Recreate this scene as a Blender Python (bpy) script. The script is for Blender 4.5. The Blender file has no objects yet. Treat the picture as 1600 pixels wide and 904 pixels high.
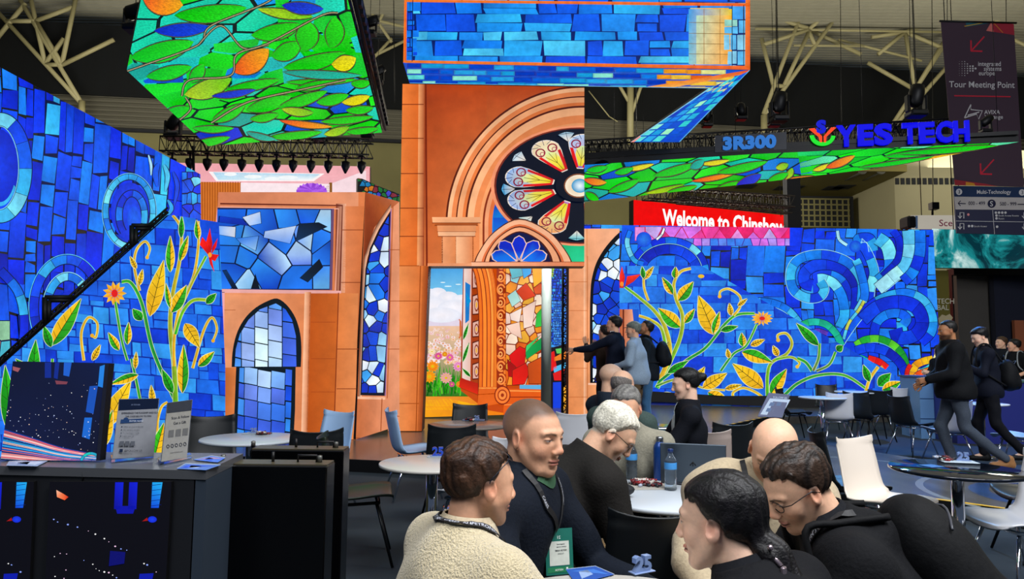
import bpy, math, random
import numpy as np
from mathutils import Vector, Matrix

# ------------------------------------------------------------------ camera, light, exposure
SC = bpy.context.scene
COL = SC.collection
F = 1100.0                      # focal length in pixels of the 1600 x 904 frame
CAM = Vector((0, 0, 1.45))
PITCH, ROLL = math.radians(4.85), math.radians(0.6)
EXPOSURE = 0.0
WORLD_COL, WORLD_STR = (0.42, 0.55, 0.80), 0.16
HALL_AND_FILL_LAMPS = [((-2.5, -1.5, 7.0), 330), ((3.5, -.5, 7.0), 380), ((1.6, 0.8, 6.0), 300), ((9.5, 3.0, 8.0), 420),  # last one on this line is added to brighten the tour banner
              ((-12, 24, 8.5), 1500), ((6, 26, 8.5), 1700), ((20, 25, 9), 700)]

_D = Vector((0, math.cos(PITCH), math.sin(PITCH)))
_U = Vector((0, -math.sin(PITCH), math.cos(PITCH)))
_R = Vector((1, 0, 0))
CR = _R * math.cos(ROLL) + _U * math.sin(ROLL)
CU = _U * math.cos(ROLL) - _R * math.sin(ROLL)
cam = bpy.data.cameras.new('camera'); camo = bpy.data.objects.new('camera', cam); COL.objects.link(camo)
cam.sensor_fit = 'HORIZONTAL'; cam.sensor_width = 36.0; cam.lens = F * 36.0 / 1600.0
cam.clip_start = 0.05; cam.clip_end = 300
camo.matrix_world = Matrix(((CR.x, CU.x, -_D.x, CAM.x), (CR.y, CU.y, -_D.y, CAM.y), (CR.z, CU.z, -_D.z, CAM.z), (0, 0, 0, 1)))
SC.camera = camo
w = bpy.data.worlds.new('hall_air'); SC.world = w; w.use_nodes = True
w.node_tree.nodes['Background'].inputs[0].default_value = (*WORLD_COL, 1)
w.node_tree.nodes['Background'].inputs[1].default_value = WORLD_STR
for i, (p, e) in enumerate(HALL_AND_FILL_LAMPS):
    l = bpy.data.lights.new('hall_or_fill_lamp', 'AREA' if i < 4 else 'POINT'); l.energy = e
    if i < 4: l.shape = 'SQUARE'; l.size = 2.5
    else: l.shadow_soft_size = 1.0
    l.color = (0.97, 0.98, 1.0) if i < 4 else (1.0, 0.93, 0.74)
    lo = bpy.data.objects.new('hall_or_fill_lamp', l); COL.objects.link(lo); lo.location = p
for x, e in ((-18, 900), (4, 700), (22, 1300)):        # fill lights without fixtures, added to brighten the roof from below
    l = bpy.data.lights.new('added_roof_fill', 'AREA'); l.energy = e; l.shape = 'SQUARE'; l.size = 8; l.color = (1, .95, .82); lo = bpy.data.objects.new('added_roof_fill', l); COL.objects.link(lo); lo.location = (x, 27, 9.5); lo.rotation_euler = (math.pi, 0, 0)
l = bpy.data.lights.new('added_banner_fill', 'AREA'); l.energy = 700; l.shape = 'SQUARE'; l.size = 3; l.color = (.95, .97, 1); lo = bpy.data.objects.new('added_banner_fill', l); COL.objects.link(lo); lo.location = (6.5, .5, 7.5); lo.rotation_euler = (Vector((12, 16, 6.5)) - lo.location).to_track_quat('-Z', 'Y').to_euler()  # added fill light aimed at the tour banner and the walkers
l = bpy.data.lights.new('added_pole_fill', 'POINT'); l.energy = 380; l.shadow_soft_size = .1; lo = bpy.data.objects.new('added_pole_fill', l); COL.objects.link(lo); lo.location = (.8, 12.9, 3.7)  # unseen point light added behind the doorway to brighten the pole
vs = SC.view_settings
SC.display_settings.display_device = 'sRGB'
vs.view_transform = 'Standard'; vs.look = 'None'; vs.exposure = EXPOSURE; vs.gamma = 1; vs.use_curve_mapping = False
SC.cycles.max_bounces = 5; SC.cycles.diffuse_bounces = 2; SC.cycles.glossy_bounces = 3
SC.cycles.transparent_max_bounces = 6; SC.cycles.transmission_bounces = 4
SC.cycles.caustics_reflective = False; SC.cycles.caustics_refractive = False
SC.cycles.use_denoising = True
SC.cycles.sample_clamp_indirect = 4.0

# ------------------------------------------------------------------ geometry of the place
def ray(px, py):
    return _D + CR * ((px - 800) / F) + CU * ((452 - py) / F)
def at(px, py, Y):              # point at depth Y on the sight line of a pixel
    d = ray(px, py); return CAM + d * (Y / d.y)
def onz(px, py, z):
    d = ray(px, py); return CAM + d * ((z - CAM.z) / d.z)
def onplane(px, py, p0, n):
    d = ray(px, py); return CAM + d * ((p0 - CAM).dot(n) / d.dot(n))
def gx(px, Y):                  # x of a pixel column at depth Y near the horizon
    return at(px, 545 + (px - 800) * .0105, Y).x

def s2l(c):
    return c / 12.92 if c <= 0.04045 else ((c + 0.055) / 1.055) ** 2.4
def C(h):                       # '#rrggbb' or 0-255 triple -> linear
    if isinstance(h, str):
        h = h.lstrip('#'); h = tuple(int(h[i:i + 2], 16) for i in (0, 2, 4))
    return tuple(s2l(max(0, min(255, v)) / 255) for v in h)
def mix(a, b, t): return tuple(a[i] * (1 - t) + b[i] * t for i in range(3))
def mul(a, k): return tuple(min(1.0, v * k) for v in a)

# ------------------------------------------------------------------ materials
MATS = {}
def pmat(name, col, rough=0.6, metal=0.0, bump=0.0, scale=40, var=0.0, spec=None, coat=0.0, trans=0.0, ior=None, sheen=0.0, alpha=None, detail=4, stretch=None):
    if name in MATS: return MATS[name]
    m = bpy.data.materials.new(name); m.use_nodes = True; nt = m.node_tree; b = nt.nodes['Principled BSDF']
    c = C(col) if isinstance(col, str) or max(col) > 1 else col
    b.inputs['Base Color'].default_value = (*c, 1); b.inputs['Roughness'].default_value = rough; b.inputs['Metallic'].default_value = metal
    if spec is not None: b.inputs['Specular IOR Level'].default_value = spec
    if coat: b.inputs['Coat Weight'].default_value = coat
    if trans: b.inputs['Transmission Weight'].default_value = trans
    if ior: b.inputs['IOR'].default_value = ior
    if sheen: b.inputs['Sheen Weight'].default_value = sheen
    tc = nt.nodes.new('ShaderNodeTexCoord'); src = tc.outputs['Object']
    if stretch:
        mp = nt.nodes.new('ShaderNodeMapping'); mp.inputs['Scale'].default_value = stretch; nt.links.new(src, mp.inputs[0]); src = mp.outputs[0]
    nz = nt.nodes.new('ShaderNodeTexNoise'); nz.inputs['Scale'].default_value = scale; nz.inputs['Detail'].default_value = detail
    nt.links.new(src, nz.inputs['Vector'])
    if var:
        mr = nt.nodes.new('ShaderNodeMapRange'); mr.inputs[1].default_value = .3; mr.inputs[2].default_value = .7
        mr.inputs[3].default_value = 1 - var; mr.inputs[4].default_value = 1 + var; nt.links.new(nz.outputs[0], mr.inputs[0])
        vm = nt.nodes.new('ShaderNodeVectorMath'); vm.operation = 'SCALE'; vm.inputs[0].default_value = c; nt.links.new(mr.outputs[0], vm.inputs['Scale'])
        nt.links.new(vm.outputs[0], b.inputs['Base Color'])
    if bump:
        bp = nt.nodes.new('ShaderNodeBump'); bp.inputs['Strength'].default_value = bump; bp.inputs['Distance'].default_value = .01
        nt.links.new(nz.outputs[0], bp.inputs['Height']); nt.links.new(bp.outputs[0], b.inputs['Normal'])
    MATS[name] = m; return m

def vcmat(name, rough=0.6, sheen=0.0, bump=0.0, scale=60, var=0.06, spec=0.3, sss=0.0):
    """surface colour from the mesh's own colour attribute (skin, hair, printed paper)"""
    if name in MATS: return MATS[name]
    m = bpy.data.materials.new(name); m.use_nodes = True; nt = m.node_tree; b = nt.nodes['Principled BSDF']
    at_ = nt.nodes.new('ShaderNodeAttribute'); at_.attribute_name = 'Col'
    tc = nt.nodes.new('ShaderNodeTexCoord')
    nz = nt.nodes.new('ShaderNodeTexNoise'); nz.inputs['Scale'].default_value = scale; nz.inputs['Detail'].default_value = 5
    nt.links.new(tc.outputs['Object'], nz.inputs['Vector'])
    mr = nt.nodes.new('ShaderNodeMapRange'); mr.inputs[1].default_value = .3; mr.inputs[2].default_value = .7
    mr.inputs[3].default_value = 1 - var; mr.inputs[4].default_value = 1 + var; nt.links.new(nz.outputs[0], mr.inputs[0])
    vm = nt.nodes.new('ShaderNodeVectorMath'); vm.operation = 'SCALE'; nt.links.new(at_.outputs['Color'], vm.inputs[0]); nt.links.new(mr.outputs[0], vm.inputs['Scale'])
    nt.links.new(vm.outputs[0], b.inputs['Base Color'])
    b.inputs['Roughness'].default_value = rough; b.inputs['Specular IOR Level'].default_value = spec
    if sheen: b.inputs['Sheen Weight'].default_value = sheen
    if sss:
        b.inputs['Subsurface Weight'].default_value = sss; b.inputs['Subsurface Radius'].default_value = (.012, .005, .003); b.inputs['Subsurface Scale'].default_value = 1.0
    if bump:
        bp = nt.nodes.new('ShaderNodeBump'); bp.inputs['Strength'].default_value = bump; bp.inputs['Distance'].default_value = .005
        nt.links.new(nz.outputs[0], bp.inputs['Height']); nt.links.new(bp.outputs[0], b.inputs['Normal'])
    MATS[name] = m; return m

def ledmat(name, scale, lo, hi, strength=1.0, stretch=None, rough=0.35):
    """LED tiles: the picture is the mesh's colour attribute, with the grain of the glass or stone it shows"""
    if name in MATS: return MATS[name]
    m = bpy.data.materials.new(name); m.use_nodes = True; nt = m.node_tree; b = nt.nodes['Principled BSDF']
    at_ = nt.nodes.new('ShaderNodeAttribute'); at_.attribute_name = 'Col'
    tc = nt.nodes.new('ShaderNodeTexCoord'); src = tc.outputs['Object']
    if stretch:
        mp = nt.nodes.new('ShaderNodeMapping'); mp.inputs['Scale'].default_value = stretch; nt.links.new(src, mp.inputs[0]); src = mp.outputs[0]
    nz = nt.nodes.new('ShaderNodeTexNoise'); nz.inputs['Scale'].default_value = scale; nz.inputs['Detail'].default_value = 6; nz.inputs['Roughness'].default_value = .6
    nt.links.new(src, nz.inputs['Vector'])
    mr = nt.nodes.new('ShaderNodeMapRange'); mr.inputs[1].default_value = .32; mr.inputs[2].default_value = .68
    mr.inputs[3].default_value = lo; mr.inputs[4].default_value = hi; nt.links.new(nz.outputs[0], mr.inputs[0])
    vm = nt.nodes.new('ShaderNodeVectorMath'); vm.operation = 'SCALE'; nt.links.new(at_.outputs['Color'], vm.inputs[0]); nt.links.new(mr.outputs[0], vm.inputs['Scale'])
    b.inputs['Base Color'].default_value = (.006, .006, .008, 1); b.inputs['Roughness'].default_value = .6; b.inputs['Specular IOR Level'].default_value = .12
    nt.links.new(vm.outputs[0], b.inputs['Emission Color']); b.inputs['Emission Strength'].default_value = strength
    MATS[name] = m; return m

# ------------------------------------------------------------------ objects
def prop(o, label=None, cat=None, group=None, kind=None):
    if label: o['label'] = label
    if cat: o['category'] = cat
    if group: o['group'] = group
    if kind: o['kind'] = kind
    return o
def empty(name, loc=(0, 0, 0), rz=0.0, label=None, cat=None, group=None):
    o = bpy.data.objects.new(name, None); COL.objects.link(o); o.location = loc; o.rotation_euler = (0, 0, rz); o.empty_display_size = .1
    return prop(o, label, cat, group)
def copy_tree(o, parent=None, matmap=None):
    c = o.copy(); COL.objects.link(c); c.parent = parent
    for ch in o.children: copy_tree(ch, c)
    return c
def mesh_obj(name, V, Fc, mat, parent=None, smooth=False, cols=None, mats=None, midx=None):
    me = bpy.data.meshes.new(name); me.from_pydata([tuple(v) for v in V], [], [tuple(f) for f in Fc])
    for m in (mats or [mat]): me.materials.append(m)
    if cols is not None:
        a = me.color_attributes.new('Col', 'FLOAT_COLOR', 'POINT')
        arr = np.ones((len(V), 4), np.float32); arr[:, :3] = np.asarray(cols, np.float32); a.data.foreach_set('color', arr.ravel())
    if midx is not None: me.polygons.foreach_set('material_index', midx)
    if smooth: me.polygons.foreach_set('use_smooth', [True] * len(me.polygons))
    me.update()
    o = bpy.data.objects.new(name, me); COL.objects.link(o)
    if parent: o.parent = parent
    return o

class MB:
    """collects shapes and links them as one mesh"""
    def __init__(s): s.V = []; s.F = []; s.S = []
    def add(s, V, Fc, smooth=False, M=None):
        b = len(s.V); V = [Vector(v) for v in V]
        if M is not None: V = [M @ v for v in V]
        s.V += V; s.F += [tuple(i + b for i in f) for f in Fc]; s.S += [smooth] * len(Fc); return s
    def box(s, c, d, M=None, bev=0.0):
        x, y, z = d[0] / 2, d[1] / 2, d[2] / 2
        if bev <= 0:
            V = [(c[0] + i * x, c[1] + j * y, c[2] + k * z) for i in (-1, 1) for j in (-1, 1) for k in (-1, 1)]
            Fc = [(0, 1, 3, 2), (4, 6, 7, 5), (0, 4, 5, 1), (2, 3, 7, 6), (0, 2, 6, 4), (1, 5, 7, 3)]
            return s.add(V, Fc, False, M)
        b = min(bev, x, y, z) * .999; V = []; idx = {}
        for i in (-1, 1):
            for j in (-1, 1):
                for k in (-1, 1):
                    for a in range(3):
                        p = [i * (x - b), j * (y - b), k * (z - b)]; p[a] = (i * x, j * y, k * z)[a]
                        idx[(i, j, k, a)] = len(V); V.append((c[0] + p[0], c[1] + p[1], c[2] + p[2]))
        Fc = []
        for a in range(3):
            for sg in (-1, 1):
                o = [q for q in range(3) if q != a]; q = []
                for u, v in ((-1, -1), (1, -1), (1, 1), (-1, 1)):
                    t = [0, 0, 0]; t[a] = sg; t[o[0]] = u; t[o[1]] = v; q.append(idx[(*t, a)])
                Fc.append(tuple(q))
        for a in range(3):
            o = [q for q in range(3) if q != a]
            for u in (-1, 1):
                for v in (-1, 1):
                    t0 = [0, 0, 0]; t0[o[0]] = u; t0[o[1]] = v; t1 = list(t0); t0[a] = -1; t1[a] = 1
                    Fc.append((idx[(*t0, o[0])], idx[(*t0, o[1])], idx[(*t1, o[1])], idx[(*t1, o[0])]))
        for i in (-1, 1):
            for j in (-1, 1):
                for k in (-1, 1): Fc.append(tuple(idx[(i, j, k, a)] for a in range(3)))
        return s.add(V, Fc, False, M)
    def tube(s, pts, r, n=8, closed=False, caps=True, M=None):
        pts = [Vector(p) for p in pts]; m = len(pts); rs = r if isinstance(r, (list, tuple)) else [r] * m; V = []; Fc = []
        up = None
        for i, p in enumerate(pts):
            if closed: t = pts[(i + 1) % m] - pts[i - 1]
            else: t = pts[min(i + 1, m - 1)] - pts[max(i - 1, 0)]
            t.normalize()
            if up is None:
                up = Vector((0, 0, 1)) if abs(t.z) < .9 else Vector((1, 0, 0))
            a = t.cross(up)
            if a.length < 1e-5: a = t.cross(Vector((.3, 1, .2)))
            a.normalize(); b = a.cross(t).normalized(); up = b
            for k in range(n):
                an = 2 * math.pi * k / n; V.append(p + (a * math.cos(an) + b * math.sin(an)) * rs[i])
        for i in range(m if closed else m - 1):
            j = (i + 1) % m
            for k in range(n):
                k2 = (k + 1) % n; Fc.append((i * n + k, i * n + k2, j * n + k2, j * n + k))
        if caps and not closed:
            Fc.append(tuple(range(n - 1, -1, -1))); Fc.append(tuple((m - 1) * n + k for k in range(n)))
        return s.add(V, Fc, True, M)
    def lathe(s, prof, n=24, c=(0, 0, 0), M=None, smooth=True):
        V = []; Fc = []; m = len(prof)
        for r, z in prof:
            for k in range(n):
                a = 2 * math.pi * k / n; V.append((c[0] + r * math.cos(a), c[1] + r * math.sin(a), c[2] + z))
        for i in range(m - 1):
            for k in range(n):
                k2 = (k + 1) % n; Fc.append((i * n + k, i * n + k2, (i + 1) * n + k2, (i + 1) * n + k))
        if prof[0][0] > 1e-6: Fc.append(tuple(range(n - 1, -1, -1)))
        if prof[-1][0] > 1e-6: Fc.append(tuple((m - 1) * n + k for k in range(n)))
        return s.add(V, Fc, smooth, M)
    def prism(s, poly, n, th, M=None):
        """polygon of 3D points extruded by th along n"""
        k = len(poly); n = Vector(n) * th; V = [Vector(p) for p in poly] + [Vector(p) + n for p in poly]
        Fc = [tuple(range(k)), tuple(range(2 * k - 1, k - 1, -1))] + [(i, i + k, (i + 1) % k + k, (i + 1) % k) for i in range(k)]
        return s.add(V, Fc, False, M)
    def sphere(s, c, r, n=12, m=8, M=None):
        rr = r if isinstance(r, (tuple, list)) else (r, r, r); V = [(c[0], c[1], c[2] - rr[2])]; Fc = []
        for i in range(1, m):
            p = math.pi * i / m
            for k in range(n):
                a = 2 * math.pi * k / n; V.append((c[0] + rr[0] * math.sin(p) * math.cos(a), c[1] + rr[1] * math.sin(p) * math.sin(a), c[2] - rr[2] * math.cos(p)))
        V.append((c[0], c[1], c[2] + rr[2])); L = len(V) - 1
        for k in range(n):
            k2 = (k + 1) % n; Fc.append((0, 1 + k2, 1 + k))
            for i in range(m - 2): a = 1 + i * n; Fc.append((a + k, a + k2, a + n + k2, a + n + k))
            a = 1 + (m - 2) * n; Fc.append((a + k, a + k2, L))
        return s.add(V, Fc, True, M)
    def build(s, name, mat, parent=None, recalc=True):
        o = mesh_obj(name, s.V, s.F, mat, parent); o.data.polygons.foreach_set('use_smooth', s.S); return o
def cat(name, label, catg, group=None): return dict(name=name, label=label, cat=catg, group=group)

# ------------------------------------------------------------------ flat pictures shown by LED walls and prints
def clip_poly(P, clip):
    """Sutherland-Hodgman; P rows (x, y, r, g, b); clip convex, any winding"""
    area = sum(clip[i][0] * clip[(i + 1) % len(clip)][1] - clip[(i + 1) % len(clip)][0] * clip[i][1] for i in range(len(clip)))
    sg = 1 if area > 0 else -1; out = P
    for i in range(len(clip)):
        ax, ay = clip[i][0], clip[i][1]; bx, by = clip[(i + 1) % len(clip)][0], clip[(i + 1) % len(clip)][1]
        inp = out; out = []
        if not inp: return out
        def side(p): return sg * ((bx - ax) * (p[1] - ay) - (by - ay) * (p[0] - ax))
        S = inp[-1]; ss = side(S)
        for E in inp:
            es = side(E)
            if es >= 0:
                if ss < 0: t = ss / (ss - es); out.append(tuple(S[k] + (E[k] - S[k]) * t for k in range(5)))
                out.append(E)
            elif ss >= 0:
                t = ss / (ss - es); out.append(tuple(S[k] + (E[k] - S[k]) * t for k in range(5)))
            S, ss = E, es
    return out
def cr(pts, n=8, closed=False):
    """smooth curve through points"""
    out = []; m = len(pts)
    for i in range(m if closed else m - 1):
        if closed: p = [pts[(i + k) % m] for k in (-1, 0, 1, 2)]
        else: p = [pts[max(i - 1, 0)], pts[i], pts[i + 1], pts[min(i + 2, m - 1)]]
        for j in range(n):
            t = j / n
            out.append(tuple(.5 * (2 * p[1][k] + (p[2][k] - p[0][k]) * t + (2 * p[0][k] - 5 * p[1][k] + 4 * p[2][k] - p[3][k]) * t * t + (3 * p[1][k] - p[0][k] - 3 * p[2][k] + p[3][k]) * t ** 3) for k in range(len(pts[0]))))
    if not closed: out.append(tuple(pts[-1]))
    return out
def arc(cx, cy, rx, ry, a0, a1, n=24):
    """angles in degrees, 0 right, 90 up in the picture"""
    return [(cx + rx * math.cos(math.radians(a0 + (a1 - a0) * i / n)), cy - ry * math.sin(math.radians(a0 + (a1 - a0) * i / n))) for i in range(n + 1)]
def offs(path, w):
    L = []; R = []; m = len(path)
    for i, p in enumerate(path):
        a = path[max(i - 1, 0)]; b = path[min(i + 1, m - 1)]; dx, dy = b[0] - a[0], b[1] - a[1]; d = math.hypot(dx, dy) or 1
        ww = w(i / (m - 1)) if callable(w) else w
        L.append((p[0] - dy / d * ww / 2, p[1] + dx / d * ww / 2)); R.append((p[0] + dy / d * ww / 2, p[1] - dx / d * ww / 2))
    return L, R
def voronoi(seeds, box):
    x0, y0, x1, y1 = box; cells = []
    for i, (sx, sy) in enumerate(seeds):
        P = [(x0, y0, 0, 0, 0), (x1, y0, 0, 0, 0), (x1, y1, 0, 0, 0), (x0, y1, 0, 0, 0)]
        near = sorted(range(len(seeds)), key=lambda j: (seeds[j][0] - sx) ** 2 + (seeds[j][1] - sy) ** 2)[1:18]
        for j in near:
            tx, ty = seeds[j]; mx, my = (sx + tx) / 2, (sy + ty) / 2; nx, ny = tx - sx, ty - sy; out = []
            for k in range(len(P)):
                A, B = P[k - 1], P[k]; a = (A[0] - mx) * nx + (A[1] - my) * ny; b = (B[0] - mx) * nx + (B[1] - my) * ny
                if (a < 0) != (b < 0): t = a / (a - b); out.append((A[0] + (B[0] - A[0]) * t, A[1] + (B[1] - A[1]) * t, 0, 0, 0))
                if b < 0: out.append(B)
            P = out
            if not P: break
        if len(P) > 2: cells.append([(p[0], p[1]) for p in P])
    return cells
def area2(P): return .5 * sum(P[i][0] * P[(i + 1) % len(P)][1] - P[(i + 1) % len(P)][0] * P[i][1] for i in range(len(P)))

class Art:
    EPS = .0007
    def __init__(s, p0, n, clips, eps=None, M=None):
        """p0, n: plane; clips: list of convex outlines given on the sight lines of pixels"""
        s.p0 = Vector(p0); s.n = Vector(n).normalized()
        if s.n.dot(CAM - s.p0) < 0: s.n = -s.n
        s.clips = clips; s.V = []; s.C = []; s.F = []; s.layer = 0; s.eps = eps or Art.EPS; s.rnd = random.Random(7); s.M = M
    def P3(s, x, y, l=0):
        if s.M: return s.M(x, y) + s.n * (l * s.eps)
        return onplane(x, y, s.p0 + s.n * (l * s.eps), s.n)
    def up(s): s.layer += 1
    def poly(s, pts, col, dy=None):
        """col: one linear colour, or one per point"""
        per = isinstance(col[0], (tuple, list))
        Q = [(p[0], p[1], *(col[i] if per else col)) for i, p in enumerate(pts)]
        for c in s.clips:
            R = clip_poly(Q, c) if c else Q
            if len(R) < 3 or (abs(area2(R)) < .02 and not s.M): continue
            b = len(s.V)
            for q in R: s.V.append(s.P3(q[0], q[1], s.layer)); s.C.append(q[2:5])
            s.F.append(tuple(range(b, b + len(R))) if area2(R) > 0 else tuple(range(b + len(R) - 1, b - 1, -1)))
    def quadgrad(s, x0, y0, x1, y1, c00, c10, c11, c01, nx=1, ny=1):
        for i in range(nx):
            for j in range(ny):
                q = []; cc = []
                for (u, v) in ((i, j), (i + 1, j), (i + 1, j + 1), (i, j + 1)):
                    u /= nx; v /= ny; q.append((x0 + (x1 - x0) * u, y0 + (y1 - y0) * v)); cc.append(mix(mix(c00, c10, u), mix(c01, c11, u), v))
                s.poly(q, cc)
    def cell(s, pts, col, inset=1.0, glow=1.35, edge=.8, col2=None):
        """pane of glass: brighter towards one side; pts convex"""
        A = area2(pts)
        if abs(A) < 3: return
        cx = sum(p[0] for p in pts) / len(pts); cy = sum(p[1] for p in pts) / len(pts)
        r = math.sqrt(abs(A)); k = max(.35, 1 - 2 * inset / r)
        q = [(cx + (p[0] - cx) * k, cy + (p[1] - cy) * k) for p in pts]
        a = s.rnd.uniform(0, 6.28); ux, uy = math.cos(a), math.sin(a); m = len(q)
        g = [.5 * (1 + ((p[0] - cx) * ux + (p[1] - cy) * uy) / r * 1.3) for p in q]
        cols = [mul(mix(col, col2, max(0, min(1, 1.4 * t - .3))) if col2 else col, edge + (glow - edge) * t) for t in g]
        cc = mul(mix(col, col2, .4) if col2 else col, (edge + glow) / 2)
        for i in range(m): j = (i + 1) % m; s.poly([q[i], q[j], (cx, cy)], [cols[i], cols[j], cc])
    def strip(s, L, R, colL, colR=None):
        colR = colR or colL; m = len(L)
        f = lambda c, t: c(t) if callable(c) else c
        for i in range(m - 1):
            a, b = i / (m - 1), (i + 1) / (m - 1)
            s.poly([L[i], L[i + 1], R[i + 1], R[i]], [f(colL, a), f(colL, b), f(colR, b), f(colR, a)])
    def line(s, path, w, col):
        L, R = offs(path, w); s.strip(L, R, col)
    def band(s, path, w, ncell, pal, lead=C('#04123a'), lw=1.4, hi=None, hiw=1.2, glow=1.4, edge=.8):
        """a ribbon of panes along a path, leaded"""
        L, R = offs(path, w); m = len(path) - 1
        s.strip(L, R, lead); s.up()
        per = m / ncell
        for c in range(ncell):
            i0, i1 = int(round(c * per)), int(round((c + 1) * per))
            if i1 <= i0: continue
            col = pal[s.rnd.randrange(len(pal))] if not callable(pal) else pal((c + .5) / ncell)
            g0, g1 = s.rnd.uniform(edge, 1.1), s.rnd.uniform(1.0, glow)
            for i in range(i0, i1):
                q = []
                for (a, b) in ((L[i], R[i]), (L[i + 1], R[i + 1])):
                    d = math.hypot(a[0] - b[0], a[1] - b[1]) or 1; t = min(.45, lw / d); q.append(((a[0] + (b[0] - a[0]) * t, a[1] + (b[1] - a[1]) * t), (b[0] + (a[0] - b[0]) * t, b[1] + (a[1] - b[1]) * t)))
                (a0, b0), (a1, b1) = q
                if i == i0:
                    d = math.hypot(a1[0] - a0[0], a1[1] - a0[1]) or 1; t = min(.45, lw / 2 / d); a0 = (a0[0] + (a1[0] - a0[0]) * t, a0[1] + (a1[1] - a0[1]) * t)
                    d = math.hypot(b1[0] - b0[0], b1[1] - b0[1]) or 1; t = min(.45, lw / 2 / d); b0 = (b0[0] + (b1[0] - b0[0]) * t, b0[1] + (b1[1] - b0[1]) * t)
                u0, u1 = (i - i0) / (i1 - i0), (i + 1 - i0) / (i1 - i0)
                ca, cb = mul(col, g0 + (g1 - g0) * u0), mul(col, g0 + (g1 - g0) * u1)
                s.poly([a0, a1, b1, b0], [ca, cb, mul(cb, .85), mul(ca, .85)])
        s.up()
        if hi: s.line(L, hiw, hi); s.up()
    def bricks(s, box, cw, ch, pal, lead, lw=1.0, jit=.3, glow=1.3, vertical=False, warp=None):
        x0, y0, x1, y1 = box
        s.poly([(x0, y0), (x1, y0), (x1, y1), (x0, y1)], lead); s.up()
        wf = warp or (lambda x, y: (x, y)); y = y0
        while y < y1:
            h = ch * s.rnd.uniform(1 - jit, 1 + jit); x = x0 - s.rnd.uniform(0, cw)
            while x < x1:
                w_ = cw * s.rnd.uniform(1 - jit * 1.5, 1 + jit * 1.5); parts = [(x, y, x + w_, y + h)]
                if s.rnd.random() < .22: parts = [(x, y, x + w_, y + h / 2), (x, y + h / 2, x + w_, y + h)]
                elif s.rnd.random() < .2: parts = [(x, y, x + w_ * .45, y + h), (x + w_ * .45, y, x + w_, y + h)]
                for (a, b, c, d) in parts:
                    k_ = jit * .12; jj = lambda: s.rnd.uniform(-k_, k_); q = [wf(a + jj() * cw, b + jj() * ch), wf(c + jj() * cw, b + jj() * ch), wf(c + jj() * cw, d + jj() * ch), wf(a + jj() * cw, d + jj() * ch)]; s.cell(q, pal[s.rnd.randrange(len(pal))], lw, glow, .78)
                x += w_
            y += h
        s.up()
    def mosaic(s, box, n, pal, lead, lw=1.2, glow=1.4, seeds=None, back=True, edge=.8, blend=False):
        x0, y0, x1, y1 = box
        if back: s.poly([(x0, y0), (x1, y0), (x1, y1), (x0, y1)], lead); s.up()
        seeds = seeds or [(s.rnd.uniform(x0, x1), s.rnd.uniform(y0, y1)) for _ in range(n)]
        for c in voronoi(seeds, box): s.cell(c, pal[s.rnd.randrange(len(pal))], lw, glow, edge, pal[s.rnd.randrange(len(pal))] if blend else None)
        s.up()
    def leaf(s, b, t, w, cA, cB, rim=C('#dfe9c0'), vein=C('#1a2a05'), bend=0.0):
        dx, dy = t[0] - b[0], t[1] - b[1]; n = 12; L = math.hypot(dx, dy) or 1; nx, ny = -dy / L, dx / L
        mid = []; A = []; B = []; OA = []; OB = []
        for i in range(n + 1):
            u = i / n; k = math.sin(math.pi * u ** .8) * (1 - .15 * u); m = (b[0] + dx * u + nx * bend * math.sin(math.pi * u), b[1] + dy * u + ny * bend * math.sin(math.pi * u))
            mid.append(m); A.append((m[0] + nx * w / 2 * k, m[1] + ny * w / 2 * k)); B.append((m[0] - nx * w / 2 * k, m[1] - ny * w / 2 * k))
            OA.append((m[0] + nx * (w / 2 * k + .9), m[1] + ny * (w / 2 * k + .9))); OB.append((m[0] - nx * (w / 2 * k + .9), m[1] - ny * (w / 2 * k + .9)))
        s.strip(OA, OB, rim); s.up()
        s.strip(A, mid, lambda u: mix(cA[0], cA[1], u)); s.strip(mid, B, lambda u: mix(cB[0], cB[1], u)); s.up()
        s.line(mid, .9, vein)
        for i in (3, 5, 7, 9):
            s.line([mid[i - 1], ((A[i][0] * .9 + mid[i][0] * .1), (A[i][1] * .9 + mid[i][1] * .1))], .6, vein); s.line([mid[i - 1], ((B[i][0] * .9 + mid[i][0] * .1), (B[i][1] * .9 + mid[i][1] * .1))], .6, vein)
        s.up()
    def vine(s, pts, w0, w1, col0, col1, rim=C('#cfe8a0'), curl=False):
        p = cr(pts, 8); f = lambda t: w0 + (w1 - w0) * t
        L, R = offs(p, lambda t: f(t) + 1.6); s.strip(L, R, rim); s.up()
        L, R = offs(p, f); s.strip(L, R, lambda t: mul(mix(col0, col1, t), 1.25), lambda t: mul(mix(col0, col1, t), .7)); s.up()
        if curl: s.disc(p[-1][0], p[-1][1], w1 * 1.3, w1 * 1.3, col1)
    def disc(s, cx, cy, rx, ry, col, n=20, col2=None):
        P = arc(cx, cy, rx, ry, 0, 360, n)[:-1]
        if col2 is None: s.poly(P, col)
        else:
            for i in range(n): s.poly([P[i], P[(i + 1) % n], (cx, cy)], [col, col, col2])
        s.up()
    def ring(s, cx, cy, rx, ry, w, col, a0=0, a1=360, n=32):
        s.strip(arc(cx, cy, rx, ry, a0, a1, n), arc(cx, cy, rx - w, ry - w * ry / rx, a0, a1, n), col); s.up()
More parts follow.
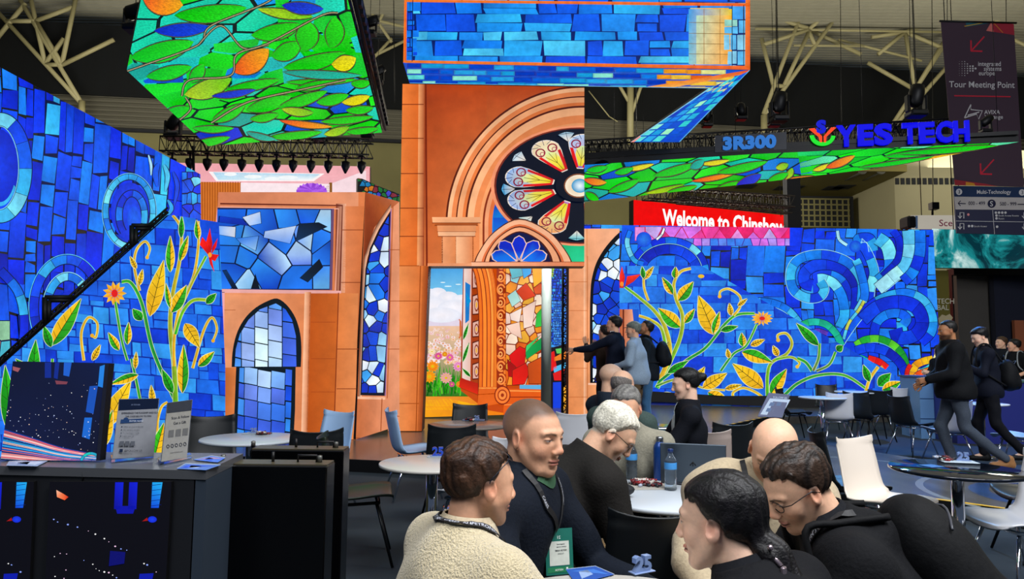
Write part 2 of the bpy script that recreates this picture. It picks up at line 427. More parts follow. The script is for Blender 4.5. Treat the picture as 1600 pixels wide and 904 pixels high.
    def petals(s, cx, cy, r, n, w, col, col2, a0=0, sq=1.0):
        for i in range(n):
            a = math.radians(a0 + 360 * i / n); dx, dy = math.cos(a), math.sin(a) * sq
            q = [(cx + dx * r * .15, cy + dy * r * .15), (cx + dx * r * .6 - dy * w / 2, cy + dy * r * .6 + dx * w / 2), (cx + dx * r, cy + dy * r), (cx + dx * r * .6 + dy * w / 2, cy + dy * r * .6 - dx * w / 2)]
            s.poly(q, [col2, col, col, col2])
        s.up()
    def text(s, txt, x, y, h, col, bold=True, squeeze=1.0, align='LEFT', slope=0.0, track=1.0):
        """lettering laid into the picture; y is the baseline"""
        V, Fc, wd = glyphs(txt, h, bold, squeeze, track)
        ox = x - (wd / 2 if align == 'CENTER' else wd if align == 'RIGHT' else 0)
        for f in Fc:
            s.poly([(ox + V[i][0], y - V[i][1] + slope * V[i][0]) for i in f], col)
        s.up()
    def build(s, name, mat, parent=None):
        o = mesh_obj(name, s.V, s.F, mat, parent, cols=s.C); return o

_FONT = None
def glyphs(txt, h, bold=False, squeeze=1.0, track=1.0, res=2, extrude=0.0):
    cu = bpy.data.curves.new('t', 'FONT'); cu.body = txt; cu.size = 1.0; cu.resolution_u = max(res, 3); cu.space_character = track; cu.fill_mode = 'FRONT' if not extrude else 'BOTH'
    cu.extrude = extrude; cu.offset = bold if isinstance(bold, float) else .009 if bold else 0.0
    o = bpy.data.objects.new('t', cu); COL.objects.link(o); bpy.context.view_layer.update()
    dg = bpy.context.evaluated_depsgraph_get(); me = o.evaluated_get(dg).to_mesh()
    k = h / .70; V = [(v.co.x * k * squeeze, v.co.y * k, v.co.z) for v in me.vertices]; Fc = [tuple(p.vertices) for p in me.polygons]
    o.evaluated_get(dg).to_mesh_clear(); bpy.data.objects.remove(o); bpy.data.curves.remove(cu)
    return V, Fc, (max(v[0] for v in V) if V else 0)

def vplane(pa, pb):
    """upright plane through two plan points"""
    a = Vector((pa[0], pa[1], 0)); b = Vector((pb[0], pb[1], 0)); t = (b - a).normalized(); return a, Vector((t.y, -t.x, 0))
def casing(root, art, clips, depth, mat, name='casing', grow=0.0):
    """dark cabinet bodies behind a screen, one closed box per outline"""
    mb = MB()
    for c in clips:
        P = [onplane(x, y, art.p0 - art.n * .004, art.n) for x, y in c]; mb.prism(P, -art.n, depth)
    return mb.build(name, mat, root)
# ------------------------------------------------------------------ LED walls and hanging screens
M_CASE = pmat('black cabinet metal', '#0b0b0e', .55, .3, bump=.1, scale=30)
GLASS = ledmat('led leaded glass', 9, .80, 1.14)
GLASSF = ledmat('led grained glass', 34, .62, 1.35)
STONE = ledmat('led painted stone', 2.6, .84, 1.14)
PLAIN = ledmat('led picture', 5, .94, 1.06)
BL = [C(c) for c in ('#0528d8', '#0634ea', '#0430d0', '#0846ee', '#0a5cf0', '#0f74f2', '#0b50e8', '#0a3be0', '#1478ee', '#30b0f2')]
BLL = [C(c) for c in ('#0f74f2', '#1c93f4', '#40bcf4', '#70d8f8', '#1080f4', '#28a4f0')]
BLD = [C(c) for c in ('#0424c8', '#0630e0', '#0a1fb4', '#0740e4')]
BRK = [C(c) for c in ('#1a6cea', '#145ee4', '#2078f0', '#2a8cf2', '#0c4ce0', '#0a3cd8', '#3098f0', '#1c70ec')]
LEAD = C('#031046')
GRN = [C(c) for c in ('#12c414', '#22d81a', '#0eb010', '#3ae020')]
def pts(crop, s, ox, oy): return [(ox + x / s, oy + y / s) for x, y in crop]
def jgrid(r, box, dx, dy, jit=.42, dens=None):
    out = []; y = box[1] + dy / 2; k = 0
    while y < box[3]:
        x = box[0] + (dx / 2 if k % 2 else 0)
        while x < box[2] + dx: out.append((x + r.uniform(-jit, jit) * dx, y + r.uniform(-jit, jit) * dy)); x += dx
        y += dy; k += 1
    return out
def wall(name, label, group=None):
    o = empty(name, label=label, cat='LED screen', group=group); o['kind'] = 'thing'; return o

# ---- left swirl wall ------------------------------------------------------------
def left_swirl():
    r = wall('led_wall', 'tall blue stained glass LED wall with swirls, running along the far left side')
    p0, n = vplane((gx(0, 9.6), 9.6), (gx(313, 15.2), 15.2))
    cl = [[(-60, 73), (313, 272), (318, 600), (-60, 680)]]
    a = Art(p0, n, cl); a.rnd.seed(3)
    a.bricks((60, -60, 690, 330), 56, 27, BL + BL + BLD, LEAD, 1.15, .4, 1.5, warp=lambda u, v: (v - .00035 * v * v + 8 * math.sin(u / 90), u + .16 * v))
    for q in () and ([(4, 128), (18, 180), (22, 205)], [(0, 188), (40, 190), (82, 168), (100, 250), (125, 268)], [(60, 175), (85, 222), (118, 268)], [(84, 160), (120, 205), (150, 225)], [(0, 232), (60, 212), (92, 200)], [(165, 240), (182, 270)], [(155, 255), (185, 235)], [(52, 300), (75, 320), (80, 380)], [(95, 360), (110, 330), (150, 350)]): a.line(q, 2.6, LEAD)
    a.up()
    a.layer += 1
    # swirl at the frame's left, two concentric rings
    a.disc(0, 262, 28, 60, C('#0424c8'), 28, C('#0a3cf0')); a.ring(0, 262, 28, 60, 3, C('#38b6f4'), 200, 330)
    a.band(arc(0, 262, 40, 76, 95, -160, 48), 22, 8, BLL + BL, hi=C('#86d4f4'))
    # middle swirl
    a.band(arc(202, 330, 37, 54, -100, 262, 72), 11, 15, BLL, hi=C('#7fd2f6'), hiw=.9)
    a.disc(203, 330, 30, 45, C('#0730dc'), 24, C('#0a4af0'))
    a.band(arc(206, 336, 20, 34, -60, 230, 48), 12, 8, BL)
    a.disc(210, 342, 11, 20, C('#0a50ec'), 16, C('#1266f0'))
    # lower left arch
    a.band(arc(105, 480, 52, 75, -10, 215, 56), 16, 9, BL + BLL, hi=C('#5cc4f2'))
    a.band(arc(106, 484, 33, 52, -10, 215, 48), 14, 7, BLL, hi=C('#8fe0f8'))
    a.disc(108, 492, 22, 38, C('#0526c8'), 20, C('#0a44e0'))
    a.band(cr([(0, 422), (28, 455), (38, 500), (34, 560)], 12), 16, 5, BL)
    # droplets near the far top corner
    for q, w0, cl_ in ((([(232, 242), (236, 258), (236, 274)]), 4, '#a8e0fa'), ([(248, 255), (243, 270), (246, 292)], 9, '#0a58f0'),
                       ([(256, 257), (262, 275), (258, 300)], 7, '#4cc8f4'), ([(270, 268), (277, 290), (272, 322)], 6, '#0a48e8'), ([(262, 312), (268, 326), (256, 342)], 6, '#28a4f0')):
        a.line(cr(q, 6), lambda t, w0=w0: (w0 + 2.6) * math.sin(math.pi * (.12 + .8 * t)), LEAD); a.up()
        a.line(cr(q, 6), lambda t, w0=w0: w0 * math.sin(math.pi * (.12 + .8 * t)), C(cl_)); a.up()
    a.mosaic((284, 268, 318, 345), 0, BLL + BL, LEAD, .8, 1.3, [(x + a.rnd.uniform(-2, 2), y + a.rnd.uniform(-5, 5)) for x in (288, 296, 304, 312) for y in range(270, 350, 20)], back=True)
    a.mosaic((-60, 500, 16, 640), 0, [C('#4cc0d8'), C('#90c8a0'), C('#d08878'), C('#1c88e0')], LEAD, 1, 1.1, [(-20, 520), (8, 515), (-12, 545), (12, 548), (-30, 580), (6, 580), (-10, 610)], back=True)
    a.build('display', GLASS, r); casing(r, a, cl, .12, M_CASE)
    return a
left_swirl()

# ---- left floral wedge ----------------------------------------------------------
YG, YL, GN, DG = C('#f4b414'), C('#ffd21e'), C('#1eb41a'), C('#0c7a14')
LYEL = ((YG, YL), (C('#e8a810'), C('#f8d020'))); LMIX = ((YL, YG), (C('#0fa018'), C('#48c818'))); LGRN = ((C('#0c9a18'), C('#30c81c')), (C('#087010'), C('#1cae18')))
LGM = ((C('#128c18'), C('#3cbc1c')), (YG, YL))
def left_floral():
    r = wall('led_wall', 'blue floral LED wedge with a sloping top edge and yellow leaves at left')
    p0, n = vplane((gx(0, 7.6), 7.6), (gx(345, 9.35), 9.35))
    cl = [[(-60, 627), (265, 335), (342, 347), (352, 572), (352, 706), (-60, 790)]]
    a = Art(p0, n, cl); a.rnd.seed(5)
    a.bricks((-60, 325, 356, 790), 26, 25, BRK, C('#06289c'), .8, .35, 1.22, warp=lambda x, y: (x + (y - 500) * .03, y + (x - 200) * .08))
    V = a.vine; L = lambda b, t, w, c, bend=0: a.leaf(b, t, w, c[0], c[1], bend=bend)
    G0, G1, Y0 = C('#0c8a3c'), C('#38b41c'), C('#f0b020')
    V([(190, 440), (205, 442), (222, 475), (239, 547), (272, 622)], 4, 5, G1, G0)
    V([(218, 454), (210, 417), (213, 391), (226, 377), (234, 387), (230, 402)], 3.5, 2.2, Y0, Y0, curl=True)
    V([(276, 700), (274, 622), (272, 572), (266, 509), (270, 459), (281, 404), (283, 358), (270, 336)], 8, 3, G1, Y0)
    V([(272, 572), (272, 530), (281, 480), (302, 433), (310, 383), (310, 345)], 4.5, 2.6, Y0, Y0)
    V([(281, 484), (302, 438), (322, 400)], 3, 3, Y0, GN)
    V([(274, 522), (285, 488), (302, 469), (327, 469)], 4, 4, GN, C('#a8c81c'))
    V([(199, 563), (190, 530), (180, 471)], 3, 3, G0, G1)
    V([(205, 560), (212, 590), (222, 640)], 3, 3.5, G0, G1)
    V([(131, 563), (127, 521), (138, 496), (152, 505), (150, 526), (144, 524)], 3.5, 2.4, Y0, Y0, curl=True)
    V([(301, 575), (318, 517), (331, 496), (339, 513), (333, 532)], 3.5, 2.2, Y0, Y0, curl=True)
    V([(247, 690), (246, 660), (252, 636), (262, 628)], 3.5, 3, Y0, Y0)
    V([(86, 640), (80, 600), (82, 560)], 3, 3, G0, G1)
    for b, t, w_, c in (((234, 494), (256, 406), 26, LYEL), ((266, 425), (266, 368), 14, LMIX), ((281, 408), (294, 368), 12, LMIX), ((268, 488), (292, 445), 20, LGM),
                        ((266, 481), (259, 442), 9, LMIX), ((222, 500), (207, 482), 15, LGRN), ((186, 547), (169, 519), 13, LMIX), ((199, 538), (201, 503), 12, LMIX),
                        ((211, 576), (213, 549), 8, LYEL), ((289, 505), (312, 543), 22, LYEL), ((310, 572), (335, 549), 15, LGM), ((285, 614), (287, 538), 18, LGM),
                        ((270, 614), (253, 576), 14, LGRN), ((66, 600), (24, 560), 20, LGRN), ((163, 668), (205, 593), 30, LYEL), ((160, 700), (176, 640), 18, LMIX), ((144, 563), (157, 538), 10, LYEL),
                        ((239, 632), (236, 601), 10, LYEL), ((80, 540), (127, 466), 26, LGM), ((80, 542), (68, 508), 14, LGRN), ((217, 446), (223, 420), 9, LYEL), ((213, 420), (203, 400), 8, LYEL),
                        ((50, 600), (56, 530), 20, LGRN), ((18, 680), (8, 570), 26, LGRN), ((283, 372), (284, 336), 9, LGRN), ((310, 374), (307, 343), 10, LMIX), ((240, 720), (256, 660), 20, LMIX),
                        ((128, 600), (144, 570), 10, LYEL), ((216, 585), (172, 600), 14, LGM), ((322, 474), (338, 458), 12, LGRN)): L(b, t, w_, c)
    a.petals(179, 458, 19, 11, 7, C('#ffcf30'), C('#f08a20')); a.disc(179, 458, 5, 6, C('#e01818'))
    R1, R2 = C('#ff1a10'), C('#c00808')
    for q in ([(329, 400), (322, 378), (328, 356), (332, 380)], [(327, 400), (312, 382), (316, 370), (328, 385)], [(330, 398), (338, 385), (340, 372), (332, 385)], [(326, 402), (330, 400), (335, 425), (328, 412)], [(328, 396), (342, 398), (336, 408), (328, 404)]):
        a.poly(q, [R2, R1, R1, R2])
    a.up(); a.disc(328, 398, 3, 4, C('#ff9a20'))
    a.build('display', GLASS, r)
    mb = MB(); P = [onplane(x, y, a.p0 - a.n * .004, a.n) for x, y in cl[0]]; mb.prism(P, -a.n, .10); mb.build('casing', M_CASE, r)
    # ladder frame bolted behind the sloping edge, with its two step boxes
    fr = MB(); q0, q1 = (-60, 624), (262, 334)
    def e(t, dy): return onplane(q0[0] + (q1[0] - q0[0]) * t, q0[1] + (q1[1] - q0[1]) * t + dy, a.p0 - a.n * .13, a.n)
    fr.tube([e(0, -3), e(1, -3)], .020, 6); fr.tube([e(0, -10), e(1, -10)], .014, 6)
    for i in range(22): t = i / 22; fr.tube([e(t, -3), e(t + .022, -10)], .014, 5); fr.tube([e(t + .022, -10), e(t + .045, -3)], .014, 5)
    for (x0, y0, x1, y1) in ((206, 352, 240, 392), (70, 464, 122, 512)):
        for A, B in (((x0, y1), (x0, y0)), ((x0, y0), (x1, y0)), ((x0 + 6, y1 - 6), (x0 + 6, y0 + 5)), ((x0 + 6, y0 + 5), (x1 - 5, y0 + 5))):
            fr.tube([onplane(*A, a.p0 - a.n * .13, a.n), onplane(*B, a.p0 - a.n * .13, a.n)], .028, 6)
    fr.build('support_frame', M_CASE, r)
left_floral()

# ---- painted-stone facade -------------------------------------------------------
OR = [C(c) for c in ('#f09a68', '#e67c3c', '#d4621c', '#b84a10', '#f8b488', '#8a3208')]
def stone_block(a, x0, y0, x1, y1, c0, c1, nx=4, ny=4, line=True):
    for i in range(nx):
        for j in range(ny):
            k = [a.rnd.uniform(.9, 1.1) for _ in range(4)]
    a.quadgrad(x0, y0, x1, y1, c0, c1, mul(c1, .93), mul(c0, .93), nx, ny)
def vshade(a, x0, x1, y0, y1, cl, cr_, skew=0.0):
    a.strip([(x0, y0), (x0 + skew, y1)], [(x1, y0), (x1 + skew, y1)], cl, cr_)
def joint(a, x0, x1, y, col=C('#8c3a12'), w=1.2, slope=0.0):
    a.line([(x0, y), (x1, y + slope)], w, col)
WB = [C(c) for c in ('#cfe4fa', '#8ec8f4', '#1c78ea', '#0a48d8', '#0a2cb4', '#3aa0f0', '#0634c8', '#e4eefa')]
WD = [C(c) for c in ('#1c70e4', '#1466e0', '#2a8af0', '#6ab8f4', '#0a48d4', '#04183c', '#b8dcf8', '#1050d0', '#2478e8')]
def facade():
    r = wall('led_wall', 'stepped LED wall showing orange stone with a pointed arch and a square blue window')
    p0, n = vplane((gx(290, 9.6), 9.6), (gx(571, 10.2), 10.2))
    cl = [[(341, 300), (571, 300), (565, 456), (335, 456)], [(351, 456), (565, 456), (560, 573), (349, 573)], [(289, 573), (560, 573), (556, 686), (290, 697)]]
    a = Art(p0, n, cl); a.rnd.seed(11)
    stone_block(a, 280, 295, 580, 460, C('#ea9262'), C('#dd7a44'), 6, 6)
    stone_block(a, 280, 456, 580, 700, C('#f0a478'), C('#d8702e'), 6, 6); a.up()
    # lintel and right pier
    vshade(a, 341, 560, 300, 322, C('#d98058'), C('#e8966c')); a.up()
    vshade(a, 539, 575, 322, 700, C('#e08350'), C('#cf6c34'), -12)
    vshade(a, 525, 541, 318, 457, C('#7a2a10'), C('#f4b08c'), -2); a.up()
    a.line([(344, 318), (535, 321), (531, 455)], 2.4, C('#6a2210')); a.line([(344, 323), (529, 326), (524, 455)], 2, C('#f0a890')); a.up()
    for y, s in ((359, 1), (441, 2), (545, 4), (607, 5)): joint(a, 533, 568, y)
    a.up()
    # square window
    a.mosaic((333, 326, 518, 452), 0, WD, C('#031238'), 1.0, 1.3, edge=.75, blend=True, seeds=[(x + a.rnd.uniform(-17, 17), y + a.rnd.uniform(-14, 14)) for y in (335, 365, 400, 436) for x in range(345 + (y % 3) * 8, 530, 37)])
    for q, c1, c2 in (([(467, 349), (498, 347), (512, 354), (461, 378)], '#041224', '#0a2a50'), ([(468, 434), (499, 404), (505, 417), (481, 441)], '#041224', '#062038'), ([(347, 422), (354, 421), (372, 451), (363, 451)], '#041830', '#0a3060'), ([(392, 451), (399, 427), (406, 451)], '#041020', '#041020'), ([(342, 337), (380, 342), (390, 353), (341, 347)], '#0a28a0', '#0a3cc8'), ([(378, 339), (407, 330), (409, 349), (390, 353)], '#d8e4f8', '#70a8f0'), ([(338, 352), (369, 354), (368, 371), (338, 366)], '#e0e8f8', '#60a0f0'), ([(413, 361), (464, 352), (454, 381), (411, 371)], '#c8dcf8', '#3080e8'), ([(368, 372), (405, 368), (400, 392), (376, 380)], '#2a80f0', '#90c0f8')):
        a.poly(q, C('#031238')); a.up(); a.cell(q, C(c1), .7, 1.2, .9, C(c2)); a.up()
    a.line([(333, 325), (518, 327), (515, 452), (333, 452)], 2, C('#1c2a60')); a.up()
    a.poly([(330, 451), (533, 454), (533, 459), (330, 457)], C('#e8a8a4')); a.poly([(518, 326), (522, 326), (519, 453), (515, 453)], C('#6a4a70')); a.up()
    # lower pier, shadowed reveal
    vshade(a, 485, 528, 458, 700, C('#b8500e'), C('#cc6420'), -6); vshade(a, 528, 560, 458, 700, C('#e07c3c'), C('#e88c50'), -6); a.up()
    vshade(a, 476, 486, 456, 700, C('#ffc49c'), C('#c86830'), -6); a.line([(485, 457), (479, 700)], 1.6, C('#7a2c0a')); a.line([(529, 457), (521, 700)], 1.6, C('#8a3408')); a.up()
    for y in (503, 560, 612): joint(a, 486, 524, y, C('#a04010'), .8)
    for y in (545, 607, 650): joint(a, 526, 560, y)
    joint(a, 350, 368, 484, C('#c07048')); a.up()
    # lower left step
    vshade(a, 343, 374, 574, 700, C('#b85820'), C('#e88848'), -4); a.line([(344, 574), (340, 700)], 1.8, C('#7a2c0a')); a.up()
    a.disc(307, 622, 29, 32, C('#04101c'), 28)
    a.layer += 1
    ins = voronoi([(307 + rr * math.cos(t), 622 + rr * 1.1 * math.sin(t)) for rr, k, o in ((0, 1, 0), (13, 6, .3), (23, 10, 0)) for t in [o + 2 * math.pi * q / k for q in range(k)]], (284, 598, 331, 646))
    circ = arc(307, 622, 23, 26, 0, 360, 24)[:-1]
    for c in ins:
        q = clip_poly([(x, y, 0, 0, 0) for x, y in c], circ)
        if len(q) > 2: a.cell([(x, y) for x, y, *_ in q], [C('#a8dcfa'), C('#e0f2fc'), C('#1c70e8'), C('#0a40d0'), C('#5ab4f2')][a.rnd.randrange(5)], .9)
    a.up()
    # pointed arch window: frame in two halves that do not meet quite true
    up_ = [(362, 573), (363, 552), (367, 530), (374, 511), (385, 494), (400, 480), (418, 470), (433, 466), (447, 475), (459, 491), (466, 508), (470, 527), (471, 550), (470, 573)]
    lo = [(369, 573), (462, 573), (461, 640), (458, 700), (364, 700)]
    a.poly(cr(up_, 3), C('#04141e')); a.poly(lo, C('#04141e')); a.up()
    inn = [(366, 573), (368, 545), (375, 520), (388, 499), (405, 483), (431, 473), (446, 482), (457, 500), (463, 525), (464, 573)]
    def panes(clip, y0, y1, shift):
        y = y0
        rows = 0
        while y < y1:
            h = 23 + 4 * math.sin(y); xs = [360, 377, 398, 419, 441, 470]
            for i in range(5):
                sk = 5 * math.sin(i + shift); t = 1 if i < 3 else .6
                q = [(xs[i] + shift, y + sk), (xs[i + 1] + shift, y + sk + 4), (xs[i + 1] + shift * .8, y + h + sk + 4), (xs[i] + shift * .8, y + h + sk)]
                cx, cy = (q[0][0] + q[1][0]) / 2, (q[0][1] + q[2][1]) / 2
                g = math.exp(-((cx - 412) / 24) ** 2 - ((cy - 550) / 52) ** 2) * 1.25
                c = mix([C('#0a68e8'), C('#0a54e0'), C('#1c86f0'), C('#0a48d8')][a.rnd.randrange(4)], C('#d4f0ff'), min(.95, g + a.rnd.uniform(0, .06)))
                q2 = clip_poly([(x_, y_, 0, 0, 0) for x_, y_ in q], clip)
                if len(q2) > 2: a.cell([(x_, y_) for x_, y_, *_ in q2], c, .75, 1.25, .85)
            y += h; rows += 1
    panes(inn, 455, 573, 0); panes([(374, 573), (457, 573), (455, 640), (452, 700), (369, 700)], 573, 700, 5)
    a.up()
    a.build('display', STONE, r)
    casing(r, a, cl, .10, M_CASE)
    # side face
    c0 = onplane(571, 300, p0, n); side = wall('led_wall', 'narrow LED side wall of orange stone with a tall thin pointed blue window')
    p1, n1 = vplane((c0.x + .02, c0.y + .03), (gx(624, 11.05), 11.05))
    cs = [[(571, 300), (624, 315), (624, 664), (597, 673), (556, 686)]]
    b = Art(p1, n1, cs); b.rnd.seed(13)
    stone_block(b, 550, 295, 630, 690, C('#d06c34'), C('#f0a078'), 4, 8); b.up()
    b.poly([(571, 300), (624, 315), (606, 330), (585, 355), (574, 390), (567, 420)], [C('#9a4420'), C('#c87048'), C('#b05828'), C('#8a3818'), C('#7a3010'), C('#8a3818')]); b.up()
    b.strip(cr([(560, 620), (566, 430), (573, 390), (588, 352), (611, 318)], 6), cr([(565, 620), (571, 430), (578, 392), (592, 358), (611, 326)], 6), C('#5a2008'), C('#ffc4a0')); b.up()
    win = [(563, 617), (568, 470), (571, 420), (578, 388), (592, 358), (611, 328), (609, 480), (601, 618)]
    b.poly(win, C('#050c20')); b.up()
    for c in voronoi(jgrid(b.rnd, (556, 315, 620, 622), 15, 19), (556, 315, 620, 622)):
        wv = [(564.5, 614), (569.5, 470), (573, 420), (580, 390), (593, 362), (608, 336), (607, 480), (599, 614)]
        q = clip_poly([(x, y, 0, 0, 0) for x, y in c], wv)
        if len(q) > 2: b.cell([(x, y) for x, y, *_ in q], WB[b.rnd.randrange(8)], .7, 1.3)
    b.up()
    b.line([(611, 326), (602, 618)], 1.4, C('#8a60a0')); b.line([(614, 320), (605, 622)], 1.5, C('#b85c34')); b.up()
    b.poly([(557, 619), (602, 620), (602, 624), (557, 623)], C('#f6b894')); joint(b, 556, 597, 684, C('#8c3a12'), 1); b.line([(597, 622), (595, 673)], 1.4, C('#a04c20')); b.up()
    for y in (390, 470, 545, 650): joint(b, 606, 624, y, C('#a04818'), 1)
    b.up()
    b.build('display', STONE, side); casing(side, b, cs, .08, M_CASE)
facade()

# ---- great orange wall with the rose window -------------------------------------
def great_wall():
    r = wall('led_wall', 'tallest orange stone LED wall with a half rose window above the doorway')
    p0, n = vplane((gx(629, 11.2), 11.2), (gx(912, 11.2), 11.2))
    cl = [[(629, 131), (913, 136), (913, 415.5), (624, 415.5)], [(624, 415.5), (669.5, 415.5), (659, 673), (606, 673)]]
    a = Art(p0, n, cl); a.rnd.seed(17)
    a.quadgrad(600, 125, 916, 420, C('#c04c14'), C('#a83408'), C('#f09a50'), C('#e08040'), 10, 10); a.up()
    a.quadgrad(664, 130, 760, 415, C('#a83a0c'), C('#b84208'), C('#e8884c'), C('#d46a30'), 6, 10); a.up()
    vshade(a, 624, 655, 130, 415, C('#f08038'), C('#e06a24'), -4); vshade(a, 610, 668, 415, 680, C('#f29858'), C('#da6c28'), -6); a.up()
    vshade(a, 654, 665, 130, 415, C('#f8a468'), C('#9c3408'), -2); a.line([(665, 130), (667, 415)], 3, C('#7a2404')); a.up()
    for y in (163, 216, 271, 325, 369): joint(a, 622, 662, y, C('#7c2a08'), 1.3)
    for y in (415, 470, 525, 580, 630): joint(a, 606, 655, y, C('#a4480c'), 1.2)
    a.line([(657, 415), (650, 673)], 1.5, C('#a4480c')); vshade(a, 661, 670, 415, 680, C('#c86428'), C('#8c3408'), -9); a.up()
    # arch mouldings
    cx, cy = 912, 352
    def q(rx, ry): return [(690 + (912 - rx) - 690, 420)] + arc(cx, cy, rx, ry, 180, 82, 40)
    radii = [(216, 218, '#5c1c04'), (213, 215, '#ffbe8c'), (207, 209, '#f0884c'), (200, 202, '#5c1c04'), (198, 200, '#fcae78'), (190, 192, '#ec7c3c'), (185, 187, '#581a04'), (182, 184, '#ffb884'), (172, 172, '#f08c50'), (163, 160, '#f8a268'), (158, 152, '#8a2c08'), (155, 149, '#f4a070'), (149, 140, '#e8743c')]
    for rx, ry, c in radii:
        P = [(cx - rx, 420)] + arc(cx, cy, rx, ry, 180, 80, 40) + [(930, 420)]
        base = C(c); a.poly(P, [mix(mul(base, 1.0), mul(base, .72), max(0, min(1, (420 - y) / 300)) if x > 780 else 0) for x, y in P]); a.up()
    # inside of the arch
    P = [(cx - 143, 420)] + arc(cx, cy, 143, 133, 180, 80, 40) + [(930, 420)]
    a.poly(P, [C('#0a80e0') if y > 330 else C('#0a48c0') if y > 280 else C('#080c30') for x, y in P]); a.up()
    a.quadgrad(771, 340, 830, 412, C('#0a50d0'), C('#0a60d8'), C('#18a8ee'), C('#18a0ee'), 3, 3); a.poly([(850, 350), (930, 372), (930, 415), (878, 415)], [C('#0c9a50'), C('#10b878'), C('#28d8a0'), C('#18c880')]); a.up()
    hx, hy = 901, 290
    a.disc(hx + 4, hy, 138, 94, C('#f4966c'), 56); a.disc(hx + 5, hy, 134, 91, C('#7a2a18'), 56); a.disc(hx + 5, hy, 131, 89, C('#030a1e'), 56)
    # petals
    def petal(ang, c_out, c_mid, c_in):
        t = math.radians(ang); ux, uy = math.cos(t), -math.sin(t) * .70; vx, vy = math.sin(t), math.cos(t) * .70
        def P(u, v): return (hx + 2 + ux * u + vx * v, hy + uy * u + vy * v)
        out = [P(38, -5), P(60, -13), P(82, -21)] + [P(92 + 24 * math.cos(math.radians(k)), 24 * math.sin(math.radians(k))) for k in range(-80, 81, 16)] + [P(82, 21), P(60, 13), P(38, 5)]
        cols = [c_in, c_mid, c_out] + [c_out] * 11 + [c_out, c_mid, c_in]
        a.poly(out, C('#f0e4d8')); a.up()
        k = .95; m = P(78, 0); q2 = [(m[0] + (x - m[0]) * k, m[1] + (y - m[1]) * k) for x, y in out]
        for i in range(len(q2)): j = (i + 1) % len(q2); a.poly([q2[i], q2[j], m], [cols[i], cols[j], c_mid])
        a.up()
        a.poly([P(44, -3), P(70, -10), P(86, -9), P(90, 0), P(86, 9), P(70, 10), P(44, 3)], [C('#e8d010'), C('#f0e050'), C('#e8e8a0'), C('#d0e8b0'), C('#e8e8a0'), C('#f0e050'), C('#e8d010')]); a.up()
        a.strip([P(40, -6), P(62, -14), P(84, -20)], [P(42, -3), P(64, -9), P(84, -15)], C('#e01010')); a.strip([P(40, 6), P(62, 14), P(84, 20)], [P(42, 3), P(64, 9), P(84, 15)], C('#d01818')); a.up()
        a.line([P(44, 0), P(86, 0)], .8, C('#6a5a10')); a.line([P(60, 0), P(80, -9)], .7, C('#6a5a10')); a.line([P(60, 0), P(80, 9)], .7, C('#6a5a10'))
        for v in (-11, 11):
            c = P(93, v); a.ring(c[0], c[1], 8, 7, 2.2, C('#8a1030'), n=14); a.ring(c[0] + 3, c[1] + 2, 4, 3.5, 1.2, C('#a82048'), n=10)
        for k2 in (-50, -20, 15, 48): a.line([P(104, 10 * math.sin(math.radians(k2))), P(92 + 24 * math.cos(math.radians(k2)), 24 * math.sin(math.radians(k2)))], .8, C('#2a2a60'))
        a.up()
    petal(168, C('#8ab0e8'), C('#e0d8a0'), C('#d02010')); petal(200, C('#9ab4e8'), C('#d8d8a0'), C('#d82818'))
    petal(122, C('#f0d8b0'), C('#e0e0b0'), C('#e03018')); petal(245, C('#f0a060'), C('#c8d890'), C('#b070c0')); petal(85, C('#b0c8e8'), C('#c0b0d8'), C('#8060c0')); petal(292, C('#c8a0d0'), C('#8090e0'), C('#5030a0'))
    for t_, c in ((184, '#38a8e0'), (146, '#b8d0e0'), (223, '#a8d8d8'), (100, '#90b8d0'), (268, '#70c8d0')):
        t = math.radians(t_); ux, uy = math.cos(t), -math.sin(t) * .70; vx, vy = math.sin(t), math.cos(t) * .70
        P = [(hx + 4 + ux * u + vx * v, hy + uy * u + vy * v) for u, v in ((100, 0), (118, -13), (122, 0), (118, 13))]; a.poly(P, [C('#f0e0d0'), C(c), C(c), C(c)]); a.up(); a.line([P[0], P[2]], .7, C('#102040')); a.line([P[1], P[3]], .7, C('#102040')); a.up()
    a.disc(hx + 3, hy, 36, 25, C('#030a1e'), 30); a.disc(hx + 3, hy, 23, 19, C('#8a5030'), 26); a.disc(hx + 3, hy, 21, 17, C('#fff0d8'), 26, C('#f0c890')); a.disc(hx + 5, hy, 13, 11, C('#0898d0'), 20, C('#f0fcff'))
    # little arch at its foot
    ap = (812, 348)
    def gothic(x0, x1, top, k): return cr([(x0, 418), (x0 + (ap[0] - x0) * .12, 395), (x0 + (ap[0] - x0) * .45, 366 + k), (ap[0], top), (x1 - (x1 - ap[0]) * .45, 366 + k), (x1 - (x1 - ap[0]) * .12, 395), (x1, 418)], 5)
    for x0, x1, top, k, c in ((738, 897, 341, -4, '#4a1808'), (740, 895, 343, -3, '#ffba90'), (750, 884, 350, 2, '#e87440'), (754, 880, 353, 3, '#5c1c04'), (756, 877, 355, 4, '#ffb080'), (762, 866, 361, 8, '#4a1406'), (764, 862, 363, 9, '#041048')):
        P = gothic(x0, x1, top, k); a.poly(P, [mul(C(c), 1.0 if x < 812 else .88) for x, y in P]); a.up()
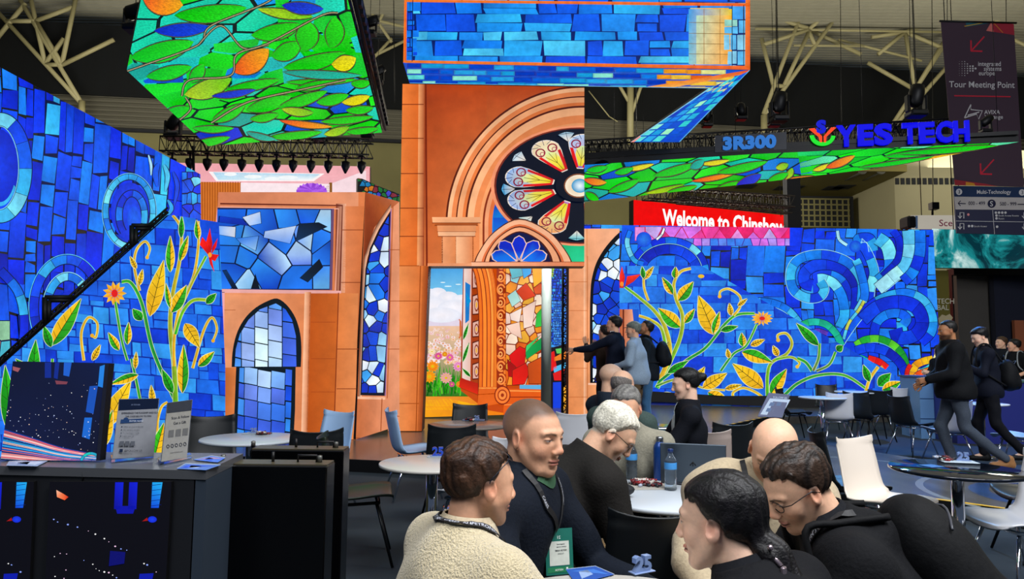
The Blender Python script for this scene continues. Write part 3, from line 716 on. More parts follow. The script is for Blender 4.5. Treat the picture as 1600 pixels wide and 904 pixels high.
    for ang, ln in ((90, 44), (48, 46), (132, 46), (16, 46), (164, 46)):
        t = math.radians(ang); b0 = (811, 409); ux, uy = math.cos(t), -math.sin(t); vx, vy = -uy, ux
        sq = lambda x, y: (x, min(410, y))
        P = [sq(b0[0] + ux * ln * u + vx * v * 12, b0[1] + uy * ln * u * .95 + vy * v * 12) for u, v in ((.04, 0), (.4, -.62), (.68, -1), (.9, -.62), (1, 0), (.9, .62), (.68, 1), (.4, .62))]
        a.poly(P, C('#f4c4b4')); a.up(); m = (sum(p[0] for p in P) / 8, sum(p[1] for p in P) / 8); P = [(m[0] + (x - m[0]) * .88, m[1] + (y - m[1]) * .9) for x, y in P]
        a.poly(P, [C('#0a70e8') if y > 395 else C('#0828c8') for x, y in P]); a.up()
    # pilaster with its capital, then the sill
    vshade(a, 690, 712, 365, 418, C('#f6a470'), C('#e88a50')); vshade(a, 712, 740, 365, 418, C('#ffc090'), C('#e08048')); a.line([(712, 366), (712, 415)], 1.2, C('#a04c20')); a.line([(691, 366), (691, 415)], 1.6, C('#7a2c0a')); a.line([(739, 366), (739, 415)], 1.4, C('#8a3810')); a.up()
    for y0, y1, x0, x1, c in ((339, 348, 675, 751, '#ffb480'), (348, 352, 679, 747, '#b85820'), (352, 362, 683, 744, '#f8a068'), (362, 369, 684, 743, '#ffbc8c')):
        a.strip([(x0, y0), (x0 + 1, y1)], [(x1, y0), (x1 - 1, y1)], C(c), mul(C(c), .8)); a.up(); a.line([(x0, y1), (x1, y1)], 1.1, C('#7a2c0a')); a.up()
    a.strip([(736, 409), (736, 416)], [(916, 409), (916, 416)], C('#ffb890'), C('#e07848')); a.line([(736, 409), (916, 409)], 1, C('#7a2c0a')); a.up()
    a.strip([(668, 411), (668, 416)], [(737, 411), (737, 416)], C('#e89060'), C('#f0a070')); a.up()
    a.build('display', STONE, r); casing(r, a, cl, .35, M_CASE)
great_wall()

# ---- the picture inside the doorway ---------------------------------------------
def door_picture():
    r = wall('led_wall', 'LED screen inside the doorway showing an open carved door and a flower field')
    p0, n = vplane((gx(655, 13.4), 13.4), (gx(848, 13.4), 13.4))
    cl = [[(640, 405), (846.5, 405), (845, 646), (640, 652)]]
    a = Art(p0, n, cl); a.rnd.seed(23); R_ = a.rnd
    a.quadgrad(640, 400, 745, 462, C('#0a86d8'), C('#1090e0'), C('#88d0f0'), C('#70c4ee'), 4, 6)
    a.quadgrad(640, 462, 745, 512, C('#e8e4f4'), C('#f0e8f4'), C('#e4d4e4'), C('#dcd0e4'), 4, 4); a.up()
    for cx_, cy_, rx, ry in ((668, 462, 18, 12), (684, 458, 14, 9), (700, 464, 16, 9), (722, 466, 16, 6), (676, 478, 26, 14), (712, 480, 28, 12), (690, 492, 30, 12)):
        a.disc(cx_, cy_, rx, ry, C('#e8eaf6'), 16, C('#fbf6fc'))
    for x, y, w_ in ((692, 441, 8), (700, 447, 12), (716, 444, 9)): a.disc(x, y, w_ / 2, 1, C('#d8f0fa'), 8)
    a.quadgrad(640, 509, 745, 620, C('#f0c8a8'), C('#f0c0a0'), C('#18780c'), C('#106808'), 4, 8); a.up()
    for i in range(110):
        t = i / 110; y = 512 + 58 * t ** 1.4; x = R_.uniform(660, 730); s_ = 1.2 + 5.5 * t
        a.petals(x, y, s_ * 1.1, 6, s_ * .9, [C('#f8e4e4'), C('#f0c060'), C('#fff4f0'), C('#e8a0b8')][R_.randrange(4)], C('#f0d0d0'), R_.uniform(0, 60), .62); a.layer -= 1
        a.poly(arc(x, y, s_ * .35, s_ * .28, 0, 360, 6)[:-1], C('#e88820'))
    a.up()
    for i in range(70):
        x = R_.uniform(661, 722); x2 = x + R_.uniform(-9, 9); y0 = R_.uniform(600, 619); y1 = y0 - R_.uniform(14, 42)
        a.line(cr([(x, y0), ((x + x2) / 2, (y0 + y1) / 2), (x2, y1)], 3), lambda t: 2.2 * (1 - t) + .3, [C('#0e7a10'), C('#2cae18'), C('#58c828'), C('#085808')][R_.randrange(4)])
    a.up()
    for x, y, s_, c1, c2 in ((676, 572, 10, '#ffa010', '#e87008'), (671, 588, 11, '#ffb010', '#f08008'), (685, 556, 7, '#f070b0', '#c03070'), (703, 558, 7, '#f080b0', '#c84080'), (697, 590, 10, '#f088c8', '#e0c020'), (716, 572, 9, '#f8b0d8', '#d060a0'), (675, 549, 6, '#fff0f0', '#e8c030'), (706, 600, 5, '#e060a0', '#c03070'), (695, 553, 5, '#f0a020', '#d07010'), (718, 600, 6, '#f0a020', '#d07010')):
        a.petals(x, y, s_, 12, s_ * .5, C(c1), C(c2), 0, .95); a.petals(x, y, s_ * .7, 10, s_ * .4, C(c2), C(c1), 15, .95); a.disc(x, y, s_ * .25, s_ * .22, C('#e0c010'), 8)
    # floor inside, door, arch column
    a.quadgrad(640, 619, 790, 655, C('#f0a030'), C('#e87818'), C('#f88000'), C('#f8a808'), 4, 3); a.poly([(640, 628), (700, 622), (780, 640), (640, 640)], C('#ffc018')); a.up()
    a.poly([(724, 400), (845, 400), (845, 655), (760, 640), (720, 610)], C('#c84808')); a.up()
    a.poly([(724, 405), (754, 405), (752, 620), (719, 606)], C('#a83c0c')); a.up()
    a.strip([(725, 410), (722, 590)], [(737, 416), (735, 596)], C('#f0d8d0'), C('#e8b8a8')); a.up()
    for q, c in (([(727, 440), (735, 445), (733, 500), (727, 505)], '#1878c8'), ([(728, 455), (736, 470), (730, 480)], '#0a98d8')): a.poly(q, C(c))
    a.leaf((724, 530), (732, 505), 5, (GN, GN), (DG, GN)); a.leaf((723, 565), (733, 535), 5, (GN, GN), (DG, GN)); a.leaf((735, 588), (722, 575), 5, (DG, GN), (DG, GN))
    for i, y in enumerate((418, 459, 500, 532, 566)):
        h = (34, 34, 28, 30, 28)[i]; a.poly([(738, y + 2), (751, y - 2), (751, y + h - 2), (738, y + h - 1)], C('#5c1c08')); a.up(); a.poly([(739, y + 4), (750, y + 0), (750, y + h - 4), (739, y + h - 3)], C('#e4b0a0')); a.up()
        a.ring(744.5, y + h / 2, 3.5, h * .32, 1, C('#8a3818'), n=10); a.disc(744.5, y + h / 2, 1.5, h * .15, C('#f0b040'), 8)
    a.strip([(716, 500), (718, 500), (718, 526), (716, 526)], [(718, 498), (721, 502), (721, 524), (718, 529)], C('#d86828')); a.up()
    a.strip([(717, 604), (752, 618)], [(719, 590), (752, 600)], C('#e02808'), C('#b81c04')); a.up()
    for k, (w_, c) in enumerate(((30, '#7a2404'), (28, '#f07018'), (22, '#a83408'), (20, '#ff8a28'), (13, '#8a2804'), (11, '#f87c20'), (5, '#b84008'), (3, '#ffa040'))):
        P = cr([(742, 396), (755, 425), (761, 470), (762, 540), (761, 630)], 8); P2 = [(x + 8 - w_ * .25, y) for x, y in P]; a.line(P2, w_, C(c)); a.up()
    a.poly([(748, 604), (780, 604), (782, 630), (746, 636)], C('#e86418')); a.line([(748, 606), (782, 606)], 2, C('#ffa850')); a.line([(747, 616), (782, 614)], 1.4, C('#a03004')); a.up()
    # carved border scrolls
    a.poly([(776, 400), (790, 400), (793, 610), (776, 612)], C('#9a2c04')); a.up()
    for i in range(10):
        y = 412 + i * 20; a.ring(783, y, 7, 9, 2.2, C('#ff9040'), 20 + 180 * (i % 2), 300 + 180 * (i % 2), 14); a.ring(782, y + 1, 3.4, 4.4, 1.6, C('#ffb060'), n=10); a.disc(789, y + 9, 2.4, 3.6, C('#f07c28'), 8)
    # glass beyond
    a.mosaic((790, 400, 848, 602), 0, [C(c) for c in ('#f8b040', '#f0c8b0', '#e8a830', '#f4d0c0', '#88c8d0', '#f09020', '#e06010', '#fce0c8', '#d85008')], C('#8a2c08'), .8, 1.2, jgrid(R_, (790, 400, 848, 602), 14, 15))
    for q, c in (([(793, 412), (812, 404), (822, 430), (800, 436)], '#60b8c8'), ([(812, 404), (832, 402), (830, 428), (818, 436)], '#38a0e0'), ([(792, 462), (806, 452), (814, 470), (800, 480)], '#a8d8d0'), ([(806, 455), (822, 441), (838, 462), (818, 470)], '#d83c08'),
                 ([(830, 405), (847, 400), (847, 440), (834, 450)], '#f8a810'), ([(816, 480), (838, 468), (832, 510), (818, 514)], '#f8d4c4'), ([(796, 490), (816, 480), (812, 504), (798, 500)], '#fce0d4'), ([(790, 508), (812, 502), (816, 530), (798, 520)], '#f6ccb8'),
                 ([(838, 490), (847, 480), (847, 510), (836, 512)], '#30b840'), ([(820, 548), (847, 526), (847, 545), (822, 562)], '#0c9a48'), ([(822, 540), (846, 522), (820, 552)], '#38c868'),
                 ([(795, 555), (812, 540), (822, 545), (820, 572), (800, 576)], '#d80c08'), ([(792, 560), (806, 572), (804, 590), (794, 588)], '#a80804'), ([(800, 578), (822, 566), (828, 580), (820, 600), (800, 602)], '#e01808'), ([(824, 568), (847, 556), (847, 600), (826, 600)], '#c84c10')):
        a.poly(q, C('#701c04')); m = (sum(p[0] for p in q) / len(q), sum(p[1] for p in q) / len(q)); a.up(); a.cell([(m[0] + (x - m[0]) * .96, m[1] + (y - m[1]) * .96) for x, y in q], C(c), .3, 1.2, .85); a.up()
    a.poly([(812, 601), (847, 601), (847, 608), (812, 607)], C('#60b0e0')); a.poly([(788, 607), (848, 608), (848, 655), (786, 655)], C('#e85c10')); a.up()
    a.line([(788, 610), (848, 611)], 2, C('#ff9c48')); a.line([(788, 620), (848, 620)], 1.5, C('#9a2c04')); a.line([(788, 632), (848, 631)], 2, C('#ff8838')); a.up()
    for k, c in ((15, '#8a2404'), (13, '#ff8030'), (9, '#a83408'), (7, '#ff9040'), (3, '#a03008')): a.disc(785, 617, k * .85, k, C(c), 22)
    a.build('display', PLAIN, r); casing(r, a, cl, .1, M_CASE)
    # bright strip screen seen through the gap
    r2 = wall('led_wall', 'narrow blue and yellow mosaic LED strip seen through the doorway gap'); p0, n = vplane((gx(850, 16), 16), (gx(900, 16), 16)); cl = [[(852, 400), (886, 400), (884, 640), (862, 640)]]
    a = Art(p0, n, cl); a.rnd.seed(4)
    a.bricks((850, 398, 890, 545), 5, 5, [C('#1258e8'), C('#0a38c0'), C('#30a0f0'), C('#0a48d8')], C('#040c30'), .5, .2)
    a.bricks((856, 398, 864, 430), 3, 4, [C('#e8f020'), C('#a8d820')], C('#102008'), .4, .2); a.bricks((865, 470, 884, 545), 3, 4, [C('#2070e8'), C('#4898f0')], C('#041040'), .4, .2)
    a.poly([(855, 545), (890, 535), (890, 640), (855, 640)], C('#100810')); a.up()
    for q, c in (([(856, 552), (866, 548), (870, 575), (858, 582)], '#e01010'), ([(866, 558), (884, 548), (884, 560), (866, 564)], '#f08020'), ([(864, 574), (884, 566), (884, 574), (866, 582)], '#50b8f0'), ([(864, 583), (882, 576), (880, 594), (866, 594)], '#e01818'), ([(864, 597), (880, 596), (876, 638), (864, 638)], '#1040e0'), ([(880, 606), (886, 600), (886, 640), (877, 640)], '#f0a828'), ([(868, 545), (880, 543), (878, 552), (870, 552)], '#60c860')): a.poly(q, C(c))
    a.build('display', PLAIN, r2); casing(r2, a, cl, .1, M_CASE)
door_picture()

# ---- right stone pier with the gothic window ------------------------------------
def right_pier():
    r = wall('led_wall', 'orange stone LED pier with a pointed blue window right of the doorway')
    p0, n = vplane((gx(889, 11.9), 11.9), (gx(1000, 12.4), 12.4))
    cl = [[(912, 357), (968, 357), (968, 672), (912, 678)], [(889, 415.5), (912, 415.5), (912, 678), (888, 680)], [(968, 483), (998, 483), (998, 668), (968, 672)]]
    a = Art(p0, n, cl); a.rnd.seed(31)
    a.quadgrad(880, 350, 970, 690, C('#f0a070'), C('#f4b088'), C('#f0a068'), C('#e88848'), 4, 6); a.up()
    vshade(a, 912, 918, 350, 690, C('#ffc49c'), C('#e08850')); a.line([(918, 400), (918, 680)], 1, C('#c06830')); a.up()
    for y in (440, 485, 530, 575, 620): joint(a, 889, 918, y, C('#c86c34'), .9)
    a.up()
    win = cr([(922, 600), (922, 470), (927, 425), (940, 395), (962, 368), (985, 350)], 5) + [(985, 600)]
    a.poly(win, C('#03050c')); a.up()
    w2 = cr([(926, 597), (926, 472), (931, 430), (943, 402), (964, 375), (985, 356)], 5) + [(985, 597)]
    for c in voronoi(jgrid(a.rnd, (920, 352, 972, 600), 13, 17), (920, 352, 972, 600)):
        q = clip_poly([(x, y, 0, 0, 0) for x, y in c], w2)
        if len(q) > 2: a.cell([(x, y) for x, y, *_ in q], WB[a.rnd.randrange(8)], .7, 1.3)
    a.up(); a.poly([(919, 598), (970, 598), (970, 601), (919, 601)], C('#ffc8a8')); a.up()
    a.quadgrad(968, 480, 1000, 690, C('#c05c28'), C('#f8b494'), C('#f0a078'), C('#a04818'), 3, 3); a.up(); a.line([(974, 483), (974, 690)], 2.5, C('#6a2408')); a.poly([(988, 483), (998, 483), (998, 560), (992, 520)], C('#1850c0')); a.up()
    a.build('display', STONE, r); casing(r, a, cl, .1, M_CASE)
right_pier()

# ---- right swirl wall -----------------------------------------------------------
def right_swirl():
    r = wall('led_wall', 'wide blue stained glass LED wall with great spirals on the right')
    p0, n = vplane((gx(912, 18.6), 18.6), (gx(1467, 17.1), 17.1))
    cl = [[(905, 350.5), (1458, 359), (1469, 560), (1470, 634), (905, 616)]]
    a = Art(p0, n, cl); a.rnd.seed(41)
    a.bricks((340, 900, 655, 1480), 32, 24, BL + BRK + BLD, LEAD, .8, .4, 1.4, warp=lambda u, v: (v + 3 * math.sin(u / 40), u))
    # red sign mirrored in the top row of tiles
    PK = [C('#f040a0'), C('#e890e0'), C('#c8a8f0'), C('#f02070'), C('#d870e8'), C('#e03080')]
    a.mosaic((992, 354, 1234, 376), 0, PK, C('#d01050'), .6, 1.2, [(995 + i * 14 + a.rnd.uniform(-4, 4), 362 + (i % 2) * 10) for i in range(18)])
    a.mosaic((1060, 372, 1234, 384), 0, [C('#b090f0'), C('#6088f0'), C('#d870e8'), C('#3a80f0')], C('#4020a0'), .6, 1.2, [(1064 + i * 13, 378 + a.rnd.uniform(-3, 3)) for i in range(14)])
    f = lambda L: pts(L, 5.02, 1200, 340)
    B = lambda L, w_, nc, pal, hi=None: a.band(cr(f(L), 7), w_ * 1.3, max(3, int(nc * .72)), pal, LEAD, 1.0, hi, 1.0)
    HI = C('#9ae0fa')
    # left half arches
    a.band(arc(1045, 425, 58, 50, 178, -5, 40), 11, 9, BLL + BL, LEAD, 1, HI, .8); a.band(arc(1045, 425, 44, 36, 178, 0, 36), 16, 6, BLD, LEAD, 1)
    a.disc(1006, 374, 12, 12, C('#0a48e0'), 18, C('#2a80f0')); a.band(cr([(985, 360), (980, 380), (990, 405), (1005, 412)], 8), 9, 5, BLL, LEAD, 1); a.band(cr([(1038, 356), (1034, 366), (1026, 374)], 6), 5, 2, [C('#e8f4fc')], LEAD, 1)
    a.band(cr([(1175, 470), (1205, 472), (1232, 484), (1250, 505)], 8), 12, 6, BLL, LEAD, 1, HI, .8)
    # large spiral
    B([(640, 900), (650, 700), (630, 560), (560, 470), (470, 440), (400, 450)], 13, 6, BL)
    B([(560, 860), (600, 760), (580, 620), (520, 520), (440, 480), (390, 480)], 13, 6, BLL)
    B([(690, 720), (700, 560), (640, 440), (520, 370), (380, 370), (290, 430), (290, 510), (350, 530)], 15, 9, BLD, None)
    B([(730, 660), (735, 500), (650, 370), (520, 305), (380, 290), (240, 330), (180, 430), (200, 560), (300, 625), (400, 620), (440, 560), (410, 500)], 12, 18, BLL + BL, HI)
    # rising stems
    B([(790, 700), (800, 560), (830, 420), (770, 260), (700, 170), (800, 160), (830, 260)], 12, 10, BLL + BL, HI)
    B([(700, 740), (760, 600), (720, 400), (690, 330)], 11, 6, BLL)
    B([(870, 500), (960, 400), (940, 230), (860, 160)], 17, 6, BLL)
    B([(900, 460), (1020, 330), (1030, 180), (980, 100)], 10, 6, BLD)
    B([(860, 560), (980, 460), (1080, 370), (1110, 230), (1100, 100)], 16, 7, [C('#7ad4f4'), C('#a0e4f6'), C('#58c4f4')], HI)
    B([(1060, 500), (1140, 420), (1190, 280), (1195, 100)], 14, 7, BLL + BL)
    a.disc(1200 + 685 / 5.02, 340 + 225 / 5.02, 9.5, 9.5, C('#0a40dc'), 20, C('#2484f2')); a.band(cr(f([(545, 100), (560, 170), (620, 215)]), 6), 6, 2, [C('#a0dcf8')], LEAD, .8)
    # second spiral, lower right
    B([(560, 980), (640, 860), (740, 740), (900, 630), (1080, 590), (1220, 650), (1290, 780), (1280, 900), (1200, 980)], 12, 13, BLL + BL, HI)
    B([(740, 800), (860, 700), (1020, 660), (1160, 700), (1210, 820), (1150, 920), (1030, 940), (1000, 870)], 17, 10, BLD)
    B([(830, 960), (850, 830), (930, 760), (1030, 750), (1090, 790), (1060, 840)], 12, 8, BL + BLL)
    B([(1130, 1210), (1200, 1210), (1290, 1160), (1340, 1060)], 10, 5, [C('#40c8d8'), C('#f0d090'), C('#e8e0a0'), C('#60d0c8')], HI)
    a.band(cr([(1318, 530), (1326, 505), (1342, 484), (1350, 470)], 8), 6, 5, [C('#50c0e0'), C('#a0d890'), C('#c8d050')], LEAD, .8)
    # green, red and amber arcs at the foot
    f2 = lambda L: pts(L, 3.01, 1200, 340)
    B2 = lambda L, w_, nc, pal, hi=None: a.band(cr(f2(L), 7), w_, nc, pal, LEAD, .8, hi, .8)
    B2([(130, 520), (200, 490), (270, 500), (320, 545), (345, 600)], 12, 5, [C('#20c8b0'), C('#18b890'), C('#18a868'), C('#20c040')])
    B2([(180, 560), (230, 530), (280, 545)], 8, 3, [C('#6038c0'), C('#20a0d0')])
    B2([(410, 600), (460, 572), (530, 570), (600, 605), (640, 660), (660, 740)], 12, 8, [C('#20b838'), C('#18a030'), C('#58c828'), C('#20c860')], C('#80e0a0'))
    B2([(410, 625), (480, 610), (560, 630), (620, 680), (650, 740)], 15, 6, BLD)
    B2([(395, 650), (440, 660), (480, 680)], 10, 3, [C('#18c890'), C('#40d060')]); B2([(470, 660), (520, 675), (560, 705)], 11, 3, [C('#e01010'), C('#f02018')])
    B2([(680, 760), (690, 700), (730, 675), (775, 665)], 13, 5, [C('#f8a010'), C('#f06010'), C('#f8b818')]); B2([(650, 770), (655, 720), (670, 690)], 8, 3, [C('#e82010')]); B2([(690, 800), (700, 740), (775, 710)], 10, 4, [C('#f05010'), C('#f08018')])
    B2([(480, 780), (500, 730), (540, 700)], 7, 4, [C('#e8a020'), C('#f0b830')])
    a.build('display', GLASS, r); casing(r, a, [[(905, 350.5), (1458, 359), (1469, 560), (1470, 645), (905, 622)]], .12, M_CASE)
right_swirl()

def right_floral():
    r = wall('led_wall', 'low blue floral LED wedge with green vines in front of the spirals')
    p0, n = vplane((gx(967, 17.6), 17.6), (gx(1440, 16.3), 16.3))
    cl = [[(967, 415), (1096, 415), (1446, 612), (1446, 638), (1130, 618), (967, 618)], ]
    a = Art(p0, n, cl); a.rnd.seed(47)
    a.bricks((960, 410, 1450, 645), 36, 20, BRK, C('#0a34b4'), .6, .35, 1.15)
    S = lambda L: pts(L, 3.01, 960, 340)
    V = lambda L, w0, w1, c0, c1, curl=False: a.vine(S(L), w0, w1, c0, c1, curl=curl)
    G0, G1, Y0 = C('#0c8a3c'), C('#38b41c'), C('#f0b828')
    V([(200, 800), (260, 680), (310, 560), (320, 460), (290, 380), (280, 310), (310, 255), (360, 238)], 6, 3, G1, Y0)
    V([(215, 760), (260, 640), (240, 520), (190, 440), (110, 370), (50, 325)], 7, 2.6, Y0, G1)
    V([(160, 390), (140, 330), (138, 270)], 3, 2.5, Y0, Y0); V([(240, 600), (220, 520), (170, 480), (115, 460)], 4, 3, G1, Y0)
    V([(210, 770), (340, 670), (430, 610), (520, 500), (580, 455), (660, 450)], 4, 3, G0, G1)
    V([(560, 460), (590, 420), (590, 370), (540, 335), (500, 345), (495, 370)], 3, 2.2, Y0, Y0, True)
    V([(500, 720), (560, 640), (620, 600), (670, 500)], 3, 2.4, G0, G1)
    V([(720, 840), (720, 740), (740, 680), (810, 640), (835, 590), (810, 545), (770, 550), (770, 575)], 4.5, 2.4, G1, Y0, True)
    V([(760, 665), (830, 655), (870, 680), (860, 700)], 3, 2.2, G1, Y0, True); V([(860, 660), (900, 680), (930, 720)], 3.4, 4, G1, G0)
    V([(720, 870), (780, 850), (860, 780), (960, 740), (1080, 740), (1180, 800)], 4.5, 3, G0, C('#48b030'))
    V([(935, 720), (960, 660), (965, 590)], 3.6, 3, C('#707048'), G1); V([(950, 720), (1010, 690), (1040, 630)], 3, 3, C('#606848'), G1)
    V([(560, 850), (560, 820), (610, 800), (680, 830), (730, 880)], 3, 3, Y0, Y0); V([(200, 790), (300, 760), (420, 800), (520, 810)], 3, 2, G0, Y0); V([(1180, 830), (1200, 760), (1240, 700)], 4, 4, Y0, Y0)
    def L(b, t, w_, c, bend=0): b, t = S([b, t]); a.leaf(b, t, w_, c[0], c[1], bend=bend)
    for b, t, w_, c in (((470, 550), (395, 365), 30, LYEL), ((465, 545), (495, 440), 12, LMIX), ((275, 360), (225, 280), 12, LGM), ((300, 390), (372, 300), 19, LGM), ((310, 515), (205, 425), 22, LMIX), ((330, 495), (378, 428), 12, LGM),
                        ((138, 290), (185, 228), 9, LYEL), ((138, 285), (130, 228), 8, LGRN), ((285, 285), (288, 230), 11, LMIX), ((500, 530), (582, 510), 10, LGRN), ((605, 605), (598, 540), 12, LMIX), ((640, 600), (708, 572), 10, LYEL), ((540, 660), (530, 615), 8, LYEL),
                        ((600, 630), (745, 680), 20, LMIX), ((700, 800), (555, 685), 26, LYEL), ((735, 830), (810, 710), 20, LMIX), ((415, 800), (530, 730), 20, LYEL), ((370, 790), (425, 700), 16, LYEL), ((250, 730), (350, 670), 12, LGRN), ((205, 850), (290, 830), 15, LGM),
                        ((440, 820), (540, 870), 18, LGM), ((520, 805), (600, 785), 9, LYEL), ((580, 415), (625, 380), 7, LYEL), ((550, 460), (540, 400), 9, LYEL), ((770, 650), (745, 600), 10, LYEL), ((960, 600), (855, 495), 15, LGRN), ((620, 860), (720, 880), 16, LGRN), ((1000, 870), (830, 870), 15, LYEL),
                        ((1045, 625), (1075, 600), 12, LGRN), ((1200, 770), (1170, 690), 12, LGRN), ((1240, 790), (1300, 730), 18, LGRN), ((1260, 810), (1350, 770), 16, LGM), ((1390, 880), (1420, 830), 14, LYEL), ((1360, 900), (1440, 850), 12, LGRN), ((200, 700), (240, 640), 9, LGRN), ((420, 870), (400, 850), 9, LYEL)): L(b, t, w_, c)
    x, y = S([(695, 473)])[0]; a.petals(x, y, 17, 13, 6, C('#ffd040'), C('#f08a20'), 0, .7); a.disc(x, y, 4.5, 3, C('#e01818'), 12)
    for q in ([(40, 330), (20, 290), (35, 228), (50, 280)], [(50, 325), (60, 275), (125, 265), (90, 300)], [(22, 330), (24, 300), (40, 300), (45, 330)]): a.poly(S(q), [C('#c00808'), C('#ff2010'), C('#ff3818'), C('#d01008')])
    a.up(); x, y = S([(35, 312)])[0]; a.disc(x, y, 3, 4, C('#ff9020'), 10); x, y = S([(408, 275)])[0]; a.disc(x, y, 5, 3, C('#f0c020'), 12)
    a.build('display', GLASS, r); casing(r, a, [[(967, 415), (1096, 415), (1446, 612), (1446, 645), (967, 625)]], .1, M_CASE)
right_floral()

def hang(r, L, top=19.0):
    for x, y, z in L:
        p = onz(x, y, z) if z < 5.7 else at(x, y, z); MB().tube([p, (p.x, p.y, top)], .006 if z < 5.7 else .012, 5).build('hanging_wire', M_CASE, r)
# ---- hanging canopies -----------------------------------------------------------
def flow(a, box, dx, dy, ang, asp, pal, lw, sc=None, ratio=1.0):
    """panes drawn out like leaves along a direction"""
    x0, y0, x1, y1 = box; ca, sa = math.cos(ang), math.sin(ang); cx, cy = (x0 + x1) / 2, (y0 + y1) / 2
    T = lambda x, y: (((x - cx) * ca + (y - cy) * sa) / asp, -(x - cx) * sa + (y - cy) * ca)
    I = lambda u, v: (cx + u * asp * ca - v * sa, cy + u * asp * sa + v * ca)
    c = [T(x, y) for x in (x0, x1) for y in (y0, y1)]; b = (min(p[0] for p in c), min(p[1] for p in c), max(p[0] for p in c), max(p[1] for p in c))
    for cell in voronoi(jgrid(a.rnd, b, dx, dy, .38), b): a.cell([I(*p) for p in cell], pal[a.rnd.randrange(len(pal))], lw, 1.25, .85)
    a.up()
def lens(a, b, t, w_, col, col2, bend=0.0, lead=C('#0a2414'), rim=C('#8a7a50')):
    L = math.hypot(t[0] - b[0], t[1] - b[1]); nx, ny = -(t[1] - b[1]) / L, (t[0] - b[0]) / L; n = 12; path = [(b[0] + (t[0] - b[0]) * i / n + nx * bend * math.sin(math.pi * i / n), b[1] + (t[1] - b[1]) * i / n + ny * bend * math.sin(math.pi * i / n)) for i in range(n + 1)]
    for k, c in ((4.4, lead), (2.2, rim), (1.2, lead)):
        A, B = offs(path, lambda u: w_ * math.sin(math.pi * min(1, max(0, u))) ** .75 + k * (math.sin(math.pi * min(1, max(0, u))) ** .3)); a.strip(A, B, c); a.up()
    A, B = offs(path, lambda u: w_ * math.sin(math.pi * min(1, max(0, u))) ** .75); a.strip(A, B, lambda u: mix(col, col2, u), lambda u: mix(mul(col, .8), mul(col2, .8), u)); a.up()
CG = [C(c) for c in ('#10d010', '#18dc18', '#0cc40c', '#14c830', '#12c8a8', '#14b4b0', '#0a78d0', '#0830c8', '#1ad018', '#18a090', '#0a50d0', '#1ac89a', '#20d414')]
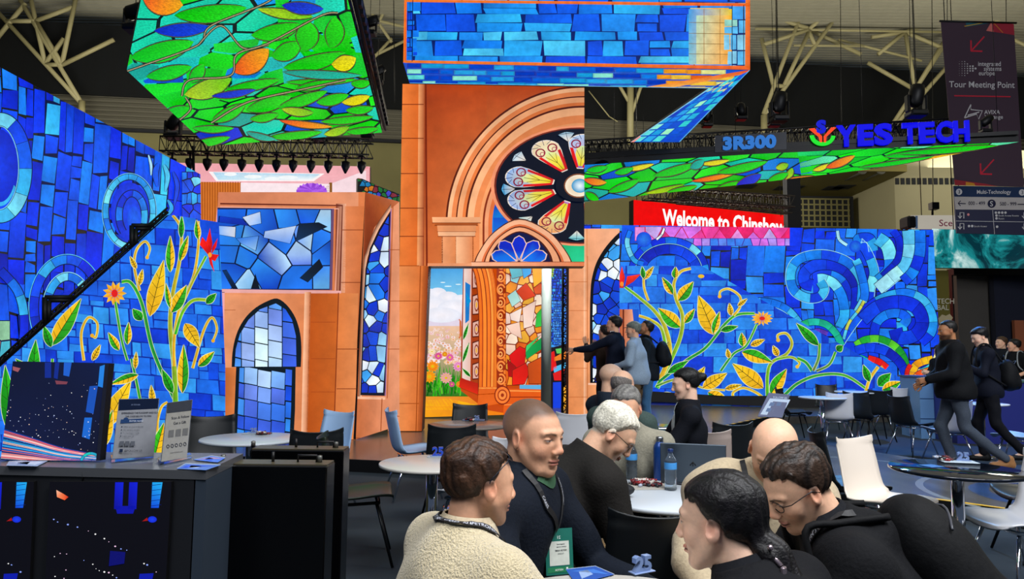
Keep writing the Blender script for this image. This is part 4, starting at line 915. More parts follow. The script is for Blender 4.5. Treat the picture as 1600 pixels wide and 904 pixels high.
def canopies():
    r = wall('led_canopy', 'green stained glass LED canopy hanging from the roof at upper left')
    out = [(232, -60), (198, 110), (325, 228), (597, 207), (528, -60)]
    a = Art((0, 0, 5.5), (0, 0, -1), [out]); a.rnd.seed(8)
    a.poly([(180, -70), (620, -70), (620, 240), (180, 240)], C('#062018')); a.up()
    CL = [C(c) for c in ('#16d0b0', '#18c0b8', '#1290d8', '#18c8a8', '#0a58d4', '#1ed0b8', '#14b8c8', '#14c89c', '#1ad0c8', '#12d020')]
    flow(a, (190, -70, 480, 115), 34, 34, -.30, 2.3, CL, 1.9); 
    flow(a, (190, 85, 620, 240), 24, 19, -.12, 2.6, CG[:4] * 3 + CG + CL[:4], 1.6)
    flow(a, (440, -70, 620, 115), 30, 32, -.1, 1.6, CG[:4] * 3 + CL[:4], 1.9)
    G = (C('#0cc80c'), C('#20e018')); Y = (C('#b8d818'), C('#70d018')); O = (C('#f84c08'), C('#f8b010')); YY = (C('#e8d810'), C('#f0e818')); T = (C('#10a090'), C('#18c8a8')); B_ = (C('#0828c8'), C('#0a48e0'))
    for b, t, w_, c in (((203, 90), (303, 65), 30, G), ((272, 24), (386, 12), 26, G), ((222, -10), (286, 8), 40, O), ((364, 112), (420, 76), 32, O), ((288, 148), (362, 122), 28, Y), ((228, 120), (300, 104), 20, G), ((296, 128), (318, 100), 18, G), ((392, 55), (470, 38), 24, G), ((424, 88), (470, 66), 26, G), ((474, 80), (478, 32), 34, G), ((516, 76), (522, 26), 28, G),
                        ((442, 106), (540, 82), 22, G), ((518, 100), (556, 90), 24, YY), ((352, 140), (438, 124), 14, G), ((402, 14), (490, 26), 14, Y), ((330, 190), (384, 162), 18, G), ((384, 172), (456, 150), 20, G), ((434, 168), (512, 142), 16, G), ((494, 160), (545, 148), 16, G), ((534, 160), (578, 150), 14, YY), ((436, 188), (520, 198), 9, O), ((440, 170), (490, 176), 12, Y), ((250, 180), (300, 168), 18, G), ((300, 200), (366, 200), 10, G), ((296, 226), (360, 214), 12, G), ((420, 214), (504, 206), 12, G), ((506, 210), (546, 198), 12, Y),
                        ((540, 206), (592, 200), 10, G), ((446, 128), (560, 124), 9, G), ((440, 112), (566, 118), 12, T), ((500, 190), (584, 182), 10, G), ((462, 138), (520, 126), 12, G), ((384, 206), (432, 218), 9, T), ((390, 186), (436, 178), 12, G), ((540, 172), (584, 168), 12, G), ((240, 48), (330, 42), 20, B_), ((330, 150), (400, 140), 10, B_), ((440, 8), (506, 14), 18, B_), ((548, 130), (580, 128), 12, G)): lens(a, b, t, w_, *c, bend=4 if w_ > 20 else 2)
    for q in ([(196, 112), (230, 100), (310, 70), (330, 40), (420, 2), (440, -30)], [(310, 70), (345, 40), (380, 75), (420, 70)], [(284, 150), (296, 125), (360, 118), (370, 85), (418, 68), (500, 25), (528, 20)], [(290, 152), (298, 170), (280, 188)], [(330, 192), (386, 160), (470, 140), (540, 125)]):
        P = cr(q, 8); a.line(P, 4.2, C('#0a2414')); a.up(); a.line(P, 1.8, C('#a89870')); a.up()
    a.build('display', GLASSF, r)
    mb = MB(); mb.prism([onplane(x, y, Vector((0, 0, 5.504)), Vector((0, 0, 1))) for x, y in out], (0, 0, 1), .14); mb.build('casing', M_CASE, r)
    # edge beam with a blue side picture
    p = [onplane(x, y, Vector((0, 0, 5.5)), Vector((0, 0, 1))) for x, y in ((528, -60), (597, 207))]; t = (p[1] - p[0]).normalized(); nn = Vector((t.y, -t.x, 0))
    eb = MB()
    for z in (.06, .22, .38): eb.tube([p[0] + nn * .06 + Vector((0, 0, z)), p[1] + nn * .06 + Vector((0, 0, z))], .03, 6)
    for i in range(26):
        q = p[0].lerp(p[1], i / 26) + nn * .06; q2 = p[0].lerp(p[1], (i + .5) / 26) + nn * .06; eb.tube([q + Vector((0, 0, .06)), q2 + Vector((0, 0, .38))], .014, 5); eb.box(tuple(q + nn * .04 + Vector((0, 0, .12))), (.06, .1, .08))
    eb.build('edge_beam', M_CASE, r)
    # right canopy
    r = wall('led_canopy', 'long green stained glass LED canopy under the lettered truss at right')
    out = [(905, 258), (1180, 240.5), (1592, 221.5), (1400, 259), (1180, 286), (905, 316)]
    b = Art((0, 0, 5.5), (0, 0, -1), [out]); b.rnd.seed(12)
    b.poly([(900, 210), (1600, 210), (1600, 320), (900, 320)], C('#062018')); b.up()
    flow(b, (900, 212, 1260, 320), 18, 13, -.18, 3.4, CG, 1.1); flow(b, (1250, 212, 1600, 275), 16, 8, -.16, 5.0, [C('#14d414'), C('#10c810'), C('#58d8a0'), C('#22dc18'), C('#18c860')], .9)
    for q_, t, w_, c in (((912, 280), (948, 285), 10, O), ((915, 300), (936, 312), 10, G), ((1080, 283), (1150, 270), 7, O), ((1008, 302), (1070, 288), 7, Y), ((1205, 284), (1275, 275), 8, O), ((1228, 279), (1238, 262), 9, Y), ((1118, 296), (1160, 284), 12, G), ((975, 265), (1022, 256), 7, YY), ((1094, 256), (1140, 250), 7, YY),
                         ((1270, 266), (1296, 256), 7, YY), ((1290, 262), (1336, 243), 11, O), ((1200, 282), (1232, 270), 11, G), ((1212, 262), (1232, 256), 10, Y), ((1350, 262), (1592, 224), 5, (C('#f8b010'), C('#f8c818'))), ((950, 300), (1000, 280), 11, G), ((1020, 275), (1090, 255), 12, G), ((1120, 270), (1200, 252), 12, G), ((1078, 262), (1100, 250), 12, T), ((1150, 290), (1190, 272), 14, B_),
                         ((1042, 300), (1090, 290), 8, G), ((1380, 245), (1480, 232), 9, G), ((1340, 262), (1460, 244), 6, G), ((1400, 240), (1560, 227), 8, G), ((960, 270), (990, 262), 9, G), ((916, 266), (950, 260), 9, G)): lens(b, q_, t, w_, *c, bend=1.5)
    b.build('display', GLASSF, r)
    mb = MB(); mb.prism([onplane(x, y, Vector((0, 0, 5.504)), Vector((0, 0, 1))) for x, y in out], (0, 0, 1), .12); mb.build('casing', M_CASE, r)
    hang(r, [(960, 262, 5.6), (1150, 250, 5.6), (1350, 240, 5.6), (1560, 225, 5.6)])
canopies()

# ---- hanging beam ---------------------------------------------------------------
def beam():
    r = wall('led_beam', 'hanging blue brick LED beam with an orange edge above the great wall')
    yb = 10.45; zb = onplane(800, 100, Vector((0, yb, 0)), Vector((0, 1, 0))).z
    x0, x1 = gx(631, yb), gx(1172, yb) + .02
    fp = Vector((0, yb, 0)); cl = [[(632, -20), (1172, -14), (1172, 109), (630, 98)]]
    a = Art(fp, (0, -1, 0), cl); a.rnd.seed(19)
    bl = [C(c) for c in ('#0f7cf4', '#1894f4', '#0a5cec', '#28aaf6', '#48c4f8', '#0c50e6', '#1c8cf4')]
    a.bricks((628, -20, 1176, 112), 58, 21, bl, C('#04206c'), .9, .35, 1.25)
    for i in range(6):
        for j in range(5):
            t = j / 5; q = [(1078 + 12 * j, 12 + i * 15), (1091 + 12 * j, 12 + i * 15), (1091 + 12 * j, 26 + i * 15), (1078 + 12 * j, 26 + i * 15)]
            a.cell(q, mix(C('#c8dcc0'), C('#ffb010'), min(1, .3 + t * 1.4)) if i < 6 and j < 5 else 0, .35, 1.15)
    a.up(); a.quadgrad(1076, 14, 1144, 100, C('#38a0ec'), C('#f0d020'), C('#ffa808'), C('#80c8d0'), 1, 3); a.up(); a.quadgrad(1088, 24, 1144, 100, C('#b0d8c0'), C('#ffb808'), C('#ffa008'), C('#d8d8a0'), 3, 3); a.up()
    for x in (1100, 1125): a.line([(x, 14), (x, 100)], .8, C('#a86010'))
    for y in (35, 52, 68, 84): a.line([(1076, y), (1144, y + 1)], .8, C('#806020'))
    a.up(); a.bricks((1144, 5, 1166, 106), 16, 20, [C('#58b8f0'), C('#80c8e8'), C('#40a0f0'), C('#90d0c0')], C('#04206c'), .8)
    a.bricks((636, 0, 645, 96), 12, 14, [C('#1078f0'), C('#0848e0')], C('#04206c'), .7)
    for q in ([(632, 94), (1172, 103), (1172, 110), (632, 99)], [(630, -20), (636, -20), (635, 96), (630, 98)], [(1165, -20), (1173, -20), (1173, 109), (1164, 104)], [(630, -1), (1172, 5), (1172, 10), (630, 3)]): a.poly(q, [C('#f88030'), C('#f06820'), C('#e85c18'), C('#f07828')])
    a.up(); a.line([(645, 0), (644, 96)], 1.2, C('#04103c')); a.line([(1144, 8), (1144, 103)], 1.2, C('#04103c')); a.line([(1162, 8), (1162, 103)], 1.2, C('#302010')); a.up()
    a.build('display', GLASS, r)
    # underside, in world metres
    z = zb
    und = [(630, 98), (1172, 109.5), (1107, 138), (640, 130)]; arm = [(1107, 138), (1172, 109.5), (1062, 222), (985, 222)]
    u = Art((0, 0, z), (0, 0, -1), [und, arm]); u.rnd.seed(21)
    U0 = [C(c) for c in ('#0a64e0', '#1080ec', '#0848d0', '#28a8ec', '#60e0e0', '#90f0d8', '#0a3cc0', '#18a0e0')]
    u.poly([(620, 90), (1180, 90), (1180, 230), (620, 230)], C('#0a50c8')); u.up()
    for j in range(4):
        x = 636
        while x < 1120:
            w_ = u.rnd.uniform(18, 44); y = 98 + j * 9 + (x - 636) * .022; c = U0[u.rnd.randrange(8)]
            if x > 1010 + j * 8: c = [C('#f8a020'), C('#f06818'), C('#f8c840'), C('#e8e890')][u.rnd.randrange(4)]
            P = [(x, y + 1), (x + w_, y + 1), (x + w_, y + 8), (x, y + 8)]; u.poly(P, mul(c, .7)); u.poly([(x + 2, y + 2), (x + w_ - 2, y + 2), (x + w_ - 2, y + 7), (x + 2, y + 7)], c); x += w_
    u.up(); u.poly([(990, 139), (1172, 109), (1172, 114), (1040, 139)], [C('#f8a020'), C('#e84c10'), C('#f06018'), C('#f8b848')]); u.up()
    for i in range(9):
        for j in range(5):
            def Q(s_, t): # s along arm, t across
                A = (1107 + (985 - 1107) * s_, 138 + (222 - 138) * s_); B = (1172 + (1062 - 1172) * s_, 109.5 + (222 - 109.5) * s_); return (A[0] + (B[0] - A[0]) * t, A[1] + (B[1] - A[1]) * t)
            s0, t0 = i / 9, j / 5; c = U0[u.rnd.randrange(8)] if j not in (2,) else [C('#50e0d8'), C('#a0f4c0'), C('#0a50d0'), C('#30b8e8')][(i * 7) % 4]
            if j >= 3: c = [C('#0a58e0'), C('#20b8e0'), C('#0848d0'), C('#30d0d0')][u.rnd.randrange(4)]
            u.poly([Q(s0 + .01, t0 + .02), Q(s0 + .10, t0 + .02), Q(s0 + .10, t0 + .18), Q(s0 + .01, t0 + .18)], c)
    u.up(); u.line([(1172, 110), (1062, 222)], 3, C('#58b0e8')); u.line([(1107, 139), (985, 222)], 2, C('#80c8e8')); u.line([(1000, 212), (985, 224)], 4, C('#f09080')); u.line([(640, 130), (1107, 138)], 1.6, C('#70c0f0')); u.up()
    u.build('underside', GLASSF if False else GLASS, r)
    P = lambda L: [onplane(x, y, Vector((0, 0, z + .006)), Vector((0, 0, 1))) for x, y in L]
    mb = MB(); mb.prism([v + Vector((0, .012, 0)) for v in P(und)], (0, 0, 1), 1.05); mb.prism(P(arm), (0, 0, 1), .04); mb.build('casing', M_CASE, r)
beam()

# ---- far screens ----------------------------------------------------------------
def far_screens():
    r = wall('led_wall', 'far LED screen showing a pink room with a skylight and wooden slats')
    p0, n = vplane((gx(260, 18), 18), (gx(578, 18), 18)); cl = [[(270, 254), (578, 260), (578, 600), (262, 600)]]
    a = Art(p0, n, cl); a.poly([(255, 250), (580, 250), (580, 600), (255, 600)], C('#f0a8b0')); a.quadgrad(255, 253, 579, 286, C('#e89898'), C('#f0b0b4'), C('#f8ccd0'), C('#f0b0b8'), 4, 2); a.up()
    a.poly([(326, 268), (507, 271), (490, 283), (338, 283)], C('#fdf4f4')); a.poly([(333, 269), (500, 272), (486, 281), (341, 281)], [C('#58c0e8'), C('#70c8ea'), C('#f0f8fa'), C('#b8e4f4')]); a.up()
    for x, y, w_ in ((360, 272, 10), (395, 276, 14), (450, 277, 16), (425, 279, 12)): a.disc(x, y, w_, 3, C('#f4fafc'), 12)
    a.poly([(313, 284), (376, 285), (376, 300), (341, 302), (336, 360), (300, 360)], C('#d4742c')); a.up()
    for x in range(300, 378, 4): a.line([(x, 284), (x, 360)], 1.3, C('#a04c14'))
    a.up(); a.poly([(376, 285), (515, 287), (515, 302), (376, 302)], C('#fbe8ec')); a.poly([(515, 285), (519, 285), (519, 303), (500, 303)], C('#8a5820')); a.poly([(519, 286), (572, 266), (572, 304), (519, 304)], C('#f8dce2')); a.up()
    for k in range(12):
        t = math.radians(k * 16); a.line([(487, 300), (487 + 24 * math.cos(t), 300 - 14 * math.sin(t))], 6, C('#9040d0') if k % 2 else C('#b868f0'))
    a.up(); a.line([(572, 262), (578, 262), (578, 420)], 2, C('#e88890')); a.up()
    a.build('display', PLAIN, r); casing(r, a, cl, .15, M_CASE)
    r = wall('led_wall', 'small colourful LED panel peeking over the orange facade'); p0, n = vplane((gx(555, 14), 14), (gx(630, 14.5), 14.5)); cl = [[(559, 278), (566, 279), (590, 290), (624, 303), (624, 600), (559, 600)]]
    a = Art(p0, n, cl); a.rnd.seed(2); a.mosaic((555, 275, 630, 332), 0, [C('#1c6a30'), C('#c87018'), C('#1878b0'), C('#802838'), C('#181818'), C('#4040c0')], C('#0a0a10'), .7, 1.2, jgrid(a.rnd, (555, 275, 630, 332), 8, 8)); a.build('display', PLAIN, r); casing(r, a, cl, .1, M_CASE)
    # yellow-green lantern on the pink room's wooden edge is part of that picture
    r = wall('led_sign', 'red hanging LED banner reading Welcome to Chinshow'); p0, n = vplane((gx(990, 24), 24), (gx(1234, 26.5), 26.5)); cl = [[(990, 312), (1234, 337), (1234, 560), (990, 560)]]
    a = Art(p0, n, cl); a.poly([(985, 305), (1240, 305), (1240, 570), (985, 570)], C('#f00808')); a.up()
    a.text('Welcome to Chinshow', 1036, 350, 23.5, C('#ffffff'), .035, .60, slope=.085); a.build('display', PLAIN, r); casing(r, a, cl, .3, M_CASE); hang(r, [(995, 316, 24.2), (1220, 338, 26)])
    r = wall('led_wall', 'teal LED screen of foaming water at the right edge'); p0, n = vplane((gx(1455, 18.5), 18.5), (gx(1640, 17.5), 17.5)); cl = [[(1456, 357), (1660, 366), (1660, 420), (1458, 418)]]
    a = Art(p0, n, cl); a.poly([(1450, 350), (1670, 350), (1670, 430), (1450, 430)], C('#07454e'))
    m = ledmat('led water', 3.2, .05, 1.0); a.build('display', m, r); casing(r, a, cl, .2, M_CASE); hang(r, [(1490, 362, 18.5), (1620, 366, 18)])
    nt = m.node_tree; ramp = nt.nodes.new('ShaderNodeValToRGB'); nz = [x for x in nt.nodes if x.type == 'TEX_NOISE'][0]; nz.inputs['Distortion'].default_value = 1.6; nz.inputs['Detail'].default_value = 9; nz.inputs['Scale'].default_value = .9
    e = ramp.color_ramp.elements; e[0].position = .42; e[0].color = (*C('#04303a'), 1); e[1].position = .66; e[1].color = (*C('#d8f0ec'), 1); k = ramp.color_ramp.elements.new(.53); k.color = (*C('#1a8c90'), 1)
    nt.links.new(nz.outputs[0], ramp.inputs[0]); nt.links.new(ramp.outputs[0], nt.nodes['Principled BSDF'].inputs['Emission Color'])
far_screens()
# ------------------------------------------------------------------ the hall
M_CARPET = pmat('blue grey carpet', '#222d35', .95, bump=.5, scale=260, var=.18)
M_STAGE = pmat('polished vinyl stage floor', '#5a564f', .26, bump=.03, scale=6, var=.25, spec=.6, stretch=(1, .12, 1))
M_BEIGE = pmat('beige hall wall', '#8a8458', .85, var=.08, scale=.6)
M_ROOF = pmat('corrugated roof sheet', '#a5a290', .7, var=.05, scale=2)
M_CURT = pmat('black drape', '#04080d', .95, var=.3, scale=2, stretch=(1, 1, .1))
M_SIDING = pmat('louvred siding', '#6a675a', .8)
M_STRUT = pmat('cream painted steel', '#b0a87c', .55)
M_BLACK = pmat('matt black metal', '#0a0a0c', .5, .4)
M_DARKW = pmat('dark charcoal wall', '#22242a', .9, var=.1, scale=1)
def struct(name, mb, mat, parent=None):
    o = mb.build(name, mat, parent)
    if not parent: o['kind'] = 'structure'
    return o
struct('floor', MB().box((0, 18, -.05), (70, 60, .1)), M_CARPET)
# stage: low platform whose edge cuts a lane on the right
sp = [(-13, 9.0), (-6, 8.8), (-2.0, 8.45), (3.1, 7.35), (3.75, 6.55), (4.5, 5.85), (9.5, 4.4), (9.5, 8.6), (5.6, 7.9), (3.47, 12.2), (5.2, 14.4), (12.4, 16.1), (12.4, 21), (-13, 21)]
st = MB().prism([(x, y, .0) for x, y in sp], (0, 0, 1), .145); so = struct('floor_stage', st, M_STAGE)
M_HAZ = pmat('hazard tape', '#d8a818', .5)
nt = M_HAZ.node_tree; wv = nt.nodes.new('ShaderNodeTexWave'); wv.inputs['Scale'].default_value = 1.3; wv.bands_direction = 'DIAGONAL'; tc_ = nt.nodes.new('ShaderNodeTexCoord')
rp = nt.nodes.new('ShaderNodeValToRGB'); rp.color_ramp.interpolation = 'CONSTANT'; rp.color_ramp.elements[0].color = (.02, .02, .02, 1); rp.color_ramp.elements[1].position = .5; rp.color_ramp.elements[1].color = (*C('#e0b020'), 1)
nt.links.new(tc_.outputs['Object'], wv.inputs[0]); nt.links.new(wv.outputs[1], rp.inputs[0]); nt.links.new(rp.outputs[0], nt.nodes['Principled BSDF'].inputs['Base Color'])
def edge_run(pts_, name):
    k = MB(); h = MB()
    for (a, b) in zip(pts_[:-1], pts_[1:]):
        a = Vector((*a, 0)); b = Vector((*b, 0)); t = (b - a).normalized(); n = Vector((t.y, -t.x, 0))
        k.prism([a + n * .002 + Vector((0, 0, .0)), b + n * .002, b + n * .002 + Vector((0, 0, .142)), a + n * .002 + Vector((0, 0, .142))], n, .012)
        h.prism([a + n * .0025 - n * .04 + Vector((0, 0, .1462)), a + n * .016 + Vector((0, 0, .1462)), b + n * .016 + Vector((0, 0, .1462)), b - n * .04 + Vector((0, 0, .1462))], (0, 0, 1), .003)
    struct(name, k, M_BLACK); return h
edge_run(sp[1:4], 'trim_1')
h1 = edge_run(sp[3:7], 'trim_2'); struct('trim_3', h1, M_HAZ)
h2 = edge_run([sp[9], sp[10]], 'trim_4'); struct('trim_5', h2, M_HAZ)
# curved floor print on the stage near the right
M_PRINT = [pmat('stage print pale', '#8d8f86', .2), pmat('stage print blue', '#35507c', .2)]
for i, (cx_, cy_, r_, a0, a1) in enumerate(((5.2, 6.6, 1.25, 20, 200), (5.2, 6.6, .75, 0, 230), (3.9, 8.2, .8, -30, 140), (2.3, 9.6, .9, 0, 180))):
    mb = MB(); L_ = [(cx_ + r_ * math.cos(math.radians(a0 + (a1 - a0) * k / 24)), cy_ + r_ * math.sin(math.radians(a0 + (a1 - a0) * k / 24))) for k in range(25)]
    A, B = offs(L_, .07 + .1 * (i % 2))
    for k in range(24): mb.add([(*A[k], .1455), (*A[k + 1], .1455), (*B[k + 1], .1455), (*B[k], .1455)], [(0, 1, 2, 3)])
    struct('trim_%d' % (6 + i), mb, M_PRINT[i % 2])
# back wall, siding band, drape band
bw = [(-46, 33.0), (46, 43.0)]
def bwall(name, z0, z1, off, mat, th=.2, ribs=0):
    a = Vector((bw[0][0], bw[0][1], 0)); b = Vector((bw[1][0], bw[1][1], 0)); t = (b - a).normalized(); n = Vector((t.y, -t.x, 0)) * (1 if (Vector((t.y, -t.x, 0)).y < 0) else -1)
    mb = MB(); mb.prism([a + n * off + Vector((0, 0, z0)), b + n * off + Vector((0, 0, z0)), b + n * off + Vector((0, 0, z1)), a + n * off + Vector((0, 0, z1))], -n, th)
    for k in range(ribs):
        z = z0 + (z1 - z0) * (k + .5) / ribs; mb.tube([a + n * (off + .03) + Vector((0, 0, z)), b + n * (off + .03) + Vector((0, 0, z))], .05, 6)
    return struct(name, mb, mat)
bwall('wall_back', 0, 12.6, 0, M_BEIGE); bwall('wall_siding', 12.6, 14.3, .1, M_SIDING, ribs=7); o = bwall('curtain', 14.3, 18.05, .3, M_CURT); o['kind'] = 'structure'
bwall('wall_rail', 12.45, 12.6, .3, M_DARKW)
mb = MB(); mb.box((0, 26, 19.2), (96, 40, .2))
for k in range(60): mb.box((0, 24 + k * .33, 19.08), (96, .16, .06))
struct('ceiling', mb, M_ROOF)
struct('wall_left', MB().box((-34, 18, 9.5), (.3, 60, 19)), M_BEIGE); struct('wall_right', MB().box((34.5, 18, 9.5), (.3, 60, 19)), M_BEIGE)

# roof struts: each cluster one welded frame
def frame(label, lines, Y, r=.11, group=None):
    mb = MB()
    for l in lines:
        mb.tube([at(l[0], l[1], Y), at(l[2], l[3], Y + (l[4] if len(l) > 4 else 0))], r if len(l) < 6 else l[5], 8)
    o = mb.build('roof_truss', M_STRUT); return prop(o, label, 'truss', kind='thing')
frame('cream steel roof strut cluster meeting above the left swirl wall', [(8, -40, 128, 162), (-30, -10, 126, 160), (120, -10, 97, 100), (44, -20, 71, 101), (10, 33, 56, 33), (-5, 60, 40, 5), (55, 33, 114, 11), (71, 101, 98, 101), (98, 101, 178, 62), (56, 33, 97, 100), (128, 158, 128, 190, 0, .16), (70, 100, 100, 60)], 34.5)
frame('cream steel roof strut between the canopy and the hanging beam', [(560, -10, 612, 66), (612, -10, 590, 40), (575, 100, 612, 60), (575, 92, 640, 60), (540, 20, 640, 44)], 36, .08)
frame('cream steel post and struts behind the sloping end of the hanging beam', [(985, 120, 985, 225, 0, .18), (1010, 110, 988, 175), (960, 120, 983, 160), (920, 142, 952, 182, 0, .03), (952, 182, 965, 190, 0, .03)], 36.5, .09)
frame('cream steel strut cluster above the station number sign', [(1266, -15, 1193, 178), (1334, -12, 1194, 182), (1206, 133, 1228, 135), (1190, 60, 1208, 132), (1265, 48, 1225, 134), (1185, 20, 1262, 44), (1262, 46, 1273, 70), (1264, 46, 1320, -5), (1180, 45, 1472, 50, 0, .07), (1192, 70, 1265, 46), (1240, 71, 1350, 72, 0, .06), (1194, 180, 1194, 240, 0, .18)], 36.5)
frame('cream steel strut cluster above the blue letters', [(1414, 48, 1430, 140), (1492, 45, 1396, 192), (1510, 70, 1402, 192), (1356, 98, 1427, 139), (1427, 139, 1450, 140), (1414, 50, 1372, 85), (1414, 50, 1505, 20), (1414, 50, 1480, 78), (1310, 62, 1440, 95, 0, .07), (1264, 46, 1345, 85), (1430, 140, 1478, 60), (1414, 50, 1362, 58)], 37)
frame('cream steel strut over the dark tour banner', [(1600, 10, 1545, 40), (1560, -10, 1640, 40), (1500, 5, 1620, -5, 0, .07), (1580, 60, 1640, 90)], 36, .09)
# suspension cables
for i, (x, y0, y1, Y) in enumerate(((1313, -10, 230, 15.2), (1421, -10, 195, 14.8), (1212, -10, 190, 14.5), (1456, -10, 342, 24), (302, 240, 300, 16), (615, -10, 160, 20), (1004, 120, 250, 15.5))):
    o = MB().tube([at(x, y0, Y), at(x + 2, y1, Y)], .007 if Y < 18 else .013, 5).build('suspension_cable', M_BLACK)
    prop(o, ['thin black cable dropping to the round logo', 'thin black cable dropping to the last blue letters', 'thin black cable right of the beam arm', 'thin black cable holding the white scent banner', 'short black rod beneath the left lamp truss', 'thin black cable left of the hanging beam', 'thin black cable beside the steel post'][i], 'cable')
# beige gallery at the right with its soffit and dark slot windows
g = MB(); p = at(1398, 300, 30); g.box((p.x + 9, 33, 5.0), (18, 6, 10.6)); struct('wall_gallery', g, pmat('pale gallery wall', '#a09a7c', .85, var=.05, scale=.5))
g = MB(); q = at(1090, 300, 30)
g.box(((q.x + p.x) / 2, 32.5, 9.2), (p.x - q.x, 7, .3)); struct('wall_soffit', g, pmat('olive soffit', '#8c8148', .85, var=.06, scale=.5))
g = MB()
for px_ in (1110, 1165, 1225, 1240, 1302, 1318): v = onz(px_, 294 - (px_ % 7), 9.04); g.box(tuple(v), (.8, .8, .02))
struct('trim_20', g, M_DARKW)
g = MB()
for k in range(24): v = at(1402 + k * 8.6, 283, 29.98); g.box(tuple(v), (.15, .03, .28))
struct('trim_21', g, M_DARKW)
for px_ in (1346, 1375): 
    v = at(px_, 266, 29.2); o = MB().lathe([(.0, 0), (.14, .0), (.2, .05), (.2, .12), (.16, .12)], 16, M=Matrix.Translation(v) @ Matrix.Rotation(math.radians(90), 4, 'X')).build('ventilation_nozzle', pmat('grey nozzle', '#5a5a50', .6)); prop(o, 'round grey air nozzle under the canopy, %s of the two' % ('left' if px_ < 1360 else 'right'), 'air vent')
    MB().tube([v + Vector((0, .0, 0)), Vector((v.x, 30.6, v.z))], .12, 10).build('duct', pmat('grey nozzle', '#5a5a50', .6), o)
r_ = empty('vent_grille', label='dark square vent grille on the beige wall between the red banner and gallery', cat='vent')
a, b = at(1236, 306, 33), at(1334, 360, 33); g = MB().box(((a.x + b.x) / 2, 33, (a.z + b.z) / 2), (b.x - a.x, .1, a.z - b.z)); g.build('backing', M_DARKW, r_)
g = MB()
for i in range(10): x = a.x + .25 + (b.x - a.x - .5) * i / 9; g.box((x, 32.93, (a.z + b.z) / 2), (.07, .03, a.z - b.z - .3))
for j in range(6): z = b.z + .15 + (a.z - b.z - .3) * j / 5; g.box(((a.x + b.x) / 2, 32.92, z), (b.x - a.x - .4, .03, .07))
g.build('grid', pmat('beige grid', '#8a8458', .8), r_)
# booth at the far right
def wbox(name, x0, y0, x1, y1, Y, th, mat, kind=None):
    a, b = at(x0, y0, Y), at(x1, y1, Y); o = MB().box(((a.x + b.x) / 2, Y + th / 2, (a.z + b.z) / 2), (b.x - a.x, th, a.z - b.z)).build(name, mat)
    if kind: o['kind'] = kind
    return o
wbox('wall_booth', 1494, 421, 1700, 800, 19.2, .2, pmat('brown grey booth wall', '#4c4844', .9, var=.1, scale=1), 'structure'); wbox('wall_booth_dark', 1552, 430, 1700, 790, 18.9, .2, pmat('navy booth wall', '#14182c', .9), 'structure')
wbox('wall_booth_edge', 1490, 419, 1700, 431, 18.8, .3, M_BLACK, 'structure'); wbox('trim_22', 1489, 425, 1496, 645, 18.9, .2, M_BLACK, 'structure')
wbox('trim_23', 1585, 500, 1602, 548, 18.7, .1, pmat('dull orange panel', '#9c5636', .8), 'structure')
r_ = empty('booth_panel', label='olive booth panel with white letters TECH and BAL', cat='sign'); Y = 18.4
a, b = at(1462, 422, Y), at(1491, 632, Y); MB().box(((a.x + b.x) / 2, Y + .06, b.z / 2 + a.z / 2), (b.x - a.x, .1, a.z - b.z)).build('panel', pmat('olive panel', '#6c6420', .8), r_)
A = Art((0, Y, 0), (0, -1, 0), [[(1462, 424), (1491, 424), (1491, 515), (1462, 515)]]); A.layer = 2
A.text('TECH', 1464, 474, 8, C('#d8d4c0'), True, .95); A.text('BAL', 1464, 484, 8, C('#d8d4c0'), True, .95); A.poly([(1466, 497), (1472, 491), (1478, 493), (1484, 490), (1489, 496), (1485, 503), (1478, 506), (1473, 502), (1467, 505)], C('#c8b890')); A.build('lettering', vcmat('printed panel', .7), r_)

# ------------------------------------------------------------------ hanging lattice trusses
def lattice(mb, a, b, s, n, r=.02, up=Vector((0, 0, 1))):
    a, b = Vector(a), Vector(b); t = (b - a).normalized(); e = t.cross(up).normalized(); c = [(e * i + up * j) * s / 2 for i, j in ((-1, -1), (1, -1), (1, 1), (-1, 1))]
    for k in c: mb.tube([a + k, b + k], r, 6)
    for i in range(n):
        p, q = a.lerp(b, i / n), a.lerp(b, (i + 1) / n)
        for k in range(4):
            k2 = (k + 1) % 4; mb.tube([p + c[k], q + c[k2]] if i % 2 else [p + c[k2], q + c[k]], r * .5, 4, caps=False)
        for k in range(4): mb.tube([p + c[k], p + c[(k + 1) % 4]], r * .5, 4, caps=False)
def hang_light(px_, py_, Y, k, lab):
    t = empty('stage_light', label=lab, cat='stage light', group='lamps along the hanging truss'); v = at(px_, py_, Y); t.location = v
    MB().tube([(0, 0, .12), (0, 0, .02)], .025, 6).box((0, 0, .13), (.1, .1, .05)).build('clamp', M_BLACK, t)
    MB().lathe([(.03, .03), (.10, .0), (.10, -.10), (.05, -.2), (.02, -.26)], 10).build('lamp_body', M_BLACK, t); return t
